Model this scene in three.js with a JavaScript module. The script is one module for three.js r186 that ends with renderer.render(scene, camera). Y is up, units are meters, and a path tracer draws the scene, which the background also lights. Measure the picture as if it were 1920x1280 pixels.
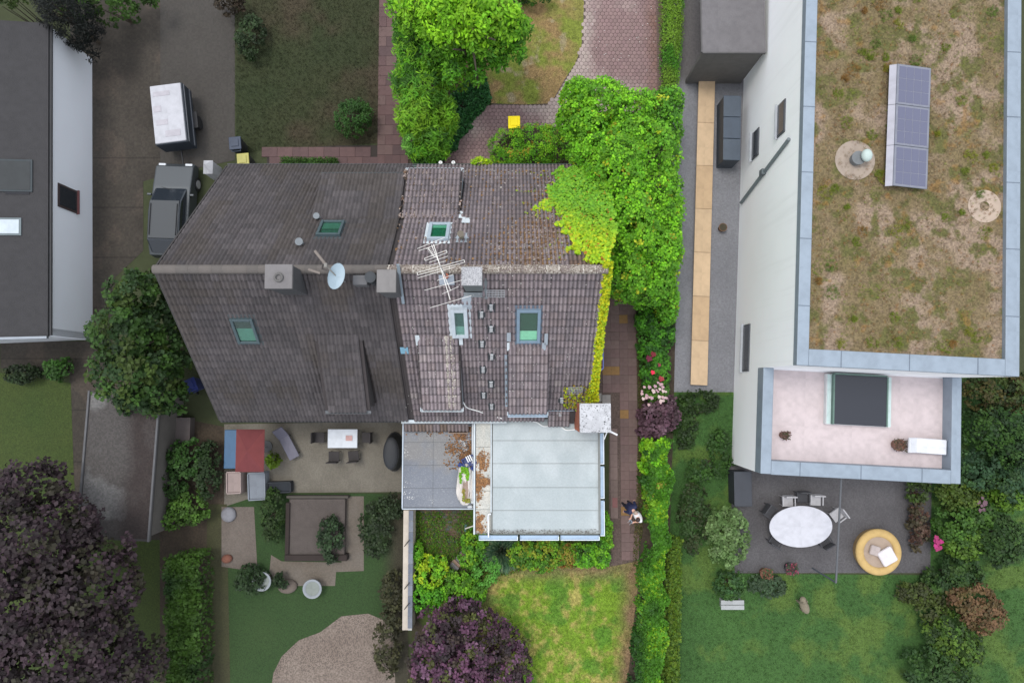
import * as THREE from 'three';
import { mergeGeometries, mergeVertices } from 'three/addons/utils/BufferGeometryUtils.js';
import { RoundedBoxGeometry } from 'three/addons/geometries/RoundedBoxGeometry.js';

// ---------------------------------------------------------------- camera, sky, sun, exposure
const scene = new THREE.Scene();
const CAM_H = 32, FOCAL = 1280, TILT = Math.atan(80 / 1280);
const camera = new THREE.PerspectiveCamera(2 * Math.atan(640 / FOCAL) * 180 / Math.PI, 1920 / 1280, 0.5, 900);
camera.position.set(0, CAM_H, 0);
camera.up.set(0, 0, -1);
camera.lookAt(0, 0, -CAM_H * Math.tan(TILT));
const renderer = new THREE.WebGLRenderer({ antialias: true });
renderer.setSize(1024, 682);
renderer.toneMapping = THREE.LinearToneMapping;
renderer.toneMappingExposure = 1.46;
renderer.shadowMap.enabled = true;
{ // overcast sky, brightest overhead
  const W = 128, H = 64, d = new Float32Array(W * H * 4);
  for (let j = 0; j < H; j++) for (let i = 0; i < W; i++) {
    const el = ((j + 0.5) / H - 0.5) * Math.PI, s = Math.sin(el), k = (j * W + i) * 4;
    const cl = 1 + 0.10 * Math.sin(i / W * Math.PI * 6 + j * 0.3) * Math.cos(j * 0.45 + i / W * Math.PI * 4);
    const L = s > 0 ? (0.69 + 0.37 * s) * cl : 0.2;
    d[k] = L * 0.94; d[k + 1] = L * 0.99; d[k + 2] = L * 1.09; d[k + 3] = 1;
  }
  const t = new THREE.DataTexture(d, W, H, THREE.RGBAFormat, THREE.FloatType);
  t.mapping = THREE.EquirectangularReflectionMapping; t.magFilter = THREE.LinearFilter; t.minFilter = THREE.LinearFilter;
  t.colorSpace = THREE.LinearSRGBColorSpace; t.needsUpdate = true;
  scene.background = t; scene.environment = t;
}
const sun = new THREE.DirectionalLight(new THREE.Color(1, 0.96, 0.9), 1.3);
sun.position.set(-15, 60, -14); sun.target.position.set(0, 0, -2);
sun.castShadow = true; sun.shadow.radius = 36; sun.shadow.mapSize.set(2048, 2048);
Object.assign(sun.shadow.camera, { left: -40, right: 40, top: 40, bottom: -40, near: 1, far: 140 });
scene.add(sun, sun.target);

// ---------------------------------------------------------------- helpers
let seed = 12345;
const rnd = () => { seed = (seed + 0x6d2b79f5) | 0; let t = Math.imul(seed ^ (seed >>> 15), 1 | seed); t = (t + Math.imul(t ^ (t >>> 7), 61 | t)) ^ t; return ((t ^ (t >>> 14)) >>> 0) / 4294967296; };
const rr = (a, b) => a + (b - a) * rnd(), pick = (a) => a[Math.floor(rnd() * a.length)];
const clamp = (x, a = 0, b = 1) => Math.min(b, Math.max(a, x)), lerp = (a, b, t) => a + (b - a) * t;
const smooth = (a, b, x) => { const t = clamp((x - a) / (b - a)); return t * t * (3 - 2 * t); };
const V = (x, y, z) => new THREE.Vector3(x, y, z);
const hash = (x, y) => { let h = Math.imul(x, 374761393) + Math.imul(y, 668265263) | 0; h = Math.imul(h ^ (h >>> 13), 1274126177); return ((h ^ (h >>> 16)) >>> 0) / 4294967296; };
function noise(x, y) {
  const xi = Math.floor(x), yi = Math.floor(y), u = x - xi, v = y - yi, a = u * u * (3 - 2 * u), b = v * v * (3 - 2 * v);
  return lerp(lerp(hash(xi, yi), hash(xi + 1, yi), a), lerp(hash(xi, yi + 1), hash(xi + 1, yi + 1), a), b);
}
const fbm = (x, y, o = 4) => { let s = 0, a = 0.5, n = 0; for (let i = 0; i < o; i++) { s += a * noise(x, y); n += a; a *= 0.5; x = x * 2.03 + 17.3; y = y * 2.03 + 9.1; } return s / n; };
// a point of the place from where the lens saw it: pixel of the 1920 x 1280 photograph and height above the ground
const rayDir = (px, py) => { const a = (px - 960) / FOCAL, b = (640 - py) / FOCAL, c = Math.cos(TILT), s = Math.sin(TILT); return V(a, -c + b * s, -s - b * c); };
const at = (px, py, h = 0) => { const d = rayDir(px, py), k = (h - CAM_H) / d.y; return V(d.x * k, h, d.z * k); };
const onPlane = (px, py, n, p0) => { const d = rayDir(px, py), o = V(0, CAM_H, 0); return o.clone().addScaledVector(d, n.dot(p0.clone().sub(o)) / n.dot(d)); };
const toSRGB = (c) => Math.round(255 * clamp(c <= 0.0031308 ? c * 12.92 : 1.055 * Math.pow(c, 1 / 2.4) - 0.055));
function tex(w, h, fn, srgb = true) { // fn(u, v) -> linear [r, g, b]
  const d = new Uint8Array(w * h * 4);
  for (let j = 0; j < h; j++) for (let i = 0; i < w; i++) {
    const c = fn((i + 0.5) / w, (j + 0.5) / h), k = (j * w + i) * 4;
    for (let q = 0; q < 3; q++) d[k + q] = srgb ? toSRGB(c[q]) : Math.round(255 * clamp(c[q]));
    d[k + 3] = 255;
  }
  const t = new THREE.DataTexture(d, w, h, THREE.RGBAFormat); if (srgb) t.colorSpace = THREE.SRGBColorSpace;
  t.wrapS = t.wrapT = THREE.RepeatWrapping; t.magFilter = THREE.LinearFilter; t.minFilter = THREE.LinearMipmapLinearFilter; t.generateMipmaps = true; t.needsUpdate = true;
  return t;
}
const mixc = (a, b, t) => [lerp(a[0], b[0], t), lerp(a[1], b[1], t), lerp(a[2], b[2], t)];
const scl = (a, k) => [a[0] * k, a[1] * k, a[2] * k];
const GRAIN = tex(512, 512, (u, v) => { const k = 0.55 + 0.45 * (0.6 * fbm(u * 9, v * 9, 4) + 0.4 * hash(u * 512 | 0, v * 512 | 0)) + 0.14; return [k, k, k]; });
GRAIN.repeat.set(0.5, 0.5);
const BUMP = tex(256, 256, (u, v) => { const k = 0.5 * fbm(u * 24, v * 24, 3) + 0.5 * hash(u * 256 | 0, v * 256 | 0); return [k, k, k]; }, false);
BUMP.repeat.set(1.2, 1.2);
const mats = {};
function mat(r, g, b, rough = 0.9, o = {}) { // grained solid colour
  const key = [r, g, b, rough, JSON.stringify(o)].join();
  if (mats[key]) return mats[key];
  const { plain, bump = 0.004, ...rest } = o;
  const m = new THREE.MeshStandardMaterial({ color: new THREE.Color().setRGB(r, g, b), roughness: rough, ...rest });
  if (!plain) { m.map = GRAIN; m.bumpMap = BUMP; m.bumpScale = bump; }
  return (mats[key] = m);
}
const names = {};
const numbered = (n) => { names[n] = (names[n] || 0) + 1; return names[n] === 1 ? n : `${n}_${String(names[n] - 1).padStart(3, '0')}`; };
function shade(o) { o.castShadow = o.receiveShadow = true; return o; }
function tag(o, label, category, group) { o.userData.label = label; o.userData.category = category; if (group) o.userData.group = group; return o; }
function thing(name, label, category, p = V(0, 0, 0), turn = 0, group) {
  const o = new THREE.Group(); o.name = numbered(name); o.position.copy(p); o.rotation.y = turn; scene.add(o);
  return tag(o, label, category, group);
}
function prep(g) { // metre-scaled uv from position and facing
  g = g.index ? g.toNonIndexed() : g;
  if (!g.attributes.normal) g.computeVertexNormals();
  const p = g.attributes.position, n = g.attributes.normal, uv = new Float32Array(p.count * 2);
  for (let i = 0; i < p.count; i++) {
    const ax = Math.abs(n.getX(i)), ay = Math.abs(n.getY(i)), az = Math.abs(n.getZ(i));
    const [a, b] = ay >= ax && ay >= az ? [p.getX(i), p.getZ(i)] : ax >= az ? [p.getZ(i), p.getY(i)] : [p.getX(i), p.getY(i)];
    uv[i * 2] = a; uv[i * 2 + 1] = b;
  }
  g.setAttribute('uv', new THREE.BufferAttribute(uv, 2));
  for (const k of Object.keys(g.attributes)) if (!['position', 'normal', 'uv', 'color'].includes(k)) g.deleteAttribute(k);
  return g;
}
function part(name, geos, m, parent, extra) {
  const g = Array.isArray(geos) ? (geos.length === 1 ? prep(geos[0]) : mergeGeometries(geos.map(prep))) : geos;
  const o = shade(new THREE.Mesh(g, m)); o.name = name; parent.add(o);
  if (extra) Object.assign(o.userData, extra);
  return o;
}
function solo(name, geos, m, label, category, group) { const o = part(numbered(name), geos, m, scene); return tag(o, label, category, group); }
function struct(name, geos, m) { const o = part(numbered(name), geos, m, scene); o.userData.kind = 'structure'; return o; }
const box = (w, h, d, x = 0, y = 0, z = 0, ry = 0, rx = 0, rz = 0) => new THREE.BoxGeometry(w, h, d).applyMatrix4(new THREE.Matrix4().compose(V(x, y, z), new THREE.Quaternion().setFromEuler(new THREE.Euler(rx, ry, rz, 'YXZ')), V(1, 1, 1)));
const rbox = (w, h, d, r, x = 0, y = 0, z = 0, ry = 0) => new RoundedBoxGeometry(w, h, d, 2, Math.min(r, w / 2.01, h / 2.01, d / 2.01)).rotateY(ry).translate(x, y, z);
const cyl = (r0, r1, h, x = 0, y = 0, z = 0, n = 14) => new THREE.CylinderGeometry(r0, r1, h, n).translate(x, y + h / 2, z);
function bar(p, q, r0, r1 = r0, n = 7) {
  const d = q.clone().sub(p), L = d.length();
  return new THREE.CylinderGeometry(r1, r0, L, n).translate(0, L / 2, 0).applyQuaternion(new THREE.Quaternion().setFromUnitVectors(V(0, 1, 0), d.normalize())).translate(p.x, p.y, p.z);
}
const tube = (pts, r, n = 40, k = 6) => new THREE.TubeGeometry(new THREE.CatmullRomCurve3(pts), n, r, k);
const ball = (r, x, y, z, sx = 1, sy = 1, sz = 1, d = 1) => new THREE.IcosahedronGeometry(r, d).scale(sx, sy, sz).translate(x, y, z);
// a flat polygon (points with x and z) as a slab between two heights, standing on the ground plan
function slab(pts, y0, y1) {
  const s = new THREE.Shape(pts.map((p) => new THREE.Vector2(p.x, -p.z)));
  return new THREE.ExtrudeGeometry(s, { depth: y1 - y0, bevelEnabled: false }).rotateX(-Math.PI / 2).translate(0, y0, 0);
}
const sheet = (pts, y) => new THREE.ShapeGeometry(new THREE.Shape(pts.map((p) => new THREE.Vector2(p.x, -p.z)))).rotateX(-Math.PI / 2).translate(0, y, 0);
const poly = (list, h = 0) => list.map(([x, y]) => at(x, y, h));
function inside(pts, x, z) { let c = false; for (let i = 0, j = pts.length - 1; i < pts.length; j = i++) if ((pts[i].z > z) !== (pts[j].z > z) && x < (pts[j].x - pts[i].x) * (z - pts[i].z) / (pts[j].z - pts[i].z) + pts[i].x) c = !c; return c; }
const bounds = (pts) => ({ x0: Math.min(...pts.map((p) => p.x)), x1: Math.max(...pts.map((p) => p.x)), z0: Math.min(...pts.map((p) => p.z)), z1: Math.max(...pts.map((p) => p.z)) });
// a polygon of ground with a colour map computed over the place it covers
function patch(name, pts, y, res, fn, rough = 0.95, bump = 0.02, kind = 'structure', parent = scene) {
  const b = bounds(pts), w = b.x1 - b.x0, d = b.z1 - b.z0, k = res / Math.max(w, d);
  const t = tex(Math.max(8, Math.round(w * k)), Math.max(8, Math.round(d * k)), (u, v) => fn(b.x0 + u * w, b.z0 + v * d));
  t.wrapS = t.wrapT = THREE.ClampToEdgeWrapping;
  const g = sheet(pts, y), p = g.attributes.position, uv = g.attributes.uv;
  for (let i = 0; i < p.count; i++) uv.setXY(i, (p.getX(i) - b.x0) / w, (p.getZ(i) - b.z0) / d);
  const bm = BUMP.clone(); bm.repeat.set(w * 1.7, d * 1.7); bm.needsUpdate = true;
  const o = shade(new THREE.Mesh(g, new THREE.MeshStandardMaterial({ map: t, roughness: rough, bumpMap: bm, bumpScale: bump })));
  o.name = parent === scene ? numbered(name) : name; parent.add(o); if (kind) o.userData.kind = kind;
  return o;
}
// ---------------------------------------------------------------- leaves
const leafGeo = (w, fold = 0.12) => { const g = new THREE.BufferGeometry(); g.setAttribute('position', new THREE.Float32BufferAttribute([0, 0, -0.5, -w / 2, fold, 0, 0, 0, 0.5, w / 2, fold, 0], 3)); g.setIndex([0, 1, 2, 0, 2, 3]); g.computeVertexNormals(); return g; };
const LEAF = { broad: leafGeo(0.78), mid: leafGeo(0.5), thin: leafGeo(0.22, 0.05), blade: leafGeo(0.1, 0.02) };
const leafMat = new THREE.MeshPhysicalMaterial({ color: 0xffffff, roughness: 0.62, transmission: 0.28, thickness: 0, side: THREE.DoubleSide, specularIntensity: 0.5 });
const leafMatV = leafMat.clone(); leafMatV.vertexColors = true;
const dryMat = new THREE.MeshStandardMaterial({ color: 0xffffff, roughness: 0.9, side: THREE.DoubleSide });
const _m = new THREE.Matrix4(), _x = V(0, 0, 0), _z = V(0, 0, 0), _c = new THREE.Color();
function leaves(name, list, geo, parent, m = leafMat, extra) { // list of {p, n, s, c}
  if (!(extra && extra.kind)) return foliageMesh(name, list, geo, parent);
  const o = shade(new THREE.InstancedMesh(geo, m, list.length));
  list.forEach((l, i) => {
    const n = l.n.normalize();
    _x.set(rnd() - 0.5, rnd() - 0.5, rnd() - 0.5).cross(n).normalize(); if (l.t) _x.copy(l.t).cross(n).normalize(); _z.crossVectors(_x, n);
    _m.makeBasis(_x.multiplyScalar(l.s), n.clone().multiplyScalar(l.s), _z.multiplyScalar(l.s)).setPosition(l.p);
    o.setMatrixAt(i, _m); o.setColorAt(i, _c.setRGB(...l.c));
  });
  o.name = name; parent.add(o); if (extra) Object.assign(o.userData, extra);
  return o;
}
function foliageMesh(name, list, geo, parent) { // all leaves of one plant as one mesh
  const P = geo.attributes.position, N = geo.attributes.normal, I = geo.index.array, k = P.count, n = list.length;
  const pos = new Float32Array(n * k * 3), nor = new Float32Array(n * k * 3), col = new Float32Array(n * k * 3), idx = new Uint32Array(n * I.length);
  list.forEach((l, i) => {
    const y = l.n.normalize();
    if (l.z) _z.copy(l.z); else { _x.set(rnd() - 0.5, rnd() - 0.5, rnd() - 0.5).cross(y).normalize(); _z.crossVectors(_x, y); }
    _x.crossVectors(y, _z).normalize();
    for (let v = 0; v < k; v++) for (let q = 0; q < 3; q++) {
      const X = _x.getComponent(q), Y = y.getComponent(q), Z = _z.getComponent(q), at_ = (i * k + v) * 3 + q;
      pos[at_] = l.p.getComponent(q) + l.s * (X * P.getX(v) + Y * P.getY(v) + Z * P.getZ(v)); nor[at_] = X * N.getX(v) + Y * N.getY(v) + Z * N.getZ(v); col[at_] = l.c[q];
    }
    for (let v = 0; v < I.length; v++) idx[i * I.length + v] = I[v] + i * k;
  });
  const g = new THREE.BufferGeometry(); g.setAttribute('position', new THREE.BufferAttribute(pos, 3)); g.setAttribute('normal', new THREE.BufferAttribute(nor, 3)); g.setAttribute('color', new THREE.BufferAttribute(col, 3)); g.setIndex(new THREE.BufferAttribute(idx, 1));
  const o = shade(new THREE.Mesh(g, leafMatV)); o.name = name; parent.add(o); return o;
}
const sphereDir = () => { const y = rr(-1, 1), a = rr(0, 6.2832), r = Math.sqrt(1 - y * y); return V(r * Math.cos(a), y, r * Math.sin(a)); };
const jitter = (c, k) => { const f = 1 + k * (rnd() - 0.5); return [c[0] * f, c[1] * f * (1 + 0.2 * k * (rnd() - 0.5)), c[2] * f]; };
// clumps of leaves over ellipsoids [x, y, z, rx, ry, rz]
function crown(blobs, n, size, pal, o = {}) {
  const { clump = 0.35, perClump = 26, low = -0.25, inner = 0.25, vary = 0.5, tint = null, flat = 0.6, rough = 0.16 } = o;
  const area = blobs.map((b) => Math.pow((Math.pow(b[3] * b[4], 1.6) + Math.pow(b[3] * b[5], 1.6) + Math.pow(b[4] * b[5], 1.6)) / 3, 0.625)), tot = area.reduce((a, b) => a + b);
  const out = [], deep = (p, q) => blobs.some((b) => b !== q && ((p.x - b[0]) / b[3]) ** 2 + ((p.y - b[1]) / b[4]) ** 2 + ((p.z - b[2]) / b[5]) ** 2 < 0.62);
  blobs.forEach((b, bi) => {
    const clumps = Math.round(n * area[bi] / tot / perClump);
    for (let k = 0; k < clumps; k++) {
      let d = sphereDir(); for (let q = 0; q < 8 && d.y < low; q++) d = sphereDir();
      const core = rnd() < inner, f = core ? rr(0.5, 0.85) : 1 + rr(-rough, rough * 0.6);
      const c = V(b[0] + d.x * b[3] * f, b[1] + d.y * b[4] * f, b[2] + d.z * b[5] * f);
      if (!core && deep(c, b)) { if (rnd() < 0.7) continue; }
      if (c.y < 0.1) c.y = rr(0.1, 0.4);
      const nn = V(d.x / b[3], d.y / b[4], d.z / b[5]).normalize(), tone = jitter(tint ? tint(c, pal) : pick(pal), vary);
      for (let q = 0; q < perClump; q++) {
        const off = sphereDir().multiplyScalar(clump * Math.pow(rnd(), 0.5)); off.addScaledVector(nn, -0.45 * off.dot(nn));
        const p = c.clone().add(off); if (p.y < 0.03) p.y = rr(0.03, 0.15);
        const nr = nn.clone().multiplyScalar(0.55).add(V(0, flat, 0)).add(sphereDir().multiplyScalar(0.75)); if (nr.y < 0) nr.y *= -0.4;
        out.push({ p, n: nr, s: size * rr(0.65, 1.3), c: jitter(tone, 0.35) });
      }
    }
  });
  return out;
}
const barkMat = mat(0.09, 0.07, 0.05, 0.95, { bump: 0.03 });
function stems(p, h, r, n, spread, y0 = 0) { // tapered trunk with limbs
  const g = [bar(V(p.x, y0, p.z), V(p.x, h * 0.6, p.z), r, r * 0.7, 9)];
  for (let i = 0; i < n; i++) { const a = i / n * 6.283 + rr(-0.3, 0.3), s = spread * rr(0.5, 0.95), b = V(p.x, h * rr(0.3, 0.6), p.z), e = V(p.x + Math.cos(a) * s, h * rr(0.75, 0.98), p.z + Math.sin(a) * s), mid = b.clone().lerp(e, 0.5).add(V(0, 0.12 * h, 0)); g.push(bar(b, mid, r * 0.5, r * 0.35, 6), bar(mid, e, r * 0.35, r * 0.12, 6)); }
  return g;
}
function bush(name, label, category, blobs, n, size, pal, o = {}, group) {
  const c = blobs.reduce((a, b) => a.add(V(b[0], 0, b[2])), V(0, 0, 0)).multiplyScalar(1 / blobs.length), hi = Math.max(...blobs.map((b) => b[1] + b[4] * 0.6)), wide = Math.max(...blobs.map((b) => b[3]));
  const t = thing(name, label, category, c, 0, group);
  const local = blobs.map((b) => [b[0] - c.x, b[1], b[2] - c.z, b[3], b[4], b[5]]);
  part(o.trunk ? 'trunk' : 'stems', o.trunk ? stems(V(0, 0, 0), hi, o.trunk, o.limbs || 7, wide * 0.9) : [0, 1, 2, 3, 4].map((i) => bar(V(rr(-0.1, 0.1), 0, rr(-0.1, 0.1)), V(Math.cos(i * 1.3) * wide * 0.5, hi * 0.8, Math.sin(i * 1.3) * wide * 0.5), 0.035, 0.015, 6)), barkMat, t);
  const tint = o.tint; const oo = tint ? { ...o, tint: (p, q) => tint(V(p.x + c.x, p.y, p.z + c.z), q) } : o;
  const L = leaves(o.trunk ? 'crown' : 'foliage', crown(local, n, size, pal, oo), o.leaf || LEAF.mid, t);
  return t;
}
// blob from pixels: centre, radii in pixels at the height of its middle
const blob = (px, py, rx, ry, top, base = 0) => { const y = (top + base) / 2, p = at(px, py, y), k = (CAM_H - y) / FOCAL; return [p.x, y, p.z, rx * k, (top - base) / 2, ry * k]; };
function scatter(name, pts, n, size, pal, geo, parent, y = 0.02, o = {}) { // single leaves or tufts over a polygon
  const b = bounds(pts), out = [];
  for (let i = 0; i < n * 3 && out.length < n; i++) {
    const x = rr(b.x0, b.x1), z = rr(b.z0, b.z1); if (!inside(pts, x, z)) continue;
    if (o.where && rnd() > o.where(x, z)) continue;
    const up = o.up ?? 1;
    out.push({ p: V(x, y + rr(0, o.high || 0.05), z), n: V(rr(-1, 1), rr(0.2, 1) * up + 0.15, rr(-1, 1)), s: size * rr(0.6, 1.4), c: jitter(o.tint ? o.tint(x, z) : pick(pal), o.vary ?? 0.5) });
  }
  return leaves(name, out, geo, parent, o.mat || leafMat, { kind: 'stuff' });
}
function tuftGeo() { const p = [], idx = []; for (let i = 0; i < 5; i++) { const a = i * 1.256 + 0.3, c = Math.cos(a), s = Math.sin(a); p.push(c * 0.1 - s * 0.06, 0, s * 0.1 + c * 0.06, c * 0.1 + s * 0.06, 0, s * 0.1 - c * 0.06, c * 0.55, 0.75, s * 0.55); idx.push(i * 3, i * 3 + 1, i * 3 + 2); } const g = new THREE.BufferGeometry(); g.setAttribute('position', new THREE.Float32BufferAttribute(p, 3)); g.setIndex(idx); g.computeVertexNormals(); return g; }
const TUFT = tuftGeo();
function turf(name, label, pts, n, size, tint) {
  const b = bounds(pts), out = [];
  for (let i = 0; i < n * 3 && out.length < n; i++) { const x = rr(b.x0, b.x1), z = rr(b.z0, b.z1); if (!inside(pts, x, z)) continue; out.push({ p: V(x + rr(-0.13, 0.13), 0.0, z + rr(-0.13, 0.13)), n: V(rr(-0.25, 0.25), 1, rr(-0.25, 0.25)), s: size * rr(0.6, 1.3), c: jitter(tint(x, z), 0.55) }); }
  const o = leaves(numbered(name), out, TUFT, scene, dryMat, { kind: 'stuff', label });
  o.userData.category = 'grass';
  return o;
}
// ---------------------------------------------------------------- ground
const named = (o, label, category) => tag(o, label, category);
named(struct('ground', [sheet([V(-400, 0, -400), V(400, 0, -400), V(400, 0, 400), V(-400, 0, 400)], -0.012)], mat(0.05, 0.06, 0.025, 1, { bump: 0.02 })), 'dark earth and rough grass under all the gardens', 'ground');
const soilC = (x, z) => mixc([0.035, 0.026, 0.018], [0.075, 0.055, 0.036], fbm(x * 2.2, z * 2.2)).map((c) => c * (0.75 + 0.5 * hash(x * 40 | 0, z * 40 | 0)));
const speck = (x, z, k = 30) => hash(Math.floor(x * k) + 999, Math.floor(z * k) + 77);
const rect = (x0, y0, x1, y1, h = 0) => poly([[x0, y0], [x1, y0], [x1, y1], [x0, y1]], h);
// --- street side, house on the far left
named(patch('driveway', poly([[120, -80], [302, -80], [302, 330], [268, 340], [268, 470], [215, 520], [205, 700], [300, 740], [300, 1012], [120, 1012], [130, 700], [0, 690], [0, 640], [176, 640]]), 0, 512,
  (x, z) => mixc(mixc([0.032, 0.026, 0.02], [0.064, 0.054, 0.043], fbm(x * 0.6, z * 0.6)), [0.075, 0.058, 0.045], smooth(0.6, 0.72, fbm(x * 0.9 + 30, z * 0.7)) * 0.6).map((c) => c * (0.8 + 0.4 * speck(x, z, 14)) * (Math.abs(((z + 60) % 2.4) - 1.2) < 0.018 ? 0.6 : 1))), 'brown-grey driveway beside the white side wall', 'driveway');
named(patch('forecourt', poly([[300, -80], [440, -80], [440, 300], [300, 330]]), 0.004, 512,
  (x, z) => mixc([0.05, 0.044, 0.038], [0.066, 0.06, 0.053], fbm(x * 0.5, z * 0.5)).map((c) => c * (0.9 + 0.2 * speck(x, z, 12)))), 'plain grey forecourt where the trailer stands', 'forecourt');
const lawnNW = poly([[442, -80], [714, -80], [714, 268], [500, 280], [442, 290]]);
const oliveC = (x, z) => mixc(mixc([0.02, 0.032, 0.008], [0.034, 0.036, 0.012], fbm(x * 0.5 + 3, z * 0.5)), [0.045, 0.035, 0.018], smooth(0.5, 0.75, fbm(x * 0.35, z * 0.35 + 8)));
named(patch('lawn', lawnNW, 0.004, 512, (x, z) => oliveC(x, z).map((c) => c * (0.7 + 0.6 * speck(x, z)))), 'dull olive front lawn left of the slab path', 'lawn');
named(patch('lawn', poly([[-60, 690], [132, 718], [138, 900], [150, 1012], [310, 1012], [318, 1320], [-60, 1320]]), 0.004, 512, (x, z) => mixc([0.032, 0.058, 0.009], [0.052, 0.07, 0.013], fbm(x * 0.6, z * 0.6)).map((c) => c * (0.7 + 0.6 * speck(x, z)))), 'shady lawn under the copper-leaved tree', 'lawn');
named(patch('flower_bed', poly([[298, 775], [420, 800], [420, 950], [395, 1320], [300, 1320]]), 0.006, 256, soilC), 'overgrown bed between the garage and the patio', 'flower bed');
named(patch('path', poly([[388, 945], [425, 945], [432, 1320], [385, 1320]]), 0.010, 256, (x, z) => mixc([0.045, 0.04, 0.02], [0.05, 0.055, 0.02], fbm(x, z)).map((c) => c * (0.8 + 0.4 * speck(x, z)))), 'worn earth path beside the tall green hedge', 'path');
named(patch('lawn', poly([[420, 925], [762, 925], [766, 1320], [428, 1320]]), 0.004, 512, (x, z) => mixc(mixc([0.022, 0.052, 0.012], [0.03, 0.06, 0.015], fbm(x * 0.7, z * 0.7)), [0.045, 0.04, 0.025], smooth(-6.2, -5.2, x)).map((c) => c * (0.75 + 0.5 * speck(x, z)))), 'dark green back lawn behind the stone pots', 'lawn');
const patioW = poly([[420, 795], [756, 790], [756, 922], [498, 924], [420, 950]]);
named(patch('patio', patioW, 0.008, 512, (x, z) => { const j = Math.min(Math.abs(((x + 40) % 0.6) - 0.3), Math.abs(((z + 40) % 0.6) - 0.3)); return mixc([0.135, 0.12, 0.095], [0.19, 0.172, 0.14], fbm(x, z)).map((c) => c * (0.9 + 0.2 * speck(x, z, 20)) * (hash(Math.floor((x + 40) / 0.6), Math.floor((z + 40) / 0.6)) * 0.12 + 0.94)); }), 'beige slab terrace behind the left half of the house', 'patio');
named(patch('gravel_area', poly([[505, 1320], [512, 1262], [528, 1230], [560, 1200], [600, 1185], [640, 1155], [690, 1150], [738, 1170], [742, 1320]]), 0.008, 512, (x, z) => mixc([0.14, 0.108, 0.088], [0.22, 0.178, 0.148], fbm(x * 1.3, z * 1.3)).map((c) => c * (0.65 + 0.7 * speck(x, z, 22)))), 'rounded area of beige gravel at the end of the back lawn', 'gravel');
named(patch('path', poly([[415, 950], [476, 950], [482, 1062], [470, 1070], [415, 1062]]), 0.012, 256, (x, z) => mixc([0.12, 0.095, 0.08], [0.16, 0.135, 0.115], fbm(x * 1.5, z * 1.5)).map((c) => c * (0.9 + 0.2 * speck(x, z, 18)))), 'pale pinkish paved strip next to the raised bed', 'path');
named(patch('path', poly([[508, 1040], [528, 1052], [640, 1054], [640, 930], [682, 930], [682, 1070], [630, 1072], [628, 1098], [520, 1098], [505, 1070]]), 0.012, 256, (x, z) => mixc([0.13, 0.105, 0.08], [0.15, 0.13, 0.11], fbm(x * 1.5, z * 1.5)).map((c) => c * (0.9 + 0.2 * speck(x, z, 18)))), 'pale paving wrapped round the raised bed', 'path');
// --- middle plot, street side
const drive = poly([[1096, -60], [1094, 40], [1090, 90], [1078, 120], [1058, 150], [1040, 182], [1028, 194], [985, 196], [925, 194], [905, 206], [880, 232], [855, 270], [822, 318], [905, 318], [920, 288], [945, 255], [985, 240], [1070, 236], [1070, 210], [1238, 210], [1240, 170], [1242, -60]]);
const driveway = named(struct('driveway', [sheet(drive, 0.0)], mat(0.11, 0.085, 0.075, 0.95, { bump: 0.01 })), 'curved driveway of small hexagonal pavers in front of the house', 'driveway');
const paverCol = (x, z) => { const worn = smooth(0.42, 0.72, fbm(x * 0.38 + 5, z * 0.38 + 2)) * smooth(7.6, 5.0, x), rust = smooth(6.2, 6.9, x) * 0.8; let c = mixc([0.235, 0.155, 0.15], [0.36, 0.29, 0.265], worn); c = mixc(c, [0.20, 0.095, 0.06], rust * fbm(x * 2, z * 2)); return c; };
{ // hexagonal pavers, about 20 cm across
  const g = new THREE.CylinderGeometry(0.110, 0.115, 0.05, 6, 1).translate(0, 0.0, 0), b = bounds(drive), list = [], w = 0.205, dz = w * 0.866;
  for (let r = 0, z = b.z0; z < b.z1; z += dz, r++) for (let x = b.x0 + (r % 2) * w / 2; x < b.x1; x += w) if (inside(drive, x, z)) list.push([x, z]);
  const pm = new THREE.MeshStandardMaterial({ color: 0xffffff, roughness: 0.9, map: GRAIN, bumpMap: BUMP, bumpScale: 0.003 });
  const o = shade(new THREE.InstancedMesh(g, pm, list.length));
  list.forEach(([x, z], i) => { o.setMatrixAt(i, _m.compose(V(x, 0.012 + rr(-0.006, 0.004), z), new THREE.Quaternion().setFromEuler(new THREE.Euler(rr(-0.02, 0.02), 0, rr(-0.02, 0.02))), V(1, 1, 1))); o.setColorAt(i, _c.setRGB(...jitter(paverCol(x, z), 0.2))); });
  o.name = 'hexagonal_pavers'; o.userData.kind = 'stuff'; driveway.add(o);
  const eg = [], e0 = at(1232, 0), n = 120; // row of edging bricks along the hedge
  for (let i = 0; i < n; i++) eg.push(box(0.2, 0.06, 0.088, at(1234, 0).x + rr(-0.006, 0.006), 0.02, at(1234, -60).z + i * 0.098));
  part('edging_bricks', eg, mat(0.14, 0.095, 0.08, 0.9), driveway, { kind: 'stuff' });
  const pg = []; for (let i = 0; i < 46; i++) { const p = at(rr(1100, 1235), rr(-10, 200)); if (inside(drive, p.x, p.z)) pg.push(ball(0.022, p.x, 0.045, p.z, 1, 0.5, 1, 0)); }
  part('pebbles', pg, mat(0.6, 0.58, 0.55), driveway, { kind: 'stuff' });
}
const frontLawn = poly([[1096, -60], [1094, 40], [1090, 90], [1078, 120], [1058, 150], [1040, 182], [1028, 194], [985, 196], [925, 194], [860, 190], [830, 100], [830, -60]]);
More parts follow.
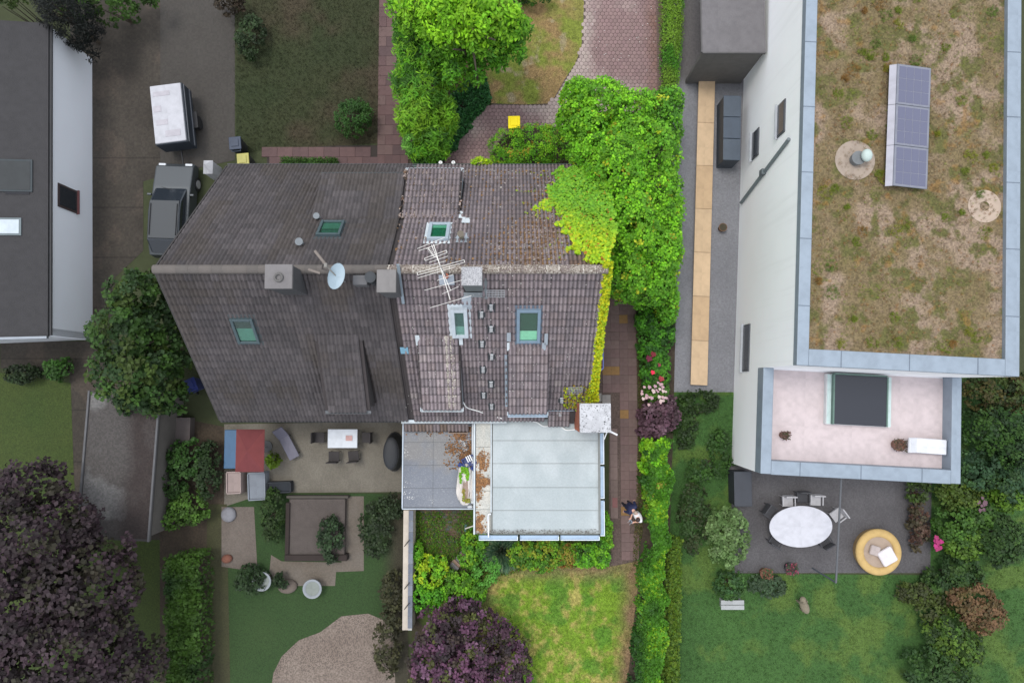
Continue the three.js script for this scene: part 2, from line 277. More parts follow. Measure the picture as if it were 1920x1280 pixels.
const dryC = (x, z) => { const g = smooth(0.42, 0.68, fbm(x * 1.0 + 1, z * 1.0 + 7)), edge = smooth(2.4, 3.2, x) * 0.6; let c = mixc([0.30, 0.20, 0.085], [0.20, 0.24, 0.035], clamp(g + edge)); c = mixc(c, [0.34, 0.28, 0.16], smooth(0.62, 0.8, fbm(x * 1.6 + 30, z * 1.6))); return mixc(c, [0.15, 0.09, 0.05], smooth(-1.4, -2.4, x + 0.12 * z + 1.2)); };
named(patch('lawn', frontLawn, 0.016, 1024, (x, z) => scl(dryC(x, z), 0.42 + 0.55 * speck(x, z, 34) + 0.42 * fbm(x * 7, z * 7, 2))), 'dry yellowing lawn inside the curve of the driveway', 'lawn');
const slabPath = poly([[708, -80], [762, -80], [762, 312], [560, 312], [500, 308], [500, 274], [708, 272]]);
const slabGround = named(struct('path', [sheet(slabPath, 0.0)], mat(0.035, 0.026, 0.022)), 'reddish slab path beside the tall shrubs', 'path');
const slabMats = [[0.105, 0.062, 0.06], [0.12, 0.07, 0.066], [0.09, 0.056, 0.055], [0.13, 0.082, 0.075]].map((c) => mat(...c, 0.9, { bump: 0.004 }));
{
  const a = at(711, 0), z0 = at(711, -40).z, zEnd = at(740, 312).z, g = [rbox(0.735, 0.05, 0.475, 0.006), rbox(0.36, 0.05, 0.475, 0.006)];
  prep(g[0]); let r = 0;
  for (let z = z0; z < zEnd; z += 0.485, r++) { // running bond: whole and half slabs
    const xs = r % 2 ? [[0.37, 0], [1.11, 0]] : [[0.185, 1], [0.74, 0], [1.295, 1]];
    for (const [dx, k] of xs) { const o = part('paving_slab', g[k].clone(), pick(slabMats), slabGround); o.position.set(a.x + dx, 0.008 + rr(-0.003, 0.003), z + 0.24); }
  }
  for (let x = at(505, 290).x, i = 0; x < a.x - 0.1; x += 0.745, i++) for (let k = 0; k < 2; k++) { const o = part('paving_slab', g[0].clone(), slabMats[i % 2], slabGround); o.position.set(x + (k ? 0.37 : 0), 0.008, at(600, 285).z + k * 0.485); }
}
named(patch('flower_bed', poly([[762, -80], [960, -80], [915, 194], [860, 275], [822, 316], [762, 316]]), -0.004, 256, soilC), 'shady bed under the front trees', 'flower bed');
named(patch('flower_bed', poly([[905, 318], [920, 288], [945, 255], [985, 240], [1275, 236], [1280, 600], [1140, 600], [1140, 318]]), -0.004, 256, soilC), 'dark bed under the big creeper beside the gable', 'flower bed');
// --- right of the middle plot
named(patch('yard', poly([[1262, -60], [1440, -60], [1400, 200], [1385, 735], [1245, 735], [1262, 300], [1262, 150]]), 0.0, 512, (x, z) => mixc(mixc([0.17, 0.17, 0.185], [0.23, 0.23, 0.245], fbm(x * 0.8, z * 0.8)), [0.14, 0.13, 0.132], smooth(-14, -15, z)).map((c) => c * (0.85 + 0.3 * speck(x, z, 22)))), 'narrow grey yard between the white house and the creeper', 'yard');
const lawnE = poly([[1235, 735], [1385, 735], [1380, 1075], [1745, 1078], [1745, 700], [1990, 700], [1990, 1340], [1225, 1340]]);
const eastC = (x, z) => mixc(mixc([0.028, 0.078, 0.014], [0.042, 0.105, 0.02], fbm(x * 0.5, z * 0.5)), [0.075, 0.125, 0.02], smooth(0.5, 0.72, fbm(x * 0.9 + 4, z * 0.9)) * 0.8).map((c) => c * 1.05);
named(patch('lawn', lawnE, 0.0, 1024, (x, z) => scl(eastC(x, z), 0.7 + 0.6 * speck(x, z, 34))), 'smooth green lawn behind the white house', 'lawn');
named(patch('patio', poly([[1368, 872], [1748, 880], [1745, 1074], [1378, 1074]]), 0.006, 512, (x, z) => mixc([0.075, 0.07, 0.073], [0.105, 0.1, 0.103], fbm(x, z)).map((c) => c * (0.85 + 0.3 * speck(x, z, 20)))), 'grey stone patio behind the white house', 'patio');
// --- middle plot, garden side
const backLawn = poly([[905, 1066], [1000, 1058], [1145, 1062], [1205, 1050], [1190, 1150], [1172, 1330], [830, 1330], [880, 1180]]);
const backC = (x, z) => {
  const rim = Math.max(smooth(4.6, 5.7, x + 0.08 * (z - 10)), smooth(9.4, 8.3, z) * 0.8, smooth(-0.3, -1.6, x) * 0.7), f = fbm(x * 1.1 + 2, z * 1.1 + 5);
  let c = mixc([0.165, 0.28, 0.018], [0.36, 0.32, 0.085], smooth(0.44, 0.66, 0.5 * f + 0.5 * fbm(x * 4 + 7, z * 4, 3))); c = mixc(c, [0.09, 0.22, 0.016], smooth(0.48, 0.66, fbm(x * 1.4 + 40, z * 1.4)) * 0.9);
  return mixc(c, mixc([0.29, 0.19, 0.105], [0.2, 0.13, 0.07], fbm(x * 2, z * 2)), clamp(rim * (0.4 + 1.1 * fbm(x * 1.5 + 9, z * 1.5))));
};
named(patch('lawn', backLawn, 0.004, 1024, (x, z) => scl(backC(x, z), 0.45 + 0.55 * speck(x, z, 34) + 0.42 * fbm(x * 7, z * 7, 2))), 'yellow-green back lawn with worn brown edges', 'lawn');
const sideStrip = poly([[1092, 560], [1215, 560], [1212, 820], [1196, 1064], [1142, 1064], [1142, 740], [1092, 740]]);
const sidePath = named(patch('path', sideStrip, 0.0, 512, (x, z) => mixc([0.11, 0.078, 0.066], mixc([0.05, 0.065, 0.015], [0.08, 0.05, 0.03], fbm(x * 3, z * 3)), smooth(5.6, 6.1, x)).map((c) => c * (0.7 + 0.6 * speck(x, z)))), 'red-brown slab path along the side of the house', 'path');
{
  const mk = [[0.175, 0.113, 0.106], [0.165, 0.109, 0.1], [0.19, 0.13, 0.118], [0.158, 0.106, 0.098]].map((c) => mat(...c, 0.92, { bump: 0.006 }));
  const ochre = mat(0.27, 0.155, 0.06, 0.92, { bump: 0.006 }), pink = mat(0.19, 0.135, 0.12, 0.92, { bump: 0.006 }), red = mat(0.22, 0.1, 0.095, 0.9), grey = mat(0.27, 0.25, 0.235, 0.9, { bump: 0.006 });
  const g = prep(rbox(0.398, 0.05, 0.398, 0.006)), ge = prep(rbox(0.34, 0.05, 0.58, 0.008)), spots = [[1168, 598], [1146, 690], [1122, 728], [1170, 780], [1168, 965], [1160, 985]];
  const isOchre = spots.map(([x, y]) => at(x, y));
  for (let z = at(0, 566).z, r = 0; z < at(0, 1050).z; z += 0.405, r++) for (let c = 0; c < 5; c++) {
    const x = at(1155, 0).x + (c - (z < at(0, 735).z ? 2 : 0)) * 0.402 + 0.2;
    const lim = 6.02 - 0.012 * (z + 4) - rr(0, 0.3); if (x > lim || x < 3.35) continue;
    if (z > at(0, 735).z && c > 2) continue;
    const och = isOchre.some((p) => Math.abs(p.x - x) < 0.21 && Math.abs(p.z - z) < 0.21);
    const o = part('paving_slab', g, och ? ochre : z < 1.4 && x < 4.4 && z > 0.1 ? pink : pick(mk), sidePath); o.position.set(x, 0.006 + rr(-0.004, 0.004), z); o.rotation.set(rr(-0.012, 0.012), rr(-0.015, 0.015), rr(-0.012, 0.012));
  }
  for (let z = at(0, 815).z; z < at(0, 980).z; z += 0.59) { const o = part('paving_slab', ge, pick([pink, pink, mat(0.16, 0.115, 0.1)]), sidePath); o.position.set(at(1143, 0).x, 0.004, z); }
  for (const [x, y] of [[1120, 745], [1137, 748]]) { const o = part('paving_slab', g, grey, sidePath, { label: 'pale grey paving slab' }); o.position.set(at(x, y).x, 0.012, at(x, y).z); }
  const o = part('paving_slab', rbox(0.24, 0.05, 0.46, 0.01), red, sidePath, { label: 'pinkish red slab' }); o.position.set(at(1153, 942).x, 0.016, at(1153, 942).z);
}
named(patch('flower_bed', poly([[1205, 560], [1268, 560], [1262, 830], [1245, 1330], [1170, 1330], [1192, 1150], [1200, 1050], [1212, 820]]), 0.006, 256, soilC), 'bed under the roses and the long hedge', 'flower bed');
named(patch('flower_bed', poly([[772, 955], [1145, 955], [1145, 1068], [1000, 1062], [925, 1080], [880, 1190], [772, 1330]]), -0.002, 512, (x, z) => mixc(soilC(x, z), [0.055, 0.085, 0.014], smooth(0.4, 0.65, fbm(x * 1.3, z * 1.3)))), 'overgrown bed round the extension', 'flower bed');
const brickPatio = named(patch('patio', poly([[782, 950], [890, 950], [884, 1010], [850, 1040], [800, 1040], [790, 1000]]), 0.004, 256, (x, z) => mixc(scl(soilC(x, z), 2.1), [0.1, 0.15, 0.025], smooth(0.44, 0.6, fbm(x * 1.7 + 1, z * 1.7)))), 'old brick terrace overgrown with weeds', 'patio');
{
  const gm = [[0.13, 0.075, 0.06], [0.11, 0.085, 0.075], [0.095, 0.095, 0.10], [0.15, 0.095, 0.075]].map((c) => mat(...c, 0.95, { bump: 0.006 })), g = prep(rbox(0.205, 0.05, 0.1, 0.008)), list = [];
  const pp = poly([[786, 955], [886, 955], [878, 1008], [846, 1034], [812, 1036], [792, 1000]]), b = bounds(pp);
  const groups = gm.map(() => []); let r = 0;
  for (let z = b.z0; z < b.z1; z += 0.112, r++) for (let x = b.x0 + (r % 2) * 0.11; x < b.x1; x += 0.218) if (inside(pp, x, z) && fbm(x * 1.5 + 3, z * 1.5) < 0.52) groups[hash(r, Math.round(x * 50)) * 4 | 0].push(g.clone().rotateY(rr(-0.04, 0.04)).translate(x, 0.002 + rr(-0.008, 0.012), z));
  groups.forEach((l, i) => l.length && part('bricks', l, gm[i], brickPatio, { kind: 'stuff' }));
}
// ---------------------------------------------------------------- the pair of houses in the middle
const RZ = -3.87, RY = 9.1, RUN = 5.32, SL = 5.5 / 5.3, ANG = Math.atan(SL), ROWS = 22, ROW = 0.347;
const XP = -4.2, XR = 3.2, XL = -12.1;
const yS = (z) => RY - (z - RZ) * SL, yN = (z) => RY - (RZ - z) * SL;
const nS = V(0, Math.cos(ANG), Math.sin(ANG)), nN = V(0, Math.cos(ANG), -Math.sin(ANG)), ridgeP = V(0, RY, RZ);
const onS = (px, py, up = 0) => onPlane(px, py, nS, ridgeP.clone().addScaledVector(nS, up)), onN = (px, py, up = 0) => onPlane(px, py, nN, ridgeP.clone().addScaledVector(nN, up));
// axes of a roof face: x along the eaves, y out of it, z down the slope
function faceFrame(x, top, bottom) {
  const d = V(0, bottom[0] - top[0], bottom[1] - top[1]).normalize(), xa = V(d.z >= 0 ? 1 : -1, 0, 0), n = new THREE.Vector3().crossVectors(d, xa);
  return new THREE.Matrix4().makeBasis(xa, n, d).setPosition(x, top[0], top[1]);
}
const TW = 0.3, TL = 0.4;
function tileGeometry(k) {
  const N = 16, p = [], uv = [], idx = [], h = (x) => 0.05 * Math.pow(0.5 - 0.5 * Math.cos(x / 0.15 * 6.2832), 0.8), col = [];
  for (let j = 0; j < 4; j++) for (let i = 0; i <= N; i++) { const x = i / N * TW * 0.99, lift = j === 0 ? 0 : 0.052, zz = [0, TL - 0.06, TL, TL][j]; p.push(x, h(x) + (j === 3 ? -0.01 : lift), zz); uv.push(x + k * 0.37, zz + k * 0.53); const w = Math.pow(h(x) / 0.05, 0.7), q = (j === 3 ? 0.2 : (j === 2 ? 0.32 : 1) * lerp(0.5, 1.2, w) * (0.92 + 0.16 * hash(i + 31 * k, j))); col.push(q, q, q); }  // worn crests, dirty valleys; highlights and overlap shade also put into vertex colour
  for (let j = 0; j < 3; j++) for (let i = 0; i < N; i++) { const a = j * (N + 1) + i; idx.push(a, a + N + 1, a + 1, a + 1, a + N + 1, a + N + 2); }
  const g = new THREE.BufferGeometry(); g.setAttribute('position', new THREE.Float32BufferAttribute(p, 3)); g.setAttribute('uv', new THREE.Float32BufferAttribute(uv, 2)); g.setAttribute('color', new THREE.Float32BufferAttribute(col, 3)); g.setIndex(idx);
  const f = g.toNonIndexed(); f.computeVertexNormals(); return f;
}
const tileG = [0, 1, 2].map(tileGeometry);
const TILEMAP = tex(512, 512, (u, v) => { const a = 0.62 + 0.5 * fbm(u * 10, v * 10, 4), s = hash(u * 512 | 0, v * 512 | 0), spot = smooth(0.72, 0.8, fbm(u * 60 + 9, v * 60, 2)); const k = a * (0.9 + 0.2 * s); return mixc([k, k, k], [1.15, 1.1, 1.0], spot * 0.35); });
TILEMAP.repeat.set(0.9, 0.9);
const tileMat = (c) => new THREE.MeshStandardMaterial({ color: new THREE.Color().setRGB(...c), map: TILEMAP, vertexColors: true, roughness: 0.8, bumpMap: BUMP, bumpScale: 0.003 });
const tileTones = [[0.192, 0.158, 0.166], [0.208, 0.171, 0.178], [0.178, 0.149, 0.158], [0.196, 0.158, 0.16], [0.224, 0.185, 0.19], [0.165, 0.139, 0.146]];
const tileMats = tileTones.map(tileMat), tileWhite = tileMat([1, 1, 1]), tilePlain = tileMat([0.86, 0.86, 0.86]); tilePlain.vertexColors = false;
let singles = 0; const MAX_SINGLE = 298;
function tiles(face, frame, x0, cols, rows, skip, rest, row = ROW, single = true, wearAndShade = null) {
  for (let r = 0; r < rows; r++) for (let c = 0; c < cols; c++) {
    const lx = x0 + c * TW, s = r * row; if (skip && skip(lx + TW / 2, s + row / 2)) continue;
    const m = new THREE.Matrix4().makeTranslation(lx, 0.03 + rr(-0.002, 0.003), s).premultiply(frame);
    let tone = jitter(pick(tileTones), 0.1); tone = scl(tone, 0.72 + 0.5 * fbm(frame.elements[12] + lx * 0.8, s * 0.7 + frame.elements[14], 3)); if (wearAndShade) tone = wearAndShade(V(0, 0, 0).setFromMatrixPosition(m), tone);
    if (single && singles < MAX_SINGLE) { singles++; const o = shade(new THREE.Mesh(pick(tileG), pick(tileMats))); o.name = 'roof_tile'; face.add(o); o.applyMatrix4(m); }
    else rest.push([m, tone]);
  }
}
function tileMass(rest, parent, m_ = tileWhite) {
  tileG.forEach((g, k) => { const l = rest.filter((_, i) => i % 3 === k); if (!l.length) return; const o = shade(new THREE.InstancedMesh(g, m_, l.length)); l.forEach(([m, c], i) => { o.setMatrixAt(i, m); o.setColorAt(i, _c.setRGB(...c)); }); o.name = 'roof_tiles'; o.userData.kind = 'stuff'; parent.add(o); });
}
function rebase(t, p) { t.children.forEach((c) => c.position.sub(p)); t.position.add(p); }
const zinc = mat(0.36, 0.42, 0.48, 0.42, { metalness: 0.35, bump: 0.001, side: THREE.DoubleSide }), lead = mat(0.33, 0.37, 0.41, 0.6, { metalness: 0.15, bump: 0.004 }), paleLead = mat(0.55, 0.6, 0.63, 0.6, { bump: 0.004 });
const bright = mat(0.42, 0.52, 0.62, 0.4, { metalness: 0.15, bump: 0.001 }), render_ = mat(0.62, 0.6, 0.56, 0.95), brickRed = mat(0.30, 0.095, 0.05, 0.9), darkBoard = mat(0.05, 0.045, 0.045, 0.8), roofDeck = mat(0.05, 0.042, 0.042, 0.95), mossBrown = mat(0.13, 0.075, 0.03, 1);
const gutterG = (x0, x1, y, z, r = 0.075) => [new THREE.CylinderGeometry(r, r, x1 - x0, 10, 1, true, Math.PI / 2, Math.PI).rotateZ(Math.PI / 2).rotateX(Math.PI / 2 + Math.PI / 2).translate((x0 + x1) / 2, y, z), bar(V(x0, y, z - r), V(x1, y, z - r), 0.011), bar(V(x0, y, z + r), V(x1, y, z + r), 0.011)];
function gutter(parent, x0, x1, y, z, m = zinc, r = 0.075) {
  const pts = []; for (let i = 0; i <= 8; i++) { const a = Math.PI + i / 8 * Math.PI; pts.push([Math.cos(a) * r, Math.sin(a) * r]); }
  const s = new THREE.Shape(); pts.forEach(([a, b], i) => i ? s.lineTo(a, b) : s.moveTo(a, b)); [...pts].reverse().forEach(([a, b]) => s.lineTo(a * 0.84, b * 0.84)); s.closePath();
  return part('gutter', [new THREE.ExtrudeGeometry(s, { depth: x1 - x0, bevelEnabled: false }).rotateY(Math.PI / 2).translate(x0, y, z)], m, parent);
}
const gable = (x0, x1, m, parent) => { // body of a house: walls up to the roof
  const s = new THREE.Shape([[RZ - RUN + 0.35, 0], [RZ + RUN - 0.35, 0], [RZ + RUN - 0.35, yS(RZ + RUN - 0.35) - 0.2], [RZ, RY - 0.2], [RZ - RUN + 0.35, yN(RZ - RUN + 0.35) - 0.2]].map(([a, b]) => new THREE.Vector2(-a, b)));
  return part('wall', [new THREE.ExtrudeGeometry(s, { depth: x1 - x0, bevelEnabled: false }).rotateY(Math.PI / 2).translate(x0, 0, 0)], m, parent);
};
function roofFaces(house, x0, x1) {
  const L = RUN / Math.cos(ANG), out = {};
  for (const [k, n, sgn] of [['s', nS, 1], ['n', nN, -1]]) {
    const g = new THREE.BoxGeometry(x1 - x0, 0.12, L - 0.02).translate((x0 + x1) / 2, -0.075, L / 2 + 0.01).applyMatrix4(sgn > 0 ? faceFrame(0, [RY, RZ], [RY - SL, RZ + 1]) : faceFrame(0, [RY, RZ], [RY - SL, RZ - 1]).multiply(new THREE.Matrix4().makeScale(-1, 1, 1)));
    if (sgn < 0) { const i = g.index; for (let q = 0; q < i.count; q += 3) { const t = i.getX(q); i.setX(q, i.getX(q + 1)); i.setX(q + 1, t); } g.computeVertexNormals(); }
    out[k] = part('roof', [g], roofDeck, house);
  }
  return out;
}
// a shed dormer between two heights; nz is +1 to the garden, -1 to the street
function dormer(house, x0, x1, top, eave, rest, single, wearAndShade, cheekMat = lead) {
  const nz = Math.sign(eave[1] - top[1]), zr = (z) => nz > 0 ? yS(z) : yN(z), len = Math.hypot(top[0] - eave[0], top[1] - eave[1]), a = new THREE.Group(); a.name = 'dormer'; house.add(a);
  const w = x1 - x0, slabG = new THREE.BoxGeometry(w, 0.1, len).translate(0, -0.055, len / 2).applyMatrix4(new THREE.Matrix4().copy(faceFrame((x0 + x1) / 2, top, eave)));
  part('roof_deck', [slabG], roofDeck, a);
  const cheek = (x) => { const s = new THREE.Shape([[top[1], top[0] - 0.06], [eave[1] - nz * 0.12, eave[0] - 0.03], [eave[1] - nz * 0.12, zr(eave[1] - nz * 0.12) - 0.1]].map(([q, r]) => new THREE.Vector2(-q, r))); return new THREE.ExtrudeGeometry(s, { depth: 0.06, bevelEnabled: false }).rotateY(Math.PI / 2).translate(x, 0, 0); };
  part('cheek', [cheek(x0 + 0.02)], cheekMat, a); part('cheek', [cheek(x1 - 0.08)], cheekMat, a);
  const hb = zr(eave[1]), hh = eave[0] - hb;
  part('front_wall', [box(w - 0.16, hh, 0.08, (x0 + x1) / 2, hb + hh / 2 - 0.06, eave[1] - nz * 0.2)], render_, a);
  part('window', [box(w * 0.6, hh * 0.55, 0.05, (x0 + x1) / 2, hb + hh * 0.5, eave[1] - nz * 0.15)], mat(0.03, 0.04, 0.05, 0.1, { plain: true }), a);
  const cols = Math.floor(w / TW), row = len / Math.round(len / ROW);
  const f = faceFrame(nz > 0 ? x0 + (w - cols * TW) / 2 : x1 - (w - cols * TW) / 2, top, eave);
  tiles(a, f, 0, cols, Math.round(len / row), null, rest, row, single, wearAndShade);
  gutter(a, x0 - 0.02, x1 + 0.02, eave[0] - 0.02, eave[1] + nz * 0.1, cheekMat === zinc ? bright : cheekMat === darkBoard ? mat(0.14, 0.15, 0.16, 0.6) : paleLead, cheekMat === zinc ? 0.1 : 0.06);
  if (cheekMat !== darkBoard) part('end_cap', [rbox(0.03, 0.13, 0.16, 0.01, x0 - 0.03, eave[0] - 0.06, eave[1] + nz * 0.06), rbox(0.03, 0.13, 0.16, 0.01, x1 + 0.03, eave[0] - 0.06, eave[1] + nz * 0.06)], paleLead, a);
  return a;
}
// a roof window lying on a slope: its corners as seen, local axes x, out, down the slope
function skylight(house, a, b, frame0, o = {}) {
  const t = new THREE.Group(); t.name = 'skylight'; house.add(t);
  const x = (a.x + b.x) / 2, w = Math.abs(b.x - a.x), c = a.clone().lerp(b, 0.5); c.x = x;
  const l = Math.hypot(b.y - a.y, b.z - a.z), q = new THREE.Matrix4().extractRotation(frame0); t.position.copy(c); t.quaternion.setFromRotationMatrix(q);
  const fw = o.fw || 0.09, fm = o.frame || mat(0.17, 0.24, 0.31, 0.45, { bump: 0.001 }), hgt = o.h || 0.13;
  part('flashing', [rbox(w + 0.24, 0.03, l + 0.3, 0.01, 0, 0.075, 0.02)], o.flash || lead, t);
  part('frame', [rbox(fw, hgt, l, 0.012, -w / 2 + fw / 2, 0.08 + hgt / 2, 0), rbox(fw, hgt, l, 0.012, w / 2 - fw / 2, 0.08 + hgt / 2, 0), rbox(w - 2 * fw, hgt + 0.012, fw, 0.012, 0, 0.08 + hgt / 2, -l / 2 + fw / 2), rbox(w - 2 * fw, hgt - 0.012, fw, 0.012, 0, 0.08 + hgt / 2, l / 2 - fw / 2)], fm, t);
  const iw = w - 2 * fw, il = l - 2 * fw, k = o.blind ?? 0.35;
  part('reveal', [box(iw, 0.01, il, 0, 0.095, 0)], mat(...(o.inside || [0.025, 0.065, 0.04]), 0.8), t);
  if (k > 0) part('blind', [box(iw * 0.98, 0.008, il * k, 0, 0.125, (o.blindTop ? -1 : 1) * (il * (1 - k) / 2 - 0.01))], mat(...(o.blindC || [0.42, 0.62, 0.5]), 0.8), t);
  part('pane', [box(iw + 0.01, 0.006, il + 0.01, 0, 0.08 + hgt * 0.62, 0)], glass, t);
  return t;
}
const glass = new THREE.MeshPhysicalMaterial({ color: new THREE.Color().setRGB(0.8, 0.93, 0.87), roughness: 0.04, transmission: 1, thickness: 0, ior: 1.45 });
const darkGlass = mat(0.02, 0.025, 0.032, 0.06, { plain: true });
const fS = faceFrame(0, [RY, RZ], [RY - SL, RZ + 1]), fN = faceFrame(0, [RY, RZ], [RY - SL, RZ - 1]);
function ridge(house, x0, x1, tones, clean = 0) {
  const n = Math.round((x1 - x0) / 0.4), w = (x1 - x0) / n, s = new THREE.Shape(); for (let i = 0; i <= 8; i++) { const a = -0.25 + i / 8 * (Math.PI + 0.5); i ? s.lineTo(Math.cos(a) * 0.15, Math.sin(a) * 0.13) : s.moveTo(Math.cos(a) * 0.15, Math.sin(a) * 0.13); } s.closePath();
  const g = [new THREE.ExtrudeGeometry(s, { depth: w + 0.02, bevelEnabled: true, bevelSize: 0.006, bevelThickness: 0.006, bevelSegments: 1 }).rotateY(Math.PI / 2)].map(prep);
  for (let i = 0; i < n; i++) { const o = part('ridge_tile', g[0], pick(tones), house); o.position.set(x0 + i * w, RY + 0.03 + rr(0, 0.012), RZ); }
  const band = new THREE.TorusGeometry(0.146, 0.014, 5, 12, Math.PI).scale(1, 0.9, 1.4).rotateY(Math.PI / 2);
  for (let i = 0; i < n; i++) if (rnd() > clean) part('mortar_joint', [band.clone().translate(x0 + i * w, RY + 0.04, RZ)], mat(0.62, 0.58, 0.52, 0.95), house);
}
const ridgeTones = [[0.27, 0.225, 0.195], [0.33, 0.29, 0.25], [0.22, 0.18, 0.165]].map((c) => mat(...c, 0.95, { bump: 0.012 }));

const STREAK = tex(512, 512, (u, v) => { const s = smooth(0.5, 0.85, fbm(u * 60, v * 2.2 + 3, 3)) * smooth(0.1, 1, v), f = fbm(u * 7, v * 7, 3); const k = 0.95 - 0.05 * s - 0.04 * f; return [k * 0.985, k * 0.99, k]; }); STREAK.repeat.set(0.125, 0.143);
// ---- right half
const house = thing('semi_detached_house', 'weathered house half under a mossy tiled roof with creeper over its gable edge', 'house');
{
  gable(XP, XR - 0.12, render_, house);
  const roof = roofFaces(house, XP + 0.005, XR), rest = [];
  const dS = [[-3.5 - 0.12, -1.87, 5.35, 767, 628], [-0.24, 1.42, 5.3, 775, 646]].map(([, , ye, py, pj], i) => {
    const e = at(900, py, ye), j = onS(900, pj), pxs = i ? [953, 1026] : [790, 867]; return { x0: at(pxs[0], py, ye).x, x1: at(pxs[1], py, ye).x, top: [j.y + 0.03, j.z], eave: [ye, e.z - 0.05] };
  });
  const eN = at(800, 319, 5.35), jN = onN(800, 410), dN = { x0: XP + 0.01, x1: at(867, 319, 5.35).x, top: [jN.y + 0.03, jN.z], eave: [5.35, eN.z + 0.05] };
  const sky1 = [onN(806, 425), onN(841, 456)], sky2 = [onS(845, 572), onS(879, 625)], sky3 = [onS(969, 575), onS(1012, 637)];
  const hit = (list, x, z) => list.some(([a, b]) => x > Math.min(a.x, b.x) - 0.02 && x < Math.max(a.x, b.x) + 0.02 && z > Math.min(a.z, b.z) - 0.02 && z < Math.max(a.z, b.z) + 0.02);
  const xLow = at(1028, 762, 4.2).x, zLow = at(1050, 760, 4.2).z;
  const shadeS = (p, c) => mixc(scl(c, 0.93), [0.3, 0.26, 0.25], rnd() < 0.05 ? 0.45 : 0), litD = (p, c) => mixc(scl(c, 1.14), [0.33, 0.28, 0.27], rnd() < 0.08 ? 0.4 : 0);  // dormer shading put into tile colour: main slope darker, dormers lighter
  const stoneS = (p, c) => { const d = smooth(-3.3, -0.5, p.x) * 0; return c; };
  // garden side first, nearest the ridge, so that these are the tiles built one by one
  const cover = (x, z) => dS.some((d) => x > d.x0 + 0.1 && x < d.x1 - 0.1 && z > d.top[1] + 0.2 && z < d.eave[1] - 0.2) || hit([sky2, sky3], x, z) || (x > -1.66 && x < -0.92 && z < -3.1);
  singles = 0;
  dS.forEach((d, i) => { const k = dormer(house, d.x0, d.x1, d.top, d.eave, rest, i === 1, litD, i ? zinc : lead); });
  tiles(roof.s, fS, XP + 0.15, 24, ROWS, (x, s) => { const z = RZ + s * Math.cos(ANG); return cover(x, z) || (x > xLow && z > zLow); }, rest, ROW, true, shadeS);
  const lastTile = new THREE.Matrix4();
  // street side: brown, mossier towards the gable and over the dormer
  const wN = (p, c) => { const m = smooth(-0.6, 2.2, p.x + 0.35 * (p.z + 5)) * smooth(0.35, 0.6, fbm(p.x * 1.3, p.z * 1.3)); return mixc(scl(c, 0.86), [0.13, 0.075, 0.045], m * 0.75); };
  tiles(roof.n, fN, -XR + 0.05, 24, ROWS, (x, s) => { const z = RZ - s * Math.cos(ANG); return (-x > dN.x0 && -x < dN.x1 - 0.1 && z < dN.top[1] - 0.2 && z > dN.eave[1] + 0.2) || hit([sky1], -x, z); }, rest, ROW, false, wN);
  dormer(house, dN.x0, dN.x1, dN.top, dN.eave, rest, false, wN, lead);
  // small low roof right of the dormer and the row of tiles above the left flat roof
  const low = faceFrame(xLow + 0.02, [3.98, zLow + 0.02], [3.42, zLow + 0.78]);
  part('lean_to_roof', [new THREE.BoxGeometry(at(1076, 780, 3.6).x - xLow, 0.08, 0.95).translate((at(1076, 780, 3.6).x - xLow) / 2, -0.05, 0.47).applyMatrix4(low)], roofDeck, house);
  tiles(house, low, 0, Math.floor((at(1078, 780, 3.6).x - xLow) / TW), 3, null, rest, 0.31, false, shadeS);
  const lowL = faceFrame(at(757, 790, 3.4).x, [3.4, 1.62], [3.04, 2.02]);
  tiles(house, lowL, 0, 9, 1, null, rest, 0.3, false, (p, c) => mixc(c, [0.12, 0.08, 0.05], rnd() * 0.8));
  tileMass(rest, house);
  ridge(house, XP + 0.05, XR + 0.02, ridgeTones, 0.4);
  gutter(house, XP, at(1120, 311, 3.55).x, 3.55, RZ - RUN - 0.08, mat(0.07, 0.1, 0.09, 0.5, { metalness: 0.3 }), 0.07);
  gutter(house, at(752, 783, 3.6).x, at(950, 783, 3.6).x, 3.6, RZ + RUN + 0.1, paleLead);
  gutter(house, xLow, at(1077, 762, 4.1).x, 4.08, zLow + 0.14, bright, 0.09);
  part('verge_board', [box(0.05, 0.2, 7.6, XR + 0.02, (RY + yS(RZ + RUN)) / 2 - 0.1, RZ + RUN / 2, 0, ANG), box(0.05, 0.2, 7.6, XR + 0.02, (RY + yS(RZ + RUN)) / 2 - 0.1, RZ - RUN / 2, 0, -ANG)], darkBoard, house);
  skylight(house, ...sky1, fN, { frame: mat(0.34, 0.4, 0.45, 0.5), inside: [0.015, 0.14, 0.09], blind: 0.18, blindTop: false, blindC: [0.2, 0.42, 0.33], flash: paleLead, fw: 0.12 });
  skylight(house, ...sky2, fS, { frame: mat(0.44, 0.49, 0.53, 0.5), inside: [0.06, 0.11, 0.12], blind: 0.3, blindC: [0.3, 0.38, 0.4], flash: paleLead, fw: 0.13, h: 0.2 });
  skylight(house, ...sky3, fS, { blind: 0.32, blindC: [0.48, 0.7, 0.56], flash: mat(0.1, 0.13, 0.17, 0.5), fw: 0.11 });
  // lead corners where the dormers leave the roof
  const leadSheet = (p, n, m, w = 0.16, l = 0.42, skew = 0) => part('flashing', [rbox(w, 0.02, l, 0.008).applyMatrix4(new THREE.Matrix4().extractRotation(n > 0 ? fS : fN)).translate(p.x, p.y, p.z)], m, house);
  for (const [x, y, m, w, l] of [[783, 638, paleLead, 0.16, 0.5], [864, 637, paleLead, 0.14, 0.5], [954, 632, lead, 0.15, 0.42], [953, 650, paleLead, 0.1, 0.4], [1024, 636, lead, 0.13, 0.55], [1020, 650, lead, 0.15, 0.4]]) leadSheet(onS(x, y, 0.14), 1, m, w, l);
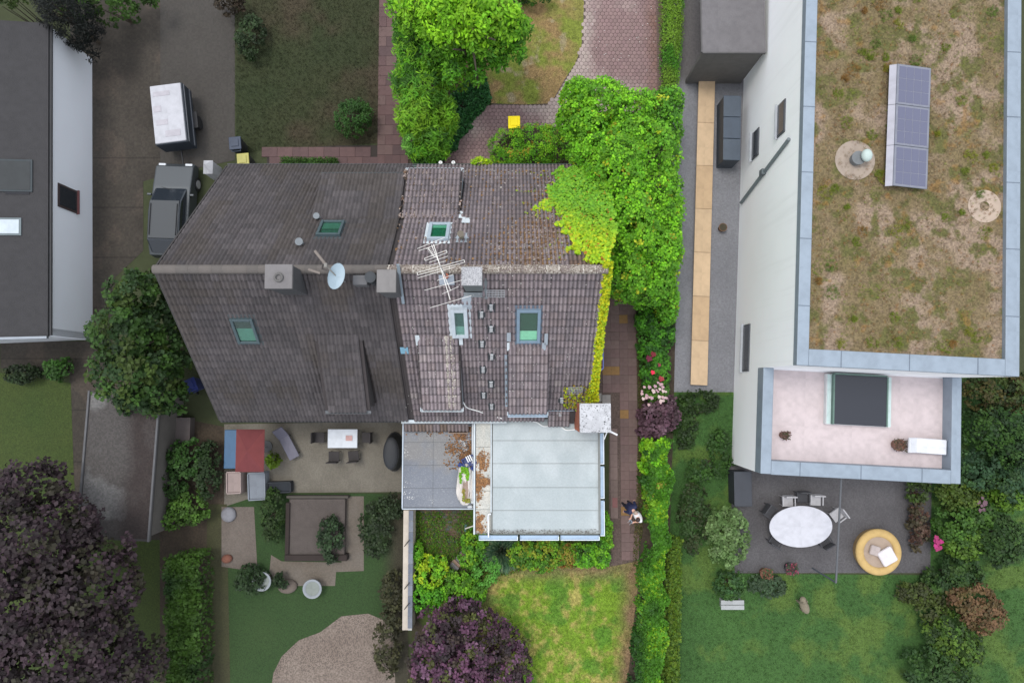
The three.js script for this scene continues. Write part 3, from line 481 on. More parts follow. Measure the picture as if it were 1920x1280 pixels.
  for (const [x, y, w, l] of [[864, 402, 0.14, 0.5], [869, 412, 0.13, 0.4], [876, 413, 0.2, 0.35]]) leadSheet(onN(x, y, 0.1 + 0.008 * (x - 864) / 5), -1, paleLead, w, l);
  leadSheet(onS(758, 657, 0.1), 1, mat(0.16, 0.32, 0.42, 0.7), 0.3, 0.33);
  part('flashing', [rbox(0.1, 0.03, 2.9, 0.01).applyMatrix4(new THREE.Matrix4().extractRotation(fS)).translate(onS(949, 715, 0.1).x, onS(949, 715, 0.1).y, onS(949, 715, 0.1).z)], zinc, house);
  part('flashing', [rbox(0.34, 0.03, 0.6, 0.01).applyMatrix4(new THREE.Matrix4().extractRotation(fS)).translate(onS(875, 567, 0.1).x, onS(875, 567, 0.1).y, onS(875, 567, 0.1).z)], lead, house);
  // chimney on the ridge
  const ch = new THREE.Group(); ch.name = 'chimney'; house.add(ch);
  const a = at(865, 500, 10.1), b = at(904, 535, 10.1), cx = (a.x + b.x) / 2, cz = (a.z + b.z) / 2, cw = b.x - a.x, cd = b.z - a.z;
  part('chimney_stack', [box(cw - 0.06, 2.4, cd - 0.06, cx, 8.85, cz)], mat(0.16, 0.18, 0.18, 0.9), ch);
  const capT = tex(256, 256, (u, v) => { const s = hash(u * 90 | 0, v * 90 | 0); return mixc([0.36, 0.36, 0.37], [0.06, 0.06, 0.07], smooth(0.84, 0.86, s)).map((q) => q * (0.85 + 0.3 * fbm(u * 8, v * 8)) * (s < 0.12 ? 1.35 : 1)); });
  part('chimney_cap', [rbox(cw, 0.12, cd, 0.015, cx, 10.05, cz)], new THREE.MeshStandardMaterial({ map: capT, roughness: 0.95, bumpMap: BUMP, bumpScale: 0.01 }), ch);
  part('apron', [rbox(cw + 0.2, 0.03, 0.22, 0.01).rotateX(ANG).translate(cx, yS(b.z + 0.08) + 0.11, b.z + 0.08), rbox(0.12, 0.03, 0.9, 0.01).rotateX(ANG).translate(b.x + 0.06, yS(cz + 0.2) + 0.12, cz + 0.2)], mat(0.2, 0.22, 0.23, 0.6), ch);
  // vent pipe on the street side
  const vp = onN(866, 446, 0.05), vent = new THREE.Group(); vent.name = 'vent_pipe'; house.add(vent);
  part('base_plate', [rbox(0.5, 0.02, 0.62, 0.008).applyMatrix4(new THREE.Matrix4().extractRotation(fN)).translate(vp.x, vp.y + 0.06, vp.z)], lead, vent);
  part('pipe', [cyl(0.1, 0.085, 0.62, vp.x, vp.y, vp.z)], mat(0.36, 0.33, 0.25, 0.8), vent); part('cowl', [cyl(0.12, 0.1, 0.07, vp.x, vp.y + 0.62, vp.z)], mat(0.15, 0.13, 0.1), vent);
  // snow guards and steps
  const guard = (x0, y0, x1, y1, n) => { const p = onS(x0, y0, 0.2), q = onS(x1, y0, 0.2), r = onS(x0, y1, 0.14), g = []; for (let i = 0; i <= n; i++) { const x = lerp(p.x, q.x, i / n); g.push(bar(V(x, p.y, p.z), V(x, r.y, r.z), 0.008, 0.008, 4)); } for (let k = 0; k < 4; k++) g.push(bar(V(p.x, lerp(p.y, r.y, k / 3), lerp(p.z, r.z, k / 3)), V(q.x, lerp(p.y, r.y, k / 3), lerp(p.z, r.z, k / 3)), 0.008, 0.008, 4)); part('snow_guard', g, mat(0.55, 0.56, 0.58, 0.5, { metalness: 0.2 }), house); };
  guard(912, 544, 946, 557, 12); guard(1066, 726, 1093, 738, 9);
  for (const [x, y, low_] of [[921, 577], [903, 590], [921, 617], [904, 645], [922, 669], [906, 693], [921, 720], [907, 741], [922, 762], [1053, 750], [1050, 775, 1]]) {
    const p = low_ ? at(x, y, 3.75) : onS(x, y, 0.1), st = new THREE.Group(); st.name = 'roof_step'; house.add(st); const g = [], tilt = new THREE.Matrix4().extractRotation(fS);
    part('base_plate', [rbox(0.27, 0.02, 0.42, 0.006).applyMatrix4(tilt).translate(p.x, p.y + 0.015, p.z)], mat(0.025, 0.03, 0.035, 0.6), st);
    for (let i = 0; i < 4; i++) g.push(box(0.012, 0.012, 0.2, -0.045 + i * 0.03, 0.12, 0.02)); for (let i = 0; i < 4; i++) g.push(box(0.11, 0.012, 0.012, 0, 0.12, -0.07 + i * 0.06)); g.push(rbox(0.14, 0.03, 0.03, 0.01, 0, 0.12, -0.09));
    part('tread', g.map((q) => q.translate(p.x, p.y, p.z)), mat(0.5, 0.52, 0.54, 0.5, { metalness: 0.3 }), st);
  }
  // chimney at the corner of the extension
  const c2 = new THREE.Group(); c2.name = 'chimney'; house.add(c2);
  const p0 = at(1087, 756, 5.6), p1 = at(1146, 811, 5.6), ex = (p0.x + p1.x) / 2, ez = (p0.z + p1.z) / 2, ew = p1.x - p0.x, ed = p1.z - p0.z;
  part('chimney_stack', [box(ew - 0.1, 5.4, ed - 0.1, ex, 2.7, ez)], brickRed, c2);
  const bg = prep(rbox(0.06, 0.062, 0.215, 0.006)), bm2 = [brickRed, mat(0.34, 0.11, 0.06, 0.9), mat(0.26, 0.08, 0.045, 0.9)];
  { const lists = [[], [], []]; for (let r = 0; r < 30; r++) for (let k = 0; k < 5; k++) { const z = p0.z + 0.12 + (r % 2) * 0.11 + k * 0.225; if (z < p1.z - 0.1) lists[(r * 7 + k * 3) % 3].push(bg.clone().translate(p0.x + 0.035, 3.3 + r * 0.073, z)); } lists.forEach((l, i) => part('bricks', l, bm2[i], c2, { kind: 'stuff' })); }
  const cap2 = tex(256, 256, (u, v) => { let k = 0.34 + 0.2 * fbm(u * 6, v * 6); const f = fbm(u * 34 + 3, v * 34, 2), rim = Math.max(Math.abs(u - 0.5), Math.abs(v - 0.5)); k = lerp(k, 0.14, smooth(0.7, 0.78, f + (rim > 0.28 ? 0.08 : -0.04)) * 0.8); for (const [a2, b2, r2] of [[0.22, 0.42, 0.025], [0.1, 0.47, 0.016], [0.55, 0.1, 0.024], [0.51, 0.16, 0.015], [0.57, 0.24, 0.018], [0.8, 0.63, 0.03], [0.79, 0.71, 0.018], [0.2, 0.68, 0.016], [0.13, 0.79, 0.024], [0.62, 0.94, 0.02], [0.08, 0.89, 0.014]]) k = lerp(k, 0.07, smooth(r2 * 1.3, r2 * 0.7, Math.hypot(u - a2, v - b2))); return [k * 0.97, k * 0.98, k * 1.02]; });
  { const g = rbox(ew, 0.12, ed, 0.012, 0, 0, 0), gp = prep(g), po = gp.attributes.position, uv = gp.attributes.uv; for (let i = 0; i < po.count; i++) uv.setXY(i, po.getX(i) / ew + 0.5, po.getZ(i) / ed + 0.5); gp.translate(ex, 5.54, ez); part('chimney_cap', gp, new THREE.MeshStandardMaterial({ map: cap2, roughness: 0.9, bumpMap: BUMP, bumpScale: 0.004 }), c2); }
  part('bracket', [bar(at(1143, 808, 5.3), at(1157, 815, 5.1), 0.04), bar(at(1139, 808, 5.3), at(1133, 823, 4.9), 0.025)], mat(0.8, 0.8, 0.82, 0.6), c2);
  // ---- extension with two flat roofs
  const e0 = at(889, 786, 3.2), e1 = at(1127, 1001, 3.2), eh = 3.2, eTop = RZ + RUN - 0.1;
  part('extension_wall', [box(e1.x - e0.x - 0.06, eh - 0.1, e1.z - eTop - 0.1, (e0.x + e1.x) / 2, (eh - 0.1) / 2, (eTop + e1.z) / 2 - 0.05)], render_, house);
  const fl = at(756, 800, 3), fr = at(886, 953, 3);
  part('extension_wall', [box(fr.x - fl.x - 0.05, 2.85, fr.z - eTop, (fl.x + fr.x) / 2, 1.425, (fr.z + eTop) / 2 - 0.04)], render_, house);
  const flat = part('flat_roof', [box(e1.x - e0.x, 0.12, e1.z - eTop, (e0.x + e1.x) / 2, eh - 0.08, (eTop + e1.z) / 2)], mat(0.2, 0.21, 0.2, 0.95), house);
  const tone = (x, z) => { const edge = Math.max(smooth(e1.z - 0.25, e1.z - 0.02, z), smooth(e1.x - 0.28, e1.x - 0.05, x) * 0.7 * fbm(x * 9, z * 2.3), smooth(eTop + 0.5, eTop + 0.1, z) * 0.5); const f = smooth(0.25, 0.75, fbm(x * 1.3, z * 0.9, 5)), s = speck(x, z, 26); return mixc(mixc([0.33, 0.37, 0.377], [0.4, 0.438, 0.445], f), [0.13, 0.13, 0.115], clamp(edge * (0.5 + fbm(x * 6, z * 6)) * 0.75)).map((q) => q * (0.94 + 0.1 * s)); };
  const seams = [786, 826, 869, 914, 957, 1001].map((y) => at(0, y, eh).z), mainX = at(924, 900, eh).x; seams[0] = eTop + 0.02;
  const sheetMesh = (x0, x1, z0, z1, y, fn, parent, rough = 0.8) => { const o = patch('roofing_sheet', [V(x0, 0, z0), V(x1, 0, z0), V(x1, 0, z1), V(x0, 0, z1)], y, 200, fn, rough, 0.004, null, parent); part('seam', [box(x1 - x0, 0.012, 0.02, (x0 + x1) / 2, y - 0.001, z1)], mat(0.19, 0.2, 0.19, 0.9), o); return o; };
  for (let i = 0; i < 5; i++) sheetMesh(mainX, e1.x - 0.1, seams[i], seams[i + 1] - 0.005, eh + 0.012 - i * 0.003, tone, flat);
  const rust = (x, z) => { const f = smooth(0.53, 0.68, fbm(x * 2.2 + 4, z * 1.7 + 1)), g = fbm(x * 3, z * 1.1 + 5); return mixc(mixc([0.36, 0.38, 0.36], [0.52, 0.47, 0.4], g), mixc([0.24, 0.12, 0.055], [0.1, 0.06, 0.035], fbm(x * 9, z * 9)), f).map((q) => q * (0.85 + 0.3 * speck(x, z, 28))); };
  { const zs = [eTop + 0.02, at(0, 838, eh).z, at(0, 868, eh).z, at(0, 895, eh).z, at(0, 920, eh).z, at(0, 955, eh).z, e1.z - 0.06]; for (let i = 0; i < 6; i++) sheetMesh(e0.x + 0.08, mainX - 0.1, zs[i], zs[i + 1] - 0.004, eh + 0.03 - i * 0.003, rust, flat, 0.9); }
  part('parapet', [rbox(0.07, 0.16, e1.z - eTop, 0.02, e0.x + 0.02, eh + 0.02, (eTop + e1.z) / 2), rbox(0.05, 0.09, at(0, 960, eh).z - eTop, 0.015, mainX - 0.07, eh + 0.02, (eTop + at(0, 960, eh).z) / 2)], paleLead, house);
  { // box gutters: three lengths along the garden edge, three along the side
    const trough = (x0, x1, z0, z1, y) => { const g = new THREE.Group(); g.name = 'box_gutter'; house.add(g); const w = x1 - x0, d = z1 - z0, cx2 = (x0 + x1) / 2, cz2 = (z0 + z1) / 2; part('trough', [box(w, 0.015, d, cx2, y - 0.1, cz2), box(w, 0.1, 0.015, cx2, y - 0.045, z0 + 0.008), box(0.015, 0.1, d - 0.04, x0 + 0.008, y - 0.045, cz2)], mat(0.36, 0.47, 0.6, 0.4, { metalness: 0.2, bump: 0.001 }), g); part('rim', [box(w, 0.12, 0.03, cx2, y - 0.04, z1 - 0.016), box(0.03, 0.12, d - 0.07, x1 - 0.016, y - 0.04, cz2)], mat(0.66, 0.72, 0.78, 0.5, { bump: 0.001 }), g); };
    const gz = at(0, 1003, 3.1).z, gz2 = at(0, 1010, 3.1).z; for (const [a2, b2] of [[898, 971], [975, 1048], [1051, 1124]]) trough(at(a2, 1005, 3.1).x, at(b2, 1005, 3.1).x, gz, gz2 + 0.05, 3.16);
    const gx = at(1124, 900, 3.1).x, gx2 = at(1132, 900, 3.1).x; for (const [a2, b2] of [[812, 870], [874, 934], [938, 1004]]) trough(gx + 0.02, gx2 + 0.02, at(0, a2, 3.1).z, at(0, b2, 3.1).z, 3.16);
  }
  const flatL = part('flat_roof', [box(fr.x - fl.x, 0.12, fr.z - eTop, (fl.x + fr.x) / 2, 2.92, (eTop + fr.z) / 2)], mat(0.1, 0.105, 0.115, 0.95), house);
  const bit = (x, z) => { const lich = smooth(0.5, 0.7, fbm(x * 1.1 + 7, z * 1.1 + 3)), s = speck(x, z, 24), right = smooth(-2.1, -1.75, x) * 0; let c = mixc([0.125, 0.137, 0.165], [0.18, 0.192, 0.215], fbm(x * 0.9, z * 0.9)); c = mixc(c, [0.22, 0.2, 0.17], smooth(0.5, 0.7, fbm(x * 0.7 + 60, z * 0.7)) * 0.5); c = mixc(c, [0.5, 0.49, 0.47], (s > 0.84 ? 0.8 : 0) * (0.1 + 1.1 * lich)); return c.map((q) => q * (0.92 + 0.16 * speck(x, z, 40))); };
  { const zs = [808, 829, 872, 915, 951].map((y) => at(0, y, 3).z), xs = [757, 812, 884].map((x) => at(x, 870, 3).x); zs[0] = eTop + 0.3; for (let i = 0; i < 4; i++) for (let k = 0; k < 2; k++) { const o = patch('roofing_sheet', [V(xs[k], 0, zs[i]), V(xs[k + 1] - 0.008, 0, zs[i]), V(xs[k + 1] - 0.008, 0, zs[i + 1] - 0.006), V(xs[k], 0, zs[i + 1] - 0.006)], 2.995 - i * 0.003 + k * 0.002, 160, bit, 0.85, 0.004, null, flatL); part('seam', [box(xs[k + 1] - xs[k], 0.01, 0.015, (xs[k] + xs[k + 1]) / 2, 2.993 - i * 0.003, zs[i + 1]), box(0.012, 0.01, zs[i + 1] - zs[i], xs[k + 1], 2.993 - i * 0.003, (zs[i] + zs[i + 1]) / 2)], mat(0.1, 0.105, 0.11), o); } }
  part('edge_trim', [rbox(fr.x - fl.x + 0.05, 0.14, 0.05, 0.015, (fl.x + fr.x) / 2, 2.95, fr.z + 0.02), rbox(0.06, 0.12, fr.z - eTop, 0.015, fl.x - 0.01, 2.96, (fr.z + eTop) / 2)], mat(0.42, 0.47, 0.53, 0.5, { metalness: 0.2 }), house);
  part('downpipe', [bar(V(e0.x - 0.06, 3.08, eTop + 0.2), V(e0.x - 0.06, 3.08, e1.z - 1.3), 0.05, 0.05, 10), ball(0.09, e0.x - 0.06, 3.08, e1.z - 1.3), tube([V(e0.x - 0.06, 3.05, e1.z - 1.1), V(e0.x - 0.28, 2.9, e1.z - 1.06), V(e0.x - 0.22, 2.4, e1.z - 1.0), V(e0.x - 0.1, 1.2, e1.z - 1.0), V(e0.x - 0.1, 0.05, e1.z - 1.0)], 0.06, 30, 8)], mat(0.55, 0.57, 0.58, 0.6), house);
  part('cable', [tube([onS(868, 753, 0.16), onS(876, 764, 0.12), onS(895, 770, 0.14), V(at(918, 778, 3.7).x, 3.72, at(918, 778, 3.7).z), at(940, 784, 3.75), at(958, 789, 3.4), at(985, 789, 3.28), at(1005, 791, 3.27), at(1020, 799, 3.26), at(1040, 796, 3.24), at(1052, 800, 3.25), at(1062, 806, 3.26), at(1078, 805, 3.3)], 0.026, 120, 6)], mat(0.75, 0.75, 0.73, 0.6), house);
  // blue edged canopy on the gable
  const by = 2.3, bp = [[1121, 612], [1130, 612], [1131, 690], [1127, 694], [1122, 690]].map(([x, y]) => at(x, y, by)), can = new THREE.Group(); can.name = 'canopy'; house.add(can);
  part('canopy_roof', [slab(bp, by - 0.06, by)], mat(0.2, 0.07, 0.06, 0.9), can);
  for (let i = 0; i < 9; i++) { const z = lerp(bp[0].z, bp[2].z, (i + 0.5) / 9.3); part('canopy_tile', [rbox(bp[1].x - bp[0].x - 0.05, 0.04, 0.19, 0.01, (bp[0].x + bp[1].x) / 2, by + 0.02, z)], i % 2 ? mat(0.26, 0.1, 0.085, 0.9) : mat(0.21, 0.085, 0.075, 0.9), can); }
  part('trim', [bar(bp[1], bp[2], 0.03), bar(bp[2], bp[3], 0.03), bar(bp[3], bp[4], 0.03), bar(bp[4], bp[0], 0.03)], mat(0.16, 0.22, 0.55, 0.5), can);
  // cap of ventilation pipes at the street eaves
  for (const [x, y] of [[826, 305], [850, 305]]) { const p = at(x, y, 3.5); const vg = new THREE.Group(); vg.name = 'vent_pipe'; house.add(vg); part('pipe', [cyl(0.03, 0.03, 3.5, p.x, 0, p.z)], mat(0.6, 0.6, 0.58), vg); part('cap', [new THREE.TorusGeometry(0.055, 0.03, 8, 16).rotateX(Math.PI / 2).translate(p.x, 3.52, p.z)], mat(0.75, 0.75, 0.73), vg); }
  // moss, lichen and leaf litter
  const dirt = [], lich = [], add = (l, p, n, s, c) => l.push({ p, n: n.clone().add(sphereDir().multiplyScalar(0.25)), s, c });
  for (let i = 0; i < 26000; i++) { const px = rr(742, 1100), py = rr(316, 500), p = onN(px, py, 0.085), w = Math.max(smooth(880, 1040, px) * smooth(390, 450, py), smooth(345, 312, py) * 0.45, smooth(960, 1040, px) * 0.4, 0.04); if (px < 868 && py < 412) continue; if (rnd() < w * smooth(0.3, 0.5, fbm(p.x * 1.4, p.z * 1.4)) * 0.95) { p.x = Math.round(p.x / 0.15) * 0.15 + 0.03 + rr(-0.03, 0.03); add(dirt, p, nN, rr(0.05, 0.17), jitter(pick([[0.17, 0.085, 0.03], [0.21, 0.115, 0.045], [0.1, 0.06, 0.028], [0.27, 0.24, 0.22]]), 0.4)); } }
  const nD = V(0, dN.top[0] - dN.eave[0], 0), fD = faceFrame(dN.x1, dN.top, dN.eave), upD = V(0, 0, 0).setFromMatrixColumn(fD, 1), lenD = Math.hypot(dN.top[0] - dN.eave[0], dN.top[1] - dN.eave[1]);
  for (let i = 0; i < 5200; i++) { const x = Math.round(rr(0.05, dN.x1 - dN.x0) / 0.15) * 0.15 + rr(-0.035, 0.035), s = lenD * (1 - Math.pow(rnd(), 1.5)), p = V(x, 0.07, s).applyMatrix4(fD); if (fbm(Math.round(x / 0.15) * 3.1, s * 2.5) < 0.45) continue; add(dirt, p, upD, rr(0.05, 0.15), jitter(pick([[0.07, 0.045, 0.03], [0.11, 0.06, 0.035], [0.05, 0.035, 0.03], [0.33, 0.27, 0.24], [0.26, 0.21, 0.18]]), 0.4)); }
  for (let i = 0; i < 800; i++) { const p = onS(rr(760, 1135), rr(515, 775), 0.09); if (p.x > XR - 0.1) continue; const d = dS.find((q) => p.x > q.x0 && p.x < q.x1 && p.z > q.top[1]); if (d) { const f = faceFrame(0, d.top, d.eave), q = V(p.x, 0.1, rr(0.05, 3)).applyMatrix4(f); p.copy(q); if (p.z > d.eave[1]) continue; } add(lich, p, nS, rr(0.02, 0.055), jitter(pick([[0.5, 0.48, 0.44], [0.38, 0.36, 0.33], [0.6, 0.58, 0.55]]), 0.3)); }
  { const d = dS[0], f = faceFrame(0, d.top, d.eave); for (let i = 0; i < 1100; i++) { const k = rnd() < 0.6 ? 0.7 : 0.82, x = lerp(d.x0, d.x1, k) + rr(-0.06, 0.06), q = V(x, 0.09, Math.pow(rnd(), 1.2) * 3.2).applyMatrix4(f); if (q.z < d.eave[1]) add(lich, q, upD.clone().setZ(0.6), rr(0.03, 0.085), jitter(pick([[0.36, 0.33, 0.29], [0.5, 0.46, 0.4], [0.25, 0.21, 0.17]]), 0.3)); } }
  for (let i = 0; i < 1900; i++) { const x = rr(-4.2, XR), a2 = rr(-1.2, 1.2); add(lich, V(x, RY + 0.045 + Math.cos(a2) * 0.138, RZ + Math.sin(a2) * 0.16), V(0, Math.cos(a2), Math.sin(a2)), rr(0.025, 0.07), jitter(pick([[0.3, 0.26, 0.22], [0.42, 0.38, 0.33], [0.12, 0.09, 0.07]]), 0.3)); }
  // litter on the flat roofs
  for (let i = 0; i < 9000; i++) { const px = rr(760, 884), py = rr(800, 880), p = at(px, py, 3.01), w = Math.max(smooth(828, 874, px) * smooth(895, 845, py) * 1.3, smooth(822, 803, py) * 0.75 * smooth(0.3, 0.6, fbm(p.x * 2, p.z * 2 + 3))); if (rnd() < w * (0.15 + 1.3 * smooth(0.35, 0.6, fbm(p.x * 3, p.z * 3)))) add(dirt, p, V(0, 1, 0), rr(0.03, 0.085), jitter(pick([[0.2, 0.09, 0.03], [0.14, 0.065, 0.025], [0.26, 0.13, 0.05], [0.05, 0.035, 0.025]]), 0.4)); }
  for (let i = 0; i < 2000; i++) { const px = rr(893, 916), py = rr(790, 1000), p = at(px, py, 3.24); if (fbm(p.x * 2.2 + 4, p.z * 1.7 + 1) > 0.56 + rr(-0.06, 0.1)) add(dirt, p, V(0, 1, 0), rr(0.03, 0.09), jitter(pick([[0.24, 0.11, 0.04], [0.16, 0.08, 0.035], [0.32, 0.17, 0.07]]), 0.4)); }
  for (let i = 0; i < 260; i++) { const p = at(rr(900, 1122), 994 + rr(-2, 6), 3.225); add(dirt, p, V(0, 1, 0), rr(0.02, 0.05), jitter([0.07, 0.055, 0.045], 0.5)); }
  leaves('leaf_litter', dirt, LEAF.broad, house, dryMat, { kind: 'stuff' }); leaves('lichen', lich, LEAF.broad, house, dryMat, { kind: 'stuff' });
  rebase(house, V(-0.7, 0, RZ));
}
// ---- left half
const house2 = thing('semi_detached_house', 'plain grey-brown house half with dish and pale chimneys, beyond the party line', 'house');
{
  gable(XL + 0.15, XP - 0.005, mat(0.3, 0.28, 0.26), house2);
  const roof = roofFaces(house2, XL, XP - 0.005), rest = [];
  const W = (p, c) => { const g = (c[0] + c[1] + c[2]) / 3; const k = 0.47 * (0.7 + 0.6 * fbm(p.x * 0.6, p.z * 0.6)); return mixc(scl(mixc(c, [g * 1.02, g * 0.93, g * 0.95], 0.6), k), [0.07, 0.055, 0.042], smooth(0.5, 0.7, fbm(p.x * 0.8 + 30, p.z * 0.9)) * 0.5); };
  const e = at(650, 768, 5.3), j = onS(650, 625), d = { x0: at(610, 768, 5.3).x, x1: at(694, 768, 5.3).x, top: [j.y + 0.03, j.z], eave: [5.3, e.z] };
  const eN = at(700, 330, 5.35), jN = onN(700, 410), dN = { x0: at(603, 330, 5.35).x, x1: XP - 0.02, top: [jN.y + 0.03, jN.z], eave: [5.35, eN.z] };
  const skS = [onS(432, 592), onS(490, 638)], skN = [onN(604, 421), onN(638, 448)];
  const inSk = (k, x, z) => x > Math.min(k[0].x, k[1].x) && x < Math.max(k[0].x, k[1].x) && z > Math.min(k[0].z, k[1].z) && z < Math.max(k[0].z, k[1].z);
  tiles(roof.s, fS, XL + 0.02, 26, ROWS, (x, s) => { const z = RZ + s * Math.cos(ANG); return (x > d.x0 + 0.1 && x < d.x1 - 0.1 && z > d.top[1] + 0.2 && z < d.eave[1] - 0.2) || inSk(skS, x, z); }, rest, ROW, false, W);
  tiles(roof.n, fN, -XP + 0.03, 26, ROWS, (x, s) => { const z = RZ - s * Math.cos(ANG); return (-x > dN.x0 + 0.1 && -x < dN.x1 && z < dN.top[1] - 0.2 && z > dN.eave[1] + 0.2) || inSk(skN, -x, z); }, rest, ROW, false, W);
  dormer(house2, d.x0, d.x1, d.top, d.eave, rest, false, (p, c) => scl(W(p, c), 1.08), darkBoard); dormer(house2, dN.x0, dN.x1, dN.top, dN.eave, rest, false, W, darkBoard);
  tileMass(rest, house2, tilePlain);
  ridge(house2, XL - 0.02, XP - 0.02, [mat(0.125, 0.11, 0.1), mat(0.11, 0.098, 0.09)], 1);
  gutter(house2, XL, -4.63, 3.55, RZ + RUN + 0.06, mat(0.06, 0.06, 0.065, 0.6)); gutter(house2, XL, XP, 3.55, RZ - RUN - 0.08, mat(0.1, 0.1, 0.11, 0.6));
  part('verge_board', [box(0.06, 0.22, 7.6, XL - 0.02, (RY + yS(RZ + RUN)) / 2 - 0.1, RZ + RUN / 2, 0, ANG), box(0.06, 0.22, 7.6, XL - 0.02, (RY + yS(RZ + RUN)) / 2 - 0.1, RZ - RUN / 2, 0, -ANG)], darkBoard, house2);
  skylight(house2, ...skS, fS, { frame: mat(0.06, 0.09, 0.1, 0.5), inside: [0.01, 0.02, 0.02], blind: 0.6, blindC: [0.1, 0.21, 0.19], flash: mat(0.06, 0.07, 0.075), fw: 0.1 });
  skylight(house2, ...skN, fN, { frame: mat(0.06, 0.09, 0.1, 0.5), inside: [0.02, 0.09, 0.08], blind: 0.5, blindC: [0.06, 0.15, 0.13], flash: mat(0.06, 0.07, 0.075) });
  const stack = (x0, y0, x1, y1, h, m, capM) => { const a = at(x0, y0, h), b = at(x1, y1, h), c = new THREE.Group(); c.name = 'chimney'; house2.add(c); part('chimney_stack', [box(b.x - a.x - 0.06, 3, b.z - a.z - 0.06, (a.x + b.x) / 2, h - 1.55, (a.z + b.z) / 2)], m, c); part('chimney_cap', [rbox(b.x - a.x, 0.12, b.z - a.z, 0.02, (a.x + b.x) / 2, h - 0.06, (a.z + b.z) / 2)], capM, c); return c; };
  const c1 = stack(496, 495, 547, 541, 10.2, mat(0.07, 0.07, 0.075), mat(0.17, 0.16, 0.16)); { const p = at(522, 520, 10.22); part('flue', [new THREE.TorusGeometry(0.12, 0.04, 8, 18).rotateX(Math.PI / 2).translate(p.x, p.y + 0.02, p.z)], mat(0.12, 0.115, 0.11), c1); }
  const c2 = stack(706, 505, 742, 548, 9.9, mat(0.1, 0.1, 0.105), mat(0.19, 0.18, 0.175)); { const p = at(695, 520, 9.6); part('flue', [cyl(0.19, 0.16, 1.2, p.x, 8.5, p.z)], mat(0.05, 0.055, 0.06), c2); const q = at(674, 524, 9.2); part('flue', [rbox(0.5, 1.1, 0.35, 0.05, q.x, 8.6, q.z)], mat(0.12, 0.12, 0.125), c2); }
  part('flashing', [rbox(0.11, 0.05, 1.7, 0.02).rotateX(ANG).translate(onS(751, 533, 0.2).x, onS(751, 533, 0.2).y, onS(751, 533, 0.2).z)], mat(0.24, 0.29, 0.33, 0.5), house2);
  for (const [x, y, s] of [[597, 408, 0.12], [565, 456, 0.14]]) { const p = onN(x, y, 0.1); part('vent_pipe', [cyl(0.09, 0.075, 0.35, p.x, p.y - 0.1, p.z), cyl(s, s * 0.8, 0.06, p.x, p.y + 0.25, p.z)], mat(0.2, 0.22, 0.235), house2); }
  rebase(house2, V(-8.35, 0, RZ));
}
{ // satellite dish on the left roof
  const p = at(630, 512, 10), t = thing('satellite_dish', 'pale blue satellite dish beside the chimneys of the left roof', 'satellite dish', V(p.x, onS(630, 520).y, p.z + 0.1));
  const h = 10 - t.position.y, g = new THREE.SphereGeometry(0.75, 20, 8, 0, 6.2832, 0, 0.62).scale(0.6, 0.5, 1).translate(0, -0.36, 0).rotateX(Math.PI).rotateZ(-0.35).rotateY(-0.25).translate(0, h, 0);
  part('dish', [g], mat(0.28, 0.36, 0.41, 0.5, { side: THREE.DoubleSide, bump: 0.001 }), t);
  part('mast', [bar(V(0, -0.3, 0), V(0, h - 0.05, 0), 0.035)], mat(0.2, 0.2, 0.2), t); part('arm', [bar(V(0, h - 0.05, 0), V(-0.25, h + 0.35, -0.3), 0.02), rbox(0.1, 0.08, 0.14, 0.02, -0.25, h + 0.35, -0.3)], mat(0.22, 0.21, 0.19), t);
}
{ // bent aerial bracket left of the dish
  const t = thing('roof_aerial', 'short beige aerial arm bent over the left ridge', 'aerial', V(at(600, 505, 9.2).x, 9.1, RZ));
  const q = (x, y, h) => at(x, y, h).sub(t.position);
  part('mast', [bar(V(0, -0.1, 0), q(606, 492, 10.3), 0.03)], mat(0.15, 0.13, 0.12), t); part('arm', [bar(q(590, 470, 10.3), q(612, 498, 10.3), 0.05), bar(q(578, 505, 10.2), q(600, 512, 10.2), 0.045)], mat(0.2, 0.17, 0.15), t);
}
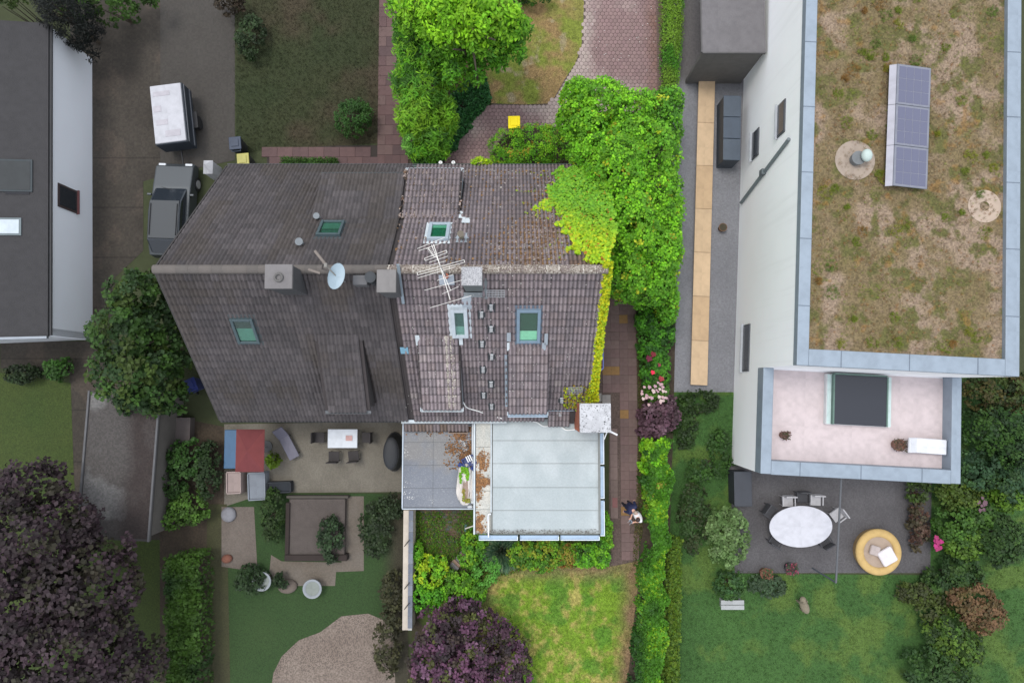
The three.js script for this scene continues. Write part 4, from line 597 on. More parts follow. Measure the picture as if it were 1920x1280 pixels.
{ // television aerial of the right half
  const b = onS(838, 520), t = thing('tv_aerial', 'rusty-footed television aerial with long white rods above the ridge', 'aerial', b), q = (x, y, h) => at(x, y, h).sub(b), wht = mat(0.66, 0.64, 0.6, 0.5, { plain: true }), H1 = 11.0, H2 = 10.5, H3 = 10.1;
  part('mast', [bar(V(0, -0.2, 0), V(0, H1 - b.y + 0.05, 0), 0.025)], mat(0.3, 0.3, 0.3, 0.5), t); part('foot', [cyl(0.09, 0.06, 0.45, 0, -0.1, 0)], mat(0.33, 0.1, 0.06), t); part('base_plate', [rbox(0.52, 0.02, 0.42, 0.008).rotateX(ANG).translate(0, 0.1, 0.1)], mat(0.34, 0.38, 0.43, 0.6), t);
  part('boom', [bar(q(813, 458, H1), q(844, 562, H1), 0.013)], wht, t); part('boom', [bar(q(809, 459, H2), q(845, 545, H2), 0.012)], wht, t); part('boom', [bar(q(802, 464, H3), q(815, 482, H3), 0.011)], wht, t);
  for (const [x0, y0, x1, y1, h, loop] of [[783, 521, 854, 500, H1], [796, 544, 866, 525, H1], [806, 577, 884, 554, H1], [782, 511, 870, 487, H1, 1], [782, 466, 834, 445, H1], [785, 470, 838, 452, H2], [796, 484, 837, 469, H1, 1], [804, 492, 840, 480, H2], [829, 551, 860, 537, H2], [819, 526, 850, 514, H2], [805, 498, 836, 489, H2]]) {
    const a = q(x0, y0, h), c = q(x1, y1, h), g = [bar(a, c, 0.008, 0.008, 5)]; if (loop) { const s = V(0.02, 0, 0.075); g.push(bar(a.clone().add(s), c.clone().add(s), 0.008, 0.008, 5), bar(a, a.clone().add(s), 0.011, 0.011, 5), bar(c, c.clone().add(s), 0.011, 0.011, 5)); }
    part('rod', g, wht, t);
  }
  for (let i = 0; i < 7; i++) { const x = lerp(803, 815, i / 6), y = lerp(465, 481, i / 6); part('rod', [bar(q(x - 3.5, y + 1.6, H3), q(x + 3.5, y - 1.6, H3), 0.008, 0.008, 5)], wht, t); }
}
// ---------------------------------------------------------------- low dark-roofed house on the far left
{
  const s = at(173, 637), n = at(172, 110), turn = Math.atan2(s.x - n.x, s.z - n.z), t = thing('neighbour_house', 'low house with white side wall and dark shallow roof', 'house', s, turn), L = s.distanceTo(n), loc = (x, y, h) => t.worldToLocal(at(x, y, h)); t.updateMatrixWorld(true);
  part('wall', [box(12, 3.0, 0.3, -6, 1.5, -0.16), box(12, 3.0, 0.3, -6, 1.5, -L + 0.16)], mat(0.6, 0.62, 0.65), t);
  const wl = part('wall', [box(0.3, 3.0, L, -0.15, 1.5, -L / 2)], new THREE.MeshStandardMaterial({ map: STREAK, color: new THREE.Color().setRGB(0.84, 0.87, 0.92), roughness: 0.8 }), t);
  const a = 0.2, g = new THREE.BoxGeometry(12.2, 0.18, L + 0.1).translate(-6.1, 0, -L / 2).rotateZ(-a).translate(0.02, 3.08, 0);
  part('roof', [g], mat(0.045, 0.043, 0.045, 0.9, { bump: 0.02 }), t);
  part('verge_trim', [box(12, 0.2, 0.1, -6, 0, 0.1).rotateZ(-a).translate(0, 3.12, 0)], mat(0.26, 0.29, 0.33, 0.5), t); part('gutter', [box(0.1, 0.1, L, 0.06, 3.02, -L / 2)], mat(0.06, 0.06, 0.062), t);
  { const w = loc(136, 371, 1.9), k = new THREE.Group(); k.name = 'window'; t.add(k); part('frame', [box(0.05, 1.3, 1.05, 0.02, 1.85, w.z)], mat(0.05, 0.035, 0.035), k); part('pane', [box(0.02, 1.1, 0.85, 0.05, 1.85, w.z)], darkGlass, k); part('sill', [box(0.14, 0.05, 1.1, 0.06, 1.18, w.z)], mat(0.16, 0.06, 0.06), k); }
  const ry = (x) => 3.17 - x * Math.tan(a);
  const sk = (x, y, w, l, m1, m2) => { const p = loc(x, y, 3.4), k = new THREE.Group(); k.name = 'skylight'; t.add(k); part('frame', [box(w, 0.12, l, 0, 0, 0).rotateZ(-a).translate(p.x, ry(p.x), p.z)], m1, k); part('pane', [box(w - 0.16, 0.12, l - 0.16, 0, 0.012, 0).rotateZ(-a).translate(p.x, ry(p.x), p.z)], m2, k); };
  sk(16, 330, 1.9, 1.4, mat(0.05, 0.06, 0.065), mat(0.03, 0.034, 0.036, 0.75)); sk(6, 426, 1.5, 0.75, mat(0.16, 0.19, 0.2), mat(0.5, 0.56, 0.6, 0.7));
  part('roof_ledge', [box(0.9, 0.1, 1.2).rotateZ(-a).translate(-1.1, ry(-1.1) - 0.02, loc(60, 340, 3.2).z)], mat(0.025, 0.025, 0.03), t);
}
// ---------------------------------------------------------------- white flat-roofed house on the right
{
  const s = at(1372, 868), n = at(1395, 142), t = thing('white_house', 'white flat-roofed house with planted roof, solar panels and roof terrace', 'house', s, Math.atan2(s.x - n.x, s.z - n.z)); t.updateMatrixWorld(true);
  const loc = (x, y, h) => t.worldToLocal(at(x, y, h)), white = new THREE.MeshStandardMaterial({ map: STREAK, roughness: 0.8 }), capM = mat(0.25, 0.3, 0.355, 0.5, { metalness: 0.15, bump: 0.001 });
  const zs = loc(1600, 690, 7).z, W = loc(1910, 690, 7).x, W2 = loc(1802, 800, 3.7).x, N = -34;
  part('wall', [box(W, 6.85, zs - N, W / 2, 3.425, (zs + N) / 2)], white, t);
  part('wall', [box(W2 - 0.05, 3.1, -zs, W2 / 2 - 0.025, 1.55, zs / 2)], white, t);
  // roof of stonecrop with metal-capped parapets
  const rim = 0.42, pw = (x0, x1, z0, z1, y, h, name = 'parapet') => part(name, [rbox(x1 - x0, h, z1 - z0, 0.03, (x0 + x1) / 2, y - h / 2, (z0 + z1) / 2)], capM, t);
  pw(-0.02, rim, N, zs, 7.05, 0.35); pw(W - 0.5, W + 0.02, N, zs, 7.05, 0.35); pw(rim, W - 0.5, zs - 0.62, zs, 7.05, 0.35);
  const jm = mat(0.12, 0.15, 0.19, 0.6); for (let z = zs - 2.2; z > -21; z -= 2.5) part('cap_joint', [box(rim + 0.03, 0.012, 0.03, rim / 2 - 0.01, 7.052, z), box(0.52, 0.012, 0.03, W - 0.24, 7.052, z)], jm, t); for (let x = 1.6; x < W; x += 2.5) part('cap_joint', [box(0.03, 0.012, 0.62, x, 7.052, zs - 0.3)], jm, t); for (let x = 1.6; x < W2; x += 2.5) part('cap_joint', [box(0.03, 0.012, 0.56, x, 3.752, -0.27)], jm, t);
  const bed = [V(rim, 0, N), V(W - 0.5, 0, N), V(W - 0.5, 0, zs - 0.62), V(rim, 0, zs - 0.62)];
  const roofC = (x, z) => { const f = fbm(x * 1.6, z * 1.6), g = fbm(x * 0.8 + 20, z * 0.8); let c = mixc([0.16, 0.125, 0.05], [0.225, 0.165, 0.095], f); c = mixc(c, [0.3, 0.22, 0.155], smooth(0.5, 0.72, g)); c = mixc(c, [0.12, 0.115, 0.035], smooth(0.5, 0.7, fbm(x * 2.1 + 50, z * 2.1))); return mixc(c, [0.26, 0.14, 0.035], smooth(0.66, 0.8, fbm(x * 2.4 + 90, z * 2.4)) * 0.55).map((q) => q * (0.7 + 0.6 * speck(x, z, 20))); };
  const gr = patch('planted_roof', bed, 6.86, 1400, roofC, 1, 0.03, null, t);
  const tufts = []; for (let i = 0; i < 5200; i++) { const x = rr(rim + 0.1, W - 0.6), z = rr(-21, zs - 0.75), g = fbm(x * 0.8 + 20, z * 0.8), green = smooth(0.6, 0.75, fbm(x * 1.1 + 77, z * 1.1)) + 0.06; tufts.push({ p: V(x, 6.87, z), n: V(rr(-0.4, 0.4), 1, rr(-0.4, 0.4)), s: rr(0.06, 0.16), c: jitter(rnd() < green ? [0.16, 0.2, 0.02] : pick([[0.2, 0.145, 0.07], [0.27, 0.19, 0.13], [0.15, 0.12, 0.05], [0.24, 0.12, 0.04]]), 0.5) }); }
  for (let i = 0; i < 70; i++) { const x = rr(rim + 0.3, W - 0.8), z = rr(-21, zs - 0.9), r = rr(0.1, 0.3), c = pick([[0.15, 0.2, 0.015], [0.2, 0.22, 0.012], [0.1, 0.17, 0.02], [0.15, 0.2, 0.015], [0.24, 0.13, 0.03]]); for (let k = 0; k < 46; k++) { const a = rr(0, 6.28), q = Math.sqrt(rnd()) * r; tufts.push({ p: V(x + q * Math.cos(a), 6.87, z + q * Math.sin(a)), n: V(rr(-0.4, 0.4), 1, rr(-0.4, 0.4)), s: rr(0.07, 0.15), c: jitter(c, 0.4) }); } }
  leaves('stonecrop', tufts, TUFT, t, dryMat, { kind: 'stuff' });
  { const q = loc(1848, 386, 6.9); part('gravel_ring', [new THREE.RingGeometry(0.18, 0.62, 24).rotateX(-Math.PI / 2).translate(q.x, 6.872, q.z)], mat(0.42, 0.33, 0.26, 1), t); }
  // roof terrace
  const tx0 = 0.42, tx1 = W2 - 0.4, deckY = 3.12;
  part('terrace_floor', [box(W2 - 0.1, 0.05, -zs - 0.1, W2 / 2, deckY - 0.01, zs / 2)], mat(0.55, 0.47, 0.47, 0.9), t);
  pw(-0.02, tx0, zs + 0.002, 0, 3.75, 0.66); pw(W2 - 0.4, W2, zs + 0.002, 0, 3.75, 0.66); pw(tx0, W2 - 0.4, -0.55, 0.02, 3.75, 0.66);
  { const a = loc(1567, 702, 3.6), b = loc(1664, 800, 3.6), k = new THREE.Group(); k.name = 'roof_lantern'; t.add(k); const w = b.x - a.x, d = b.z - a.z, cx = (a.x + b.x) / 2, cz = (a.z + b.z) / 2;
    part('kerb', [box(w + 0.5, 0.25, d + 0.05, cx, 3.25, cz)], mat(0.62, 0.64, 0.64), k); part('pane', [box(w, 0.3, d, cx, 3.4, cz)], mat(0.018, 0.02, 0.028, 0.12, { plain: true }), k);
    part('frame', [box(0.06, 0.34, d + 0.02, a.x - 0.02, 3.4, cz), box(0.06, 0.34, d + 0.02, b.x + 0.02, 3.4, cz), box(w, 0.34, 0.06, cx, 3.4, a.z - 0.04)], mat(0.12, 0.19, 0.16), k); part('side_glass', [box(0.16, 0.2, d, a.x - 0.14, 3.3, cz), box(0.2, 0.2, d, b.x + 0.16, 3.3, cz)], mat(0.5, 0.62, 0.6, 0.3), k); }
  // windows of the long wall
  const win = (x, y, h, w, l, m = 0) => { const p = loc(x, y, h), k = new THREE.Group(); k.name = 'window'; t.add(k); part('frame', [box(0.06, l, w, -0.02, h, p.z)], mat(0.1, 0.105, 0.115), k); part('pane', [box(0.02, l - 0.12, w - 0.12, -0.06, h, p.z)], mat(0.055, 0.06, 0.07, 0.15, { plain: true }), k); part('sill', [box(0.16, 0.04, w + 0.1, -0.07, h - l / 2 - 0.02, p.z)], mat(0.4, 0.42, 0.45, 0.5), k); };
  win(1468, 222, 4.95, 1.35, 0.75); win(1419, 270, 2.0, 1.25, 0.8); win(1400, 652, 1.6, 2.1, 0.8);
  { const p = loc(1437, 325, 3.0); part('downpipe', [bar(V(-0.08, 0.4, p.z + 0.6), V(-0.08, 5.9, p.z - 0.45), 0.07)], mat(0.17, 0.2, 0.21), t); part('rain_head', [rbox(0.2, 0.35, 0.25, 0.03, -0.1, 3.2, p.z + 0.03)], mat(0.12, 0.14, 0.15), t); }
  { const p = loc(1607, 298, 7), v = new THREE.Group(); v.name = 'vent_pipe'; t.add(v); part('pipe', [cyl(0.26, 0.22, 0.3, p.x, 6.86, p.z)], mat(0.16, 0.17, 0.175), v); part('cowl', [ball(0.2, p.x + 0.22, 7.3, p.z - 0.05, 1, 0.8, 1.2, 2)], mat(0.42, 0.5, 0.47), v); part('gravel_ring', [cyl(0.75, 0.75, 0.02, p.x, 6.86, p.z, 26)], mat(0.32, 0.26, 0.21, 1), v); }
}
{ // solar panels: three modules on the planted roof
  const A = at(1714, 124, 7.15), B = at(1706, 352, 7.15), turn = Math.atan2(B.x - A.x, B.z - A.z), l = A.distanceTo(B) / 3 - 0.015, w = 1.36;
  for (let i = 0; i < 3; i++) {
    const c0 = A.clone().lerp(B, (i + 0.5) / 3), t = thing('solar_panel', ['northern solar panel of the row of three on the planted roof, farthest from the terrace', 'middle solar panel of the row of three on the planted roof', 'southern solar panel of the row of three on the planted roof, nearest the terrace'][i], 'solar panel', V(c0.x, 6.87, c0.z), turn, 'solar panels on the planted roof');
    const tilt = -0.12, put = (g) => g.rotateZ(tilt).translate(0, 0.3, 0);
    part('frame', [put(rbox(w, 0.05, l, 0.01))], mat(0.2, 0.21, 0.25, 0.5, { metalness: 0.3 }), t); const gl = [];
    part('backing', [put(box(w - 0.1, 0.01, l - 0.1, 0, 0.022, 0))], mat(0.2, 0.205, 0.25, 0.5), t);
    for (let r = 0; r < 3; r++) for (let c = 0; c < 4; c++) { part('solar_cell', [put(box((w - 0.14) / 4 - 0.02, 0.012, (l - 0.14) / 3 - 0.02, -w / 2 + 0.07 + (c + 0.5) * (w - 0.14) / 4, 0.027, -l / 2 + 0.07 + (r + 0.5) * (l - 0.14) / 3))], mat(0.1, 0.105, 0.16, 0.22, { plain: true }), t); }
    part('wind_deflector', [box(0.24, 0.03, l, -w / 2 - 0.1, 0.3, 0, 0, 0, 0.5)], mat(0.36, 0.355, 0.4, 0.6), t); part('stand', [box(w * 0.9, 0.05, 0.06, 0, 0.03, -l / 3), box(w * 0.9, 0.05, 0.06, 0, 0.03, l / 3)], mat(0.3, 0.3, 0.32), t);
  }
}
// ---------------------------------------------------------------- things around the houses
const black = mat(0.015, 0.015, 0.017, 0.6), navy = mat(0.02, 0.028, 0.045, 0.5), woodTan = mat(0.56, 0.4, 0.25, 0.85, { bump: 0.006 });
function wheelieBin(name, label, p, turn, body, lid, h = 1.06) {
  const t = thing(name, label, 'bin', p, turn);
  const g = new THREE.CylinderGeometry(0.33, 0.26, h - 0.1, 4, 1).rotateY(Math.PI / 4).scale(1.08, 1, 1.2).translate(0, (h - 0.1) / 2 + 0.04, 0);
  part('body', [g], body, t); const l = part('lid', [rbox(0.56, 0.07, 0.6, 0.03, 0, h - 0.02, 0), rbox(0.34, 0.04, 0.36, 0.015, 0, h + 0.025, -0.02)], lid, t);
  part('handle', [bar(V(-0.2, h - 0.08, 0.36), V(0.2, h - 0.08, 0.36), 0.018), box(0.03, 0.03, 0.12, -0.2, h - 0.08, 0.31), box(0.03, 0.03, 0.12, 0.2, h - 0.08, 0.31)], lid, t);
  for (const s of [-1, 1]) part('wheel', [new THREE.CylinderGeometry(0.1, 0.1, 0.05, 14).rotateZ(Math.PI / 2).translate(s * 0.24, 0.1, 0.28)], black, t);
  return t;
}
const yl = wheelieBin('wheelie_bin', 'yellow-lidded recycling bin standing on the hexagonal pavers by the round bush', at(964, 229, 1.06).setY(0), 0.02, black, mat(0.86, 0.68, 0.002, 0.75, { plain: true }));
part('sticker', [box(0.2, 0.006, 0.2, 0.01, 1.068, -0.03)], mat(0.85, 0.85, 0.75, 0.6, { plain: true }), yl);
wheelieBin('wheelie_bin', 'yellow-lidded bin in shade by the corner of the plain left house', at(455, 299, 1.06).setY(0), 0.1, black, mat(0.36, 0.33, 0.09, 0.6));
wheelieBin('wheelie_bin', 'dark blue bin next to the yellow-lidded one by the forecourt', at(440, 268, 1.06).setY(0), 0.1, black, mat(0.03, 0.042, 0.07, 0.6));
wheelieBin('wheelie_bin', 'bright blue bin tucked between the tree and the left gable', at(356, 722, 1.06).setY(0), 0.4, mat(0.02, 0.03, 0.1), mat(0.015, 0.03, 0.17, 0.5));
{ const t = thing('post', 'white pointed post at the front corner of the plain left house', 'post', at(402, 322, 0.4).setY(0)); part('pillar', [rbox(0.42, 1.1, 0.62, 0.08, 0, 0.55, 0)], mat(0.4, 0.4, 0.42), t); part('top', [new THREE.ConeGeometry(0.34, 0.4, 4).rotateY(0.785).scale(0.9, 1, 1.3).translate(0, 1.3, 0)], mat(0.42, 0.42, 0.44), t); }
{ // trailer
  const a = at(314, 212, 1.5), t = thing('box_trailer', 'white-topped trailer with dark blue sides parked on the forecourt', 'trailer', V(a.x, 0, a.z), 0.13), T = mat(0.42, 0.42, 0.45, 0.6, { bump: 0.002 });
  part('body', [rbox(1.5, 0.95, 2.8, 0.04, 0, 0.95, 0)], mat(0.022, 0.03, 0.042, 0.5), t); part('cover', [rbox(1.42, 0.1, 2.72, 0.04, 0, 1.46, 0)], T, t);
  for (const [x, z, w, l] of [[-0.2, -0.95, 0.75, 0.22], [-0.45, -0.25, 0.35, 0.3], [-0.3, 0.4, 0.55, 0.25], [0.15, 0.95, 0.7, 0.3]]) part('patch', [rbox(w, 0.02, l, 0.01, x, 1.512, z)], mat(0.4, 0.38, 0.41, 0.7), t);
  for (const s of [-1, 1]) part('wheel', [new THREE.CylinderGeometry(0.31, 0.31, 0.18, 18).rotateZ(Math.PI / 2).translate(s * 0.84, 0.31, 0.1)], black, t);
  for (const s of [-1, 1]) { part('mudguard', [rbox(0.24, 0.06, 0.8, 0.03, s * 0.86, 0.68, 0.1)], black, t); part('side_rail', [box(0.03, 0.06, 2.7, s * 0.76, 1.3, 0), box(0.03, 0.06, 2.7, s * 0.76, 0.75, 0)], mat(0.16, 0.17, 0.19, 0.5), t); part('tail_light', [box(0.16, 0.1, 0.03, s * 0.58, 0.62, -1.41)], mat(0.25, 0.02, 0.02, 0.4), t); }
  part('drawbar', [bar(V(0, 0.5, 1.4), V(0, 0.45, 2.3), 0.04), cyl(0.05, 0.05, 0.45, 0, 0, 2.25)], black, t);
}
{ // car beside the left gable
  const a = at(322, 393, 0.8), t = thing('parked_car', 'grey hatchback with dark roof glass parked beside the left gable', 'car', V(a.x, 0, a.z), -0.03), G = mat(0.055, 0.062, 0.068, 0.45, { metalness: 0.2, bump: 0.0005, plain: true }), L = 2.15, Wd = 0.88;
  const side = new THREE.Shape(); [[-L, 0.3], [-L, 0.62], [-L + 0.15, 0.78], [-1.05, 0.92], [-0.6, 0.96], [1.75, 0.98], [L - 0.06, 0.85], [L, 0.45], [L - 0.1, 0.28]].forEach(([z, y], i) => i ? side.lineTo(-z, y) : side.moveTo(-z, y)); side.closePath();
  part('body', [new THREE.ExtrudeGeometry(side, { depth: Wd * 2 - 0.16, bevelEnabled: true, bevelSize: 0.06, bevelThickness: 0.08, bevelSegments: 3 }).rotateY(Math.PI / 2).translate(-Wd + 0.08, 0, 0)], G, t);
  const cab = new THREE.Shape(); [[-0.98, 0.95], [-0.2, 1.42], [0.3, 1.48], [1.55, 1.42], [2.0, 1.0]].forEach(([z, y], i) => i ? cab.lineTo(-z, y) : cab.moveTo(-z, y)); cab.closePath();
  part('cabin_glass', [new THREE.ExtrudeGeometry(cab, { depth: 1.32, bevelEnabled: true, bevelSize: 0.04, bevelThickness: 0.07, bevelSegments: 2 }).rotateY(Math.PI / 2).translate(-0.66, 0, 0)], darkGlass, t);
  part('roof', [rbox(1.34, 0.05, 1.75, 0.025, 0, 1.5, 0.62)], mat(0.035, 0.04, 0.045, 0.6, { plain: true }), t); part('roof_rail', [bar(V(-0.6, 1.56, -0.1), V(-0.6, 1.56, 1.35), 0.018), bar(V(0.6, 1.56, -0.1), V(0.6, 1.56, 1.35), 0.018)], black, t); part('bonnet_seam', [bar(V(-0.62, 0.95, -1.1), V(-0.7, 0.79, -1.98), 0.006, 0.006, 4), bar(V(0.62, 0.95, -1.1), V(0.7, 0.79, -1.98), 0.006, 0.006, 4)], black, t);
  for (const s of [-1, 1]) { part('mirror', [rbox(0.2, 0.12, 0.1, 0.03, s * 0.98, 1.0, -0.65)], G, t); part('headlight', [rbox(0.34, 0.12, 0.16, 0.04, s * 0.62, 0.7, -L + 0.02)], mat(0.5, 0.52, 0.55, 0.2, { plain: true }), t); for (const z of [-1.35, 1.3]) { const w = part('wheel', [new THREE.CylinderGeometry(0.32, 0.32, 0.2, 20).rotateZ(Math.PI / 2).translate(s * 0.82, 0.32, z)], black, t); part('rim', [new THREE.CylinderGeometry(0.2, 0.2, 0.02, 12).rotateZ(Math.PI / 2).translate(s * 0.93, 0.32, z)], mat(0.35, 0.35, 0.36, 0.4), w); } }
  part('windscreen_wiper', [bar(V(-0.5, 0.97, -1.02), V(0.1, 1.05, -0.85), 0.012)], black, t);
}
{ // garage with mossy roof in the left garden
  const c = [[152, 735], [228, 735], [300, 1005], [172, 1012]].map(([x, y]) => at(x, y, 2.4)), x0 = at(150, 870, 2.4).x, x1 = at(296, 870, 2.4).x, z0 = c[0].z, z1 = c[3].z, t = thing('garage', 'flat garage with weathered brown mossy roof in the left garden', 'garage', V((x0 + x1) / 2, 0, (z0 + z1) / 2), -0.045), w = (x1 - x0) * 0.93, d = z1 - z0;
  part('wall', [box(w - 0.3, 2.3, d - 0.3, 0, 1.15, 0)], mat(0.12, 0.11, 0.1), t); part('door', [box(w - 0.6, 2.0, 0.06, 0, 1.0, -d / 2 + 0.13)], mat(0.1, 0.1, 0.1), t);
  const f = (x, z) => { const m = smooth(-0.5, 0.6, x + 0.9 * (fbm(x * 0.8, z * 0.5) - 0.5) - 0.25), l = smooth(0.45, 0.62, fbm(x * 0.9 + 4, z * 0.7)); return mixc(mixc([0.075, 0.068, 0.064], [0.15, 0.145, 0.14], l), [0.032, 0.022, 0.02], m * 0.85).map((q) => q * (0.8 + 0.4 * speck(x, z, 16))); };
  const ro = part('roof', [box(w, 0.14, d, 0, 2.35, 0)], mat(0.06, 0.055, 0.052), t); patch('roof_felt', [V(-w / 2 + 0.1, 0, -d / 2 + 0.1), V(w / 2 - 0.1, 0, -d / 2 + 0.1), V(w / 2 - 0.1, 0, d / 2 - 0.1), V(-w / 2 + 0.1, 0, d / 2 - 0.1)], 2.426, 400, f, 0.95, 0.02, null, ro);
  part('roof_edge', [box(0.08, 0.1, d, -w / 2 + 0.03, 2.44, 0), box(0.08, 0.1, d, w / 2 - 0.03, 2.44, 0)], mat(0.11, 0.11, 0.115), t);
}
{ const t = thing('water_butt', 'square pale stone block beside the left garden bed', 'block', at(332, 806, 0.5).setY(0)); part('base', [rbox(1.15, 0.5, 1.1, 0.04, 0, 0.25, 0)], mat(0.1, 0.085, 0.08), t); part('lid', [rbox(1.2, 0.06, 1.15, 0.02, 0, 0.53, 0)], mat(0.12, 0.1, 0.095), t); }
// ---- things on the left terrace
{ // parasol
  const p = at(467, 845, 2.1), t = thing('parasol', 'square dark red parasol at the edge of the left terrace', 'parasol', V(p.x, 0, p.z)), R = mat(0.16, 0.035, 0.035, 0.9);
  part('pole', [bar(V(0, 0, 0), V(0, 2.3, 0), 0.025)], mat(0.3, 0.3, 0.3), t); part('foot', [cyl(0.28, 0.28, 0.08)], mat(0.1, 0.1, 0.1), t);
  for (let i = 0; i < 4; i++) { const a = [[-1, -1], [1, -1], [1, 1], [-1, 1]][i], b = [[1, -1], [1, 1], [-1, 1], [-1, -1]][i], g = new THREE.BufferGeometry(); g.setAttribute('position', new THREE.Float32BufferAttribute([0, 2.35, 0, b[0] * 0.62, 2.02, b[1] * 0.92, a[0] * 0.62, 2.02, a[1] * 0.92, 0, 2.33, 0, a[0] * 0.62, 2.0, a[1] * 0.92, b[0] * 0.62, 2.0, b[1] * 0.92], 3)); g.computeVertexNormals(); part('canopy_panel', [g], i % 2 ? R : mat(0.14, 0.03, 0.032, 0.9), t); }
}
{ const p = at(432, 842, 0.6), t = thing('storage_box', 'long blue storage box beside the dark red parasol', 'box', V(p.x, 0, p.z)); part('body', [rbox(0.55, 0.55, 1.7, 0.04, 0, 0.28, 0)], mat(0.02, 0.07, 0.14, 0.5), t); part('lid', [rbox(0.6, 0.07, 1.76, 0.03, 0, 0.58, 0)], mat(0.03, 0.1, 0.2, 0.5), t); }
for (const [x, y, w, d, h, c, l] of [[437, 905, 0.62, 0.95, 0.7, [0.32, 0.25, 0.23], 'pale pinkish crate in front of the long blue box'], [480, 912, 0.75, 1.2, 0.6, [0.2, 0.22, 0.25], 'pale grey-blue crate below the dark red parasol'], [522, 914, 1.05, 0.45, 0.45, [0.02, 0.024, 0.03], 'dark trough planter at the terrace edge']]) { const p = at(x, y, h), t = thing('crate', l, 'crate', V(p.x, 0, p.z), rr(-0.06, 0.06)); part('side', [box(w, h, 0.05, 0, h / 2, -d / 2), box(w, h, 0.05, 0, h / 2, d / 2), box(0.05, h, d - 0.06, -w / 2, h / 2, 0), box(0.05, h, d - 0.06, w / 2, h / 2, 0)], mat(...c, 0.8), t); part('filling', [box(w - 0.08, 0.05, d - 0.08, 0, h - 0.08, 0)], mat(...scl(c, 0.9), 0.9), t); }
{ // garden table and chairs
  const p = at(642, 822, 0.75), t = thing('garden_table', 'white rectangular table on the left terrace', 'table', V(p.x, 0, p.z)), wht = mat(0.55, 0.58, 0.62, 0.5);
  part('tabletop', [rbox(1.35, 0.05, 0.85, 0.02, 0, 0.74, 0)], wht, t); for (const [x, z] of [[-0.58, -0.34], [0.58, -0.34], [-0.58, 0.34], [0.58, 0.34]]) part('leg', [bar(V(x, 0, z), V(x, 0.72, z), 0.03)], mat(0.2, 0.2, 0.2), t);
  const m = solo('tray', [rbox(0.3, 0.03, 0.24, 0.01, 0, 0, 0)], mat(0.5, 0.3, 0.28, 0.6), 'small pinkish tray on the white terrace table', 'tray'); m.position.set(p.x + 0.3, 0.782, p.z - 0.02);
  const chair = (x, y, turn, label) => { const q = at(x, y, 0.5), c = thing('garden_chair', label, 'chair', V(q.x, 0, q.z), turn, 'dark chairs round the white terrace table'), D = mat(0.035, 0.03, 0.03, 0.8); part('seat', [rbox(0.48, 0.05, 0.46, 0.02, 0, 0.44, 0)], D, c); part('backrest', [rbox(0.48, 0.5, 0.05, 0.02, 0, 0.72, 0.24)], D, c); for (const [a, b] of [[-1, -1], [1, -1], [-1, 1], [1, 1]]) part('leg', [bar(V(a * 0.2, 0, b * 0.2), V(a * 0.2, 0.44, b * 0.2), 0.018)], D, c); return c; };
  chair(598, 820, -1.57, 'dark chair at the end of the white terrace table, towards the parasol'); chair(687, 820, 1.57, 'dark chair at the end of the white terrace table, towards the covered barbecue'); chair(625, 856, 0, 'dark chair at the long side of the white terrace table, nearer the parasol'); chair(662, 855, 0.1, 'dark chair at the long side of the white terrace table, nearer the covered barbecue');
}
{ const p = at(537, 832, 0.45), t = thing('sun_lounger', 'lilac-grey lounger standing askew on the left terrace', 'lounger', V(p.x, 0, p.z), -0.5 + 1.0), C = mat(0.14, 0.135, 0.17, 0.8); part('mattress', [rbox(0.5, 0.08, 1.1, 0.03, 0, 0.36, 0.2)], C, t); part('backrest', [rbox(0.5, 0.08, 0.6, 0.03).rotateX(0.7).translate(0, 0.54, -0.55)], mat(0.12, 0.115, 0.15, 0.8), t); for (const [x, z] of [[-0.2, -0.3], [0.2, -0.3], [-0.2, 0.6], [0.2, 0.6]]) part('leg', [bar(V(x, 0, z), V(x, 0.34, z), 0.02)], black, t); }
{ const p = at(733, 850, 1.0), t = thing('barbecue', 'barbecue under a black cover against the party fence', 'barbecue', V(p.x, 0, p.z)); const g = new THREE.CylinderGeometry(0.36, 0.46, 1.05, 18, 4).scale(1, 1, 2.0).translate(0, 0.52, 0); part('cover', [g, ball(0.36, 0, 1.03, 0, 1, 0.3, 2.0, 2)], mat(0.012, 0.014, 0.018, 0.6), t); part('cord', [new THREE.TorusGeometry(0.44, 0.015, 6, 26).rotateX(Math.PI / 2).scale(1, 1, 2).translate(0, 0.2, 0)], mat(0.04, 0.04, 0.04), t); }
{ // raised bed
  const a = at(535, 930, 0.45), b = at(650, 1052, 0.45), t = thing('raised_bed', 'raised bed edged with dark sleepers behind the left terrace', 'raised bed', V((a.x + b.x) / 2, 0, (a.z + b.z) / 2)), w = b.x - a.x, d = b.z - a.z, S = mat(0.03, 0.021, 0.018, 0.95);
  part('soil', [box(w - 0.3, 0.34, d - 0.3, 0, 0.17, 0)], mat(0.115, 0.095, 0.085, 1, { bump: 0.04 }), t); for (const [x, z, ww, dd] of [[0, d / 2 - 0.14, w, 0.28], [-w / 2 + 0.1, 0, 0.18, d - 0.6]]) part('sleeper', [rbox(ww, 0.45, dd, 0.03, x, 0.225, z)], S, t); part('sleeper', [rbox(w, 0.36, 0.12, 0.03, 0, 0.18, -d / 2 + 0.06)], mat(0.07, 0.06, 0.05), t);
}
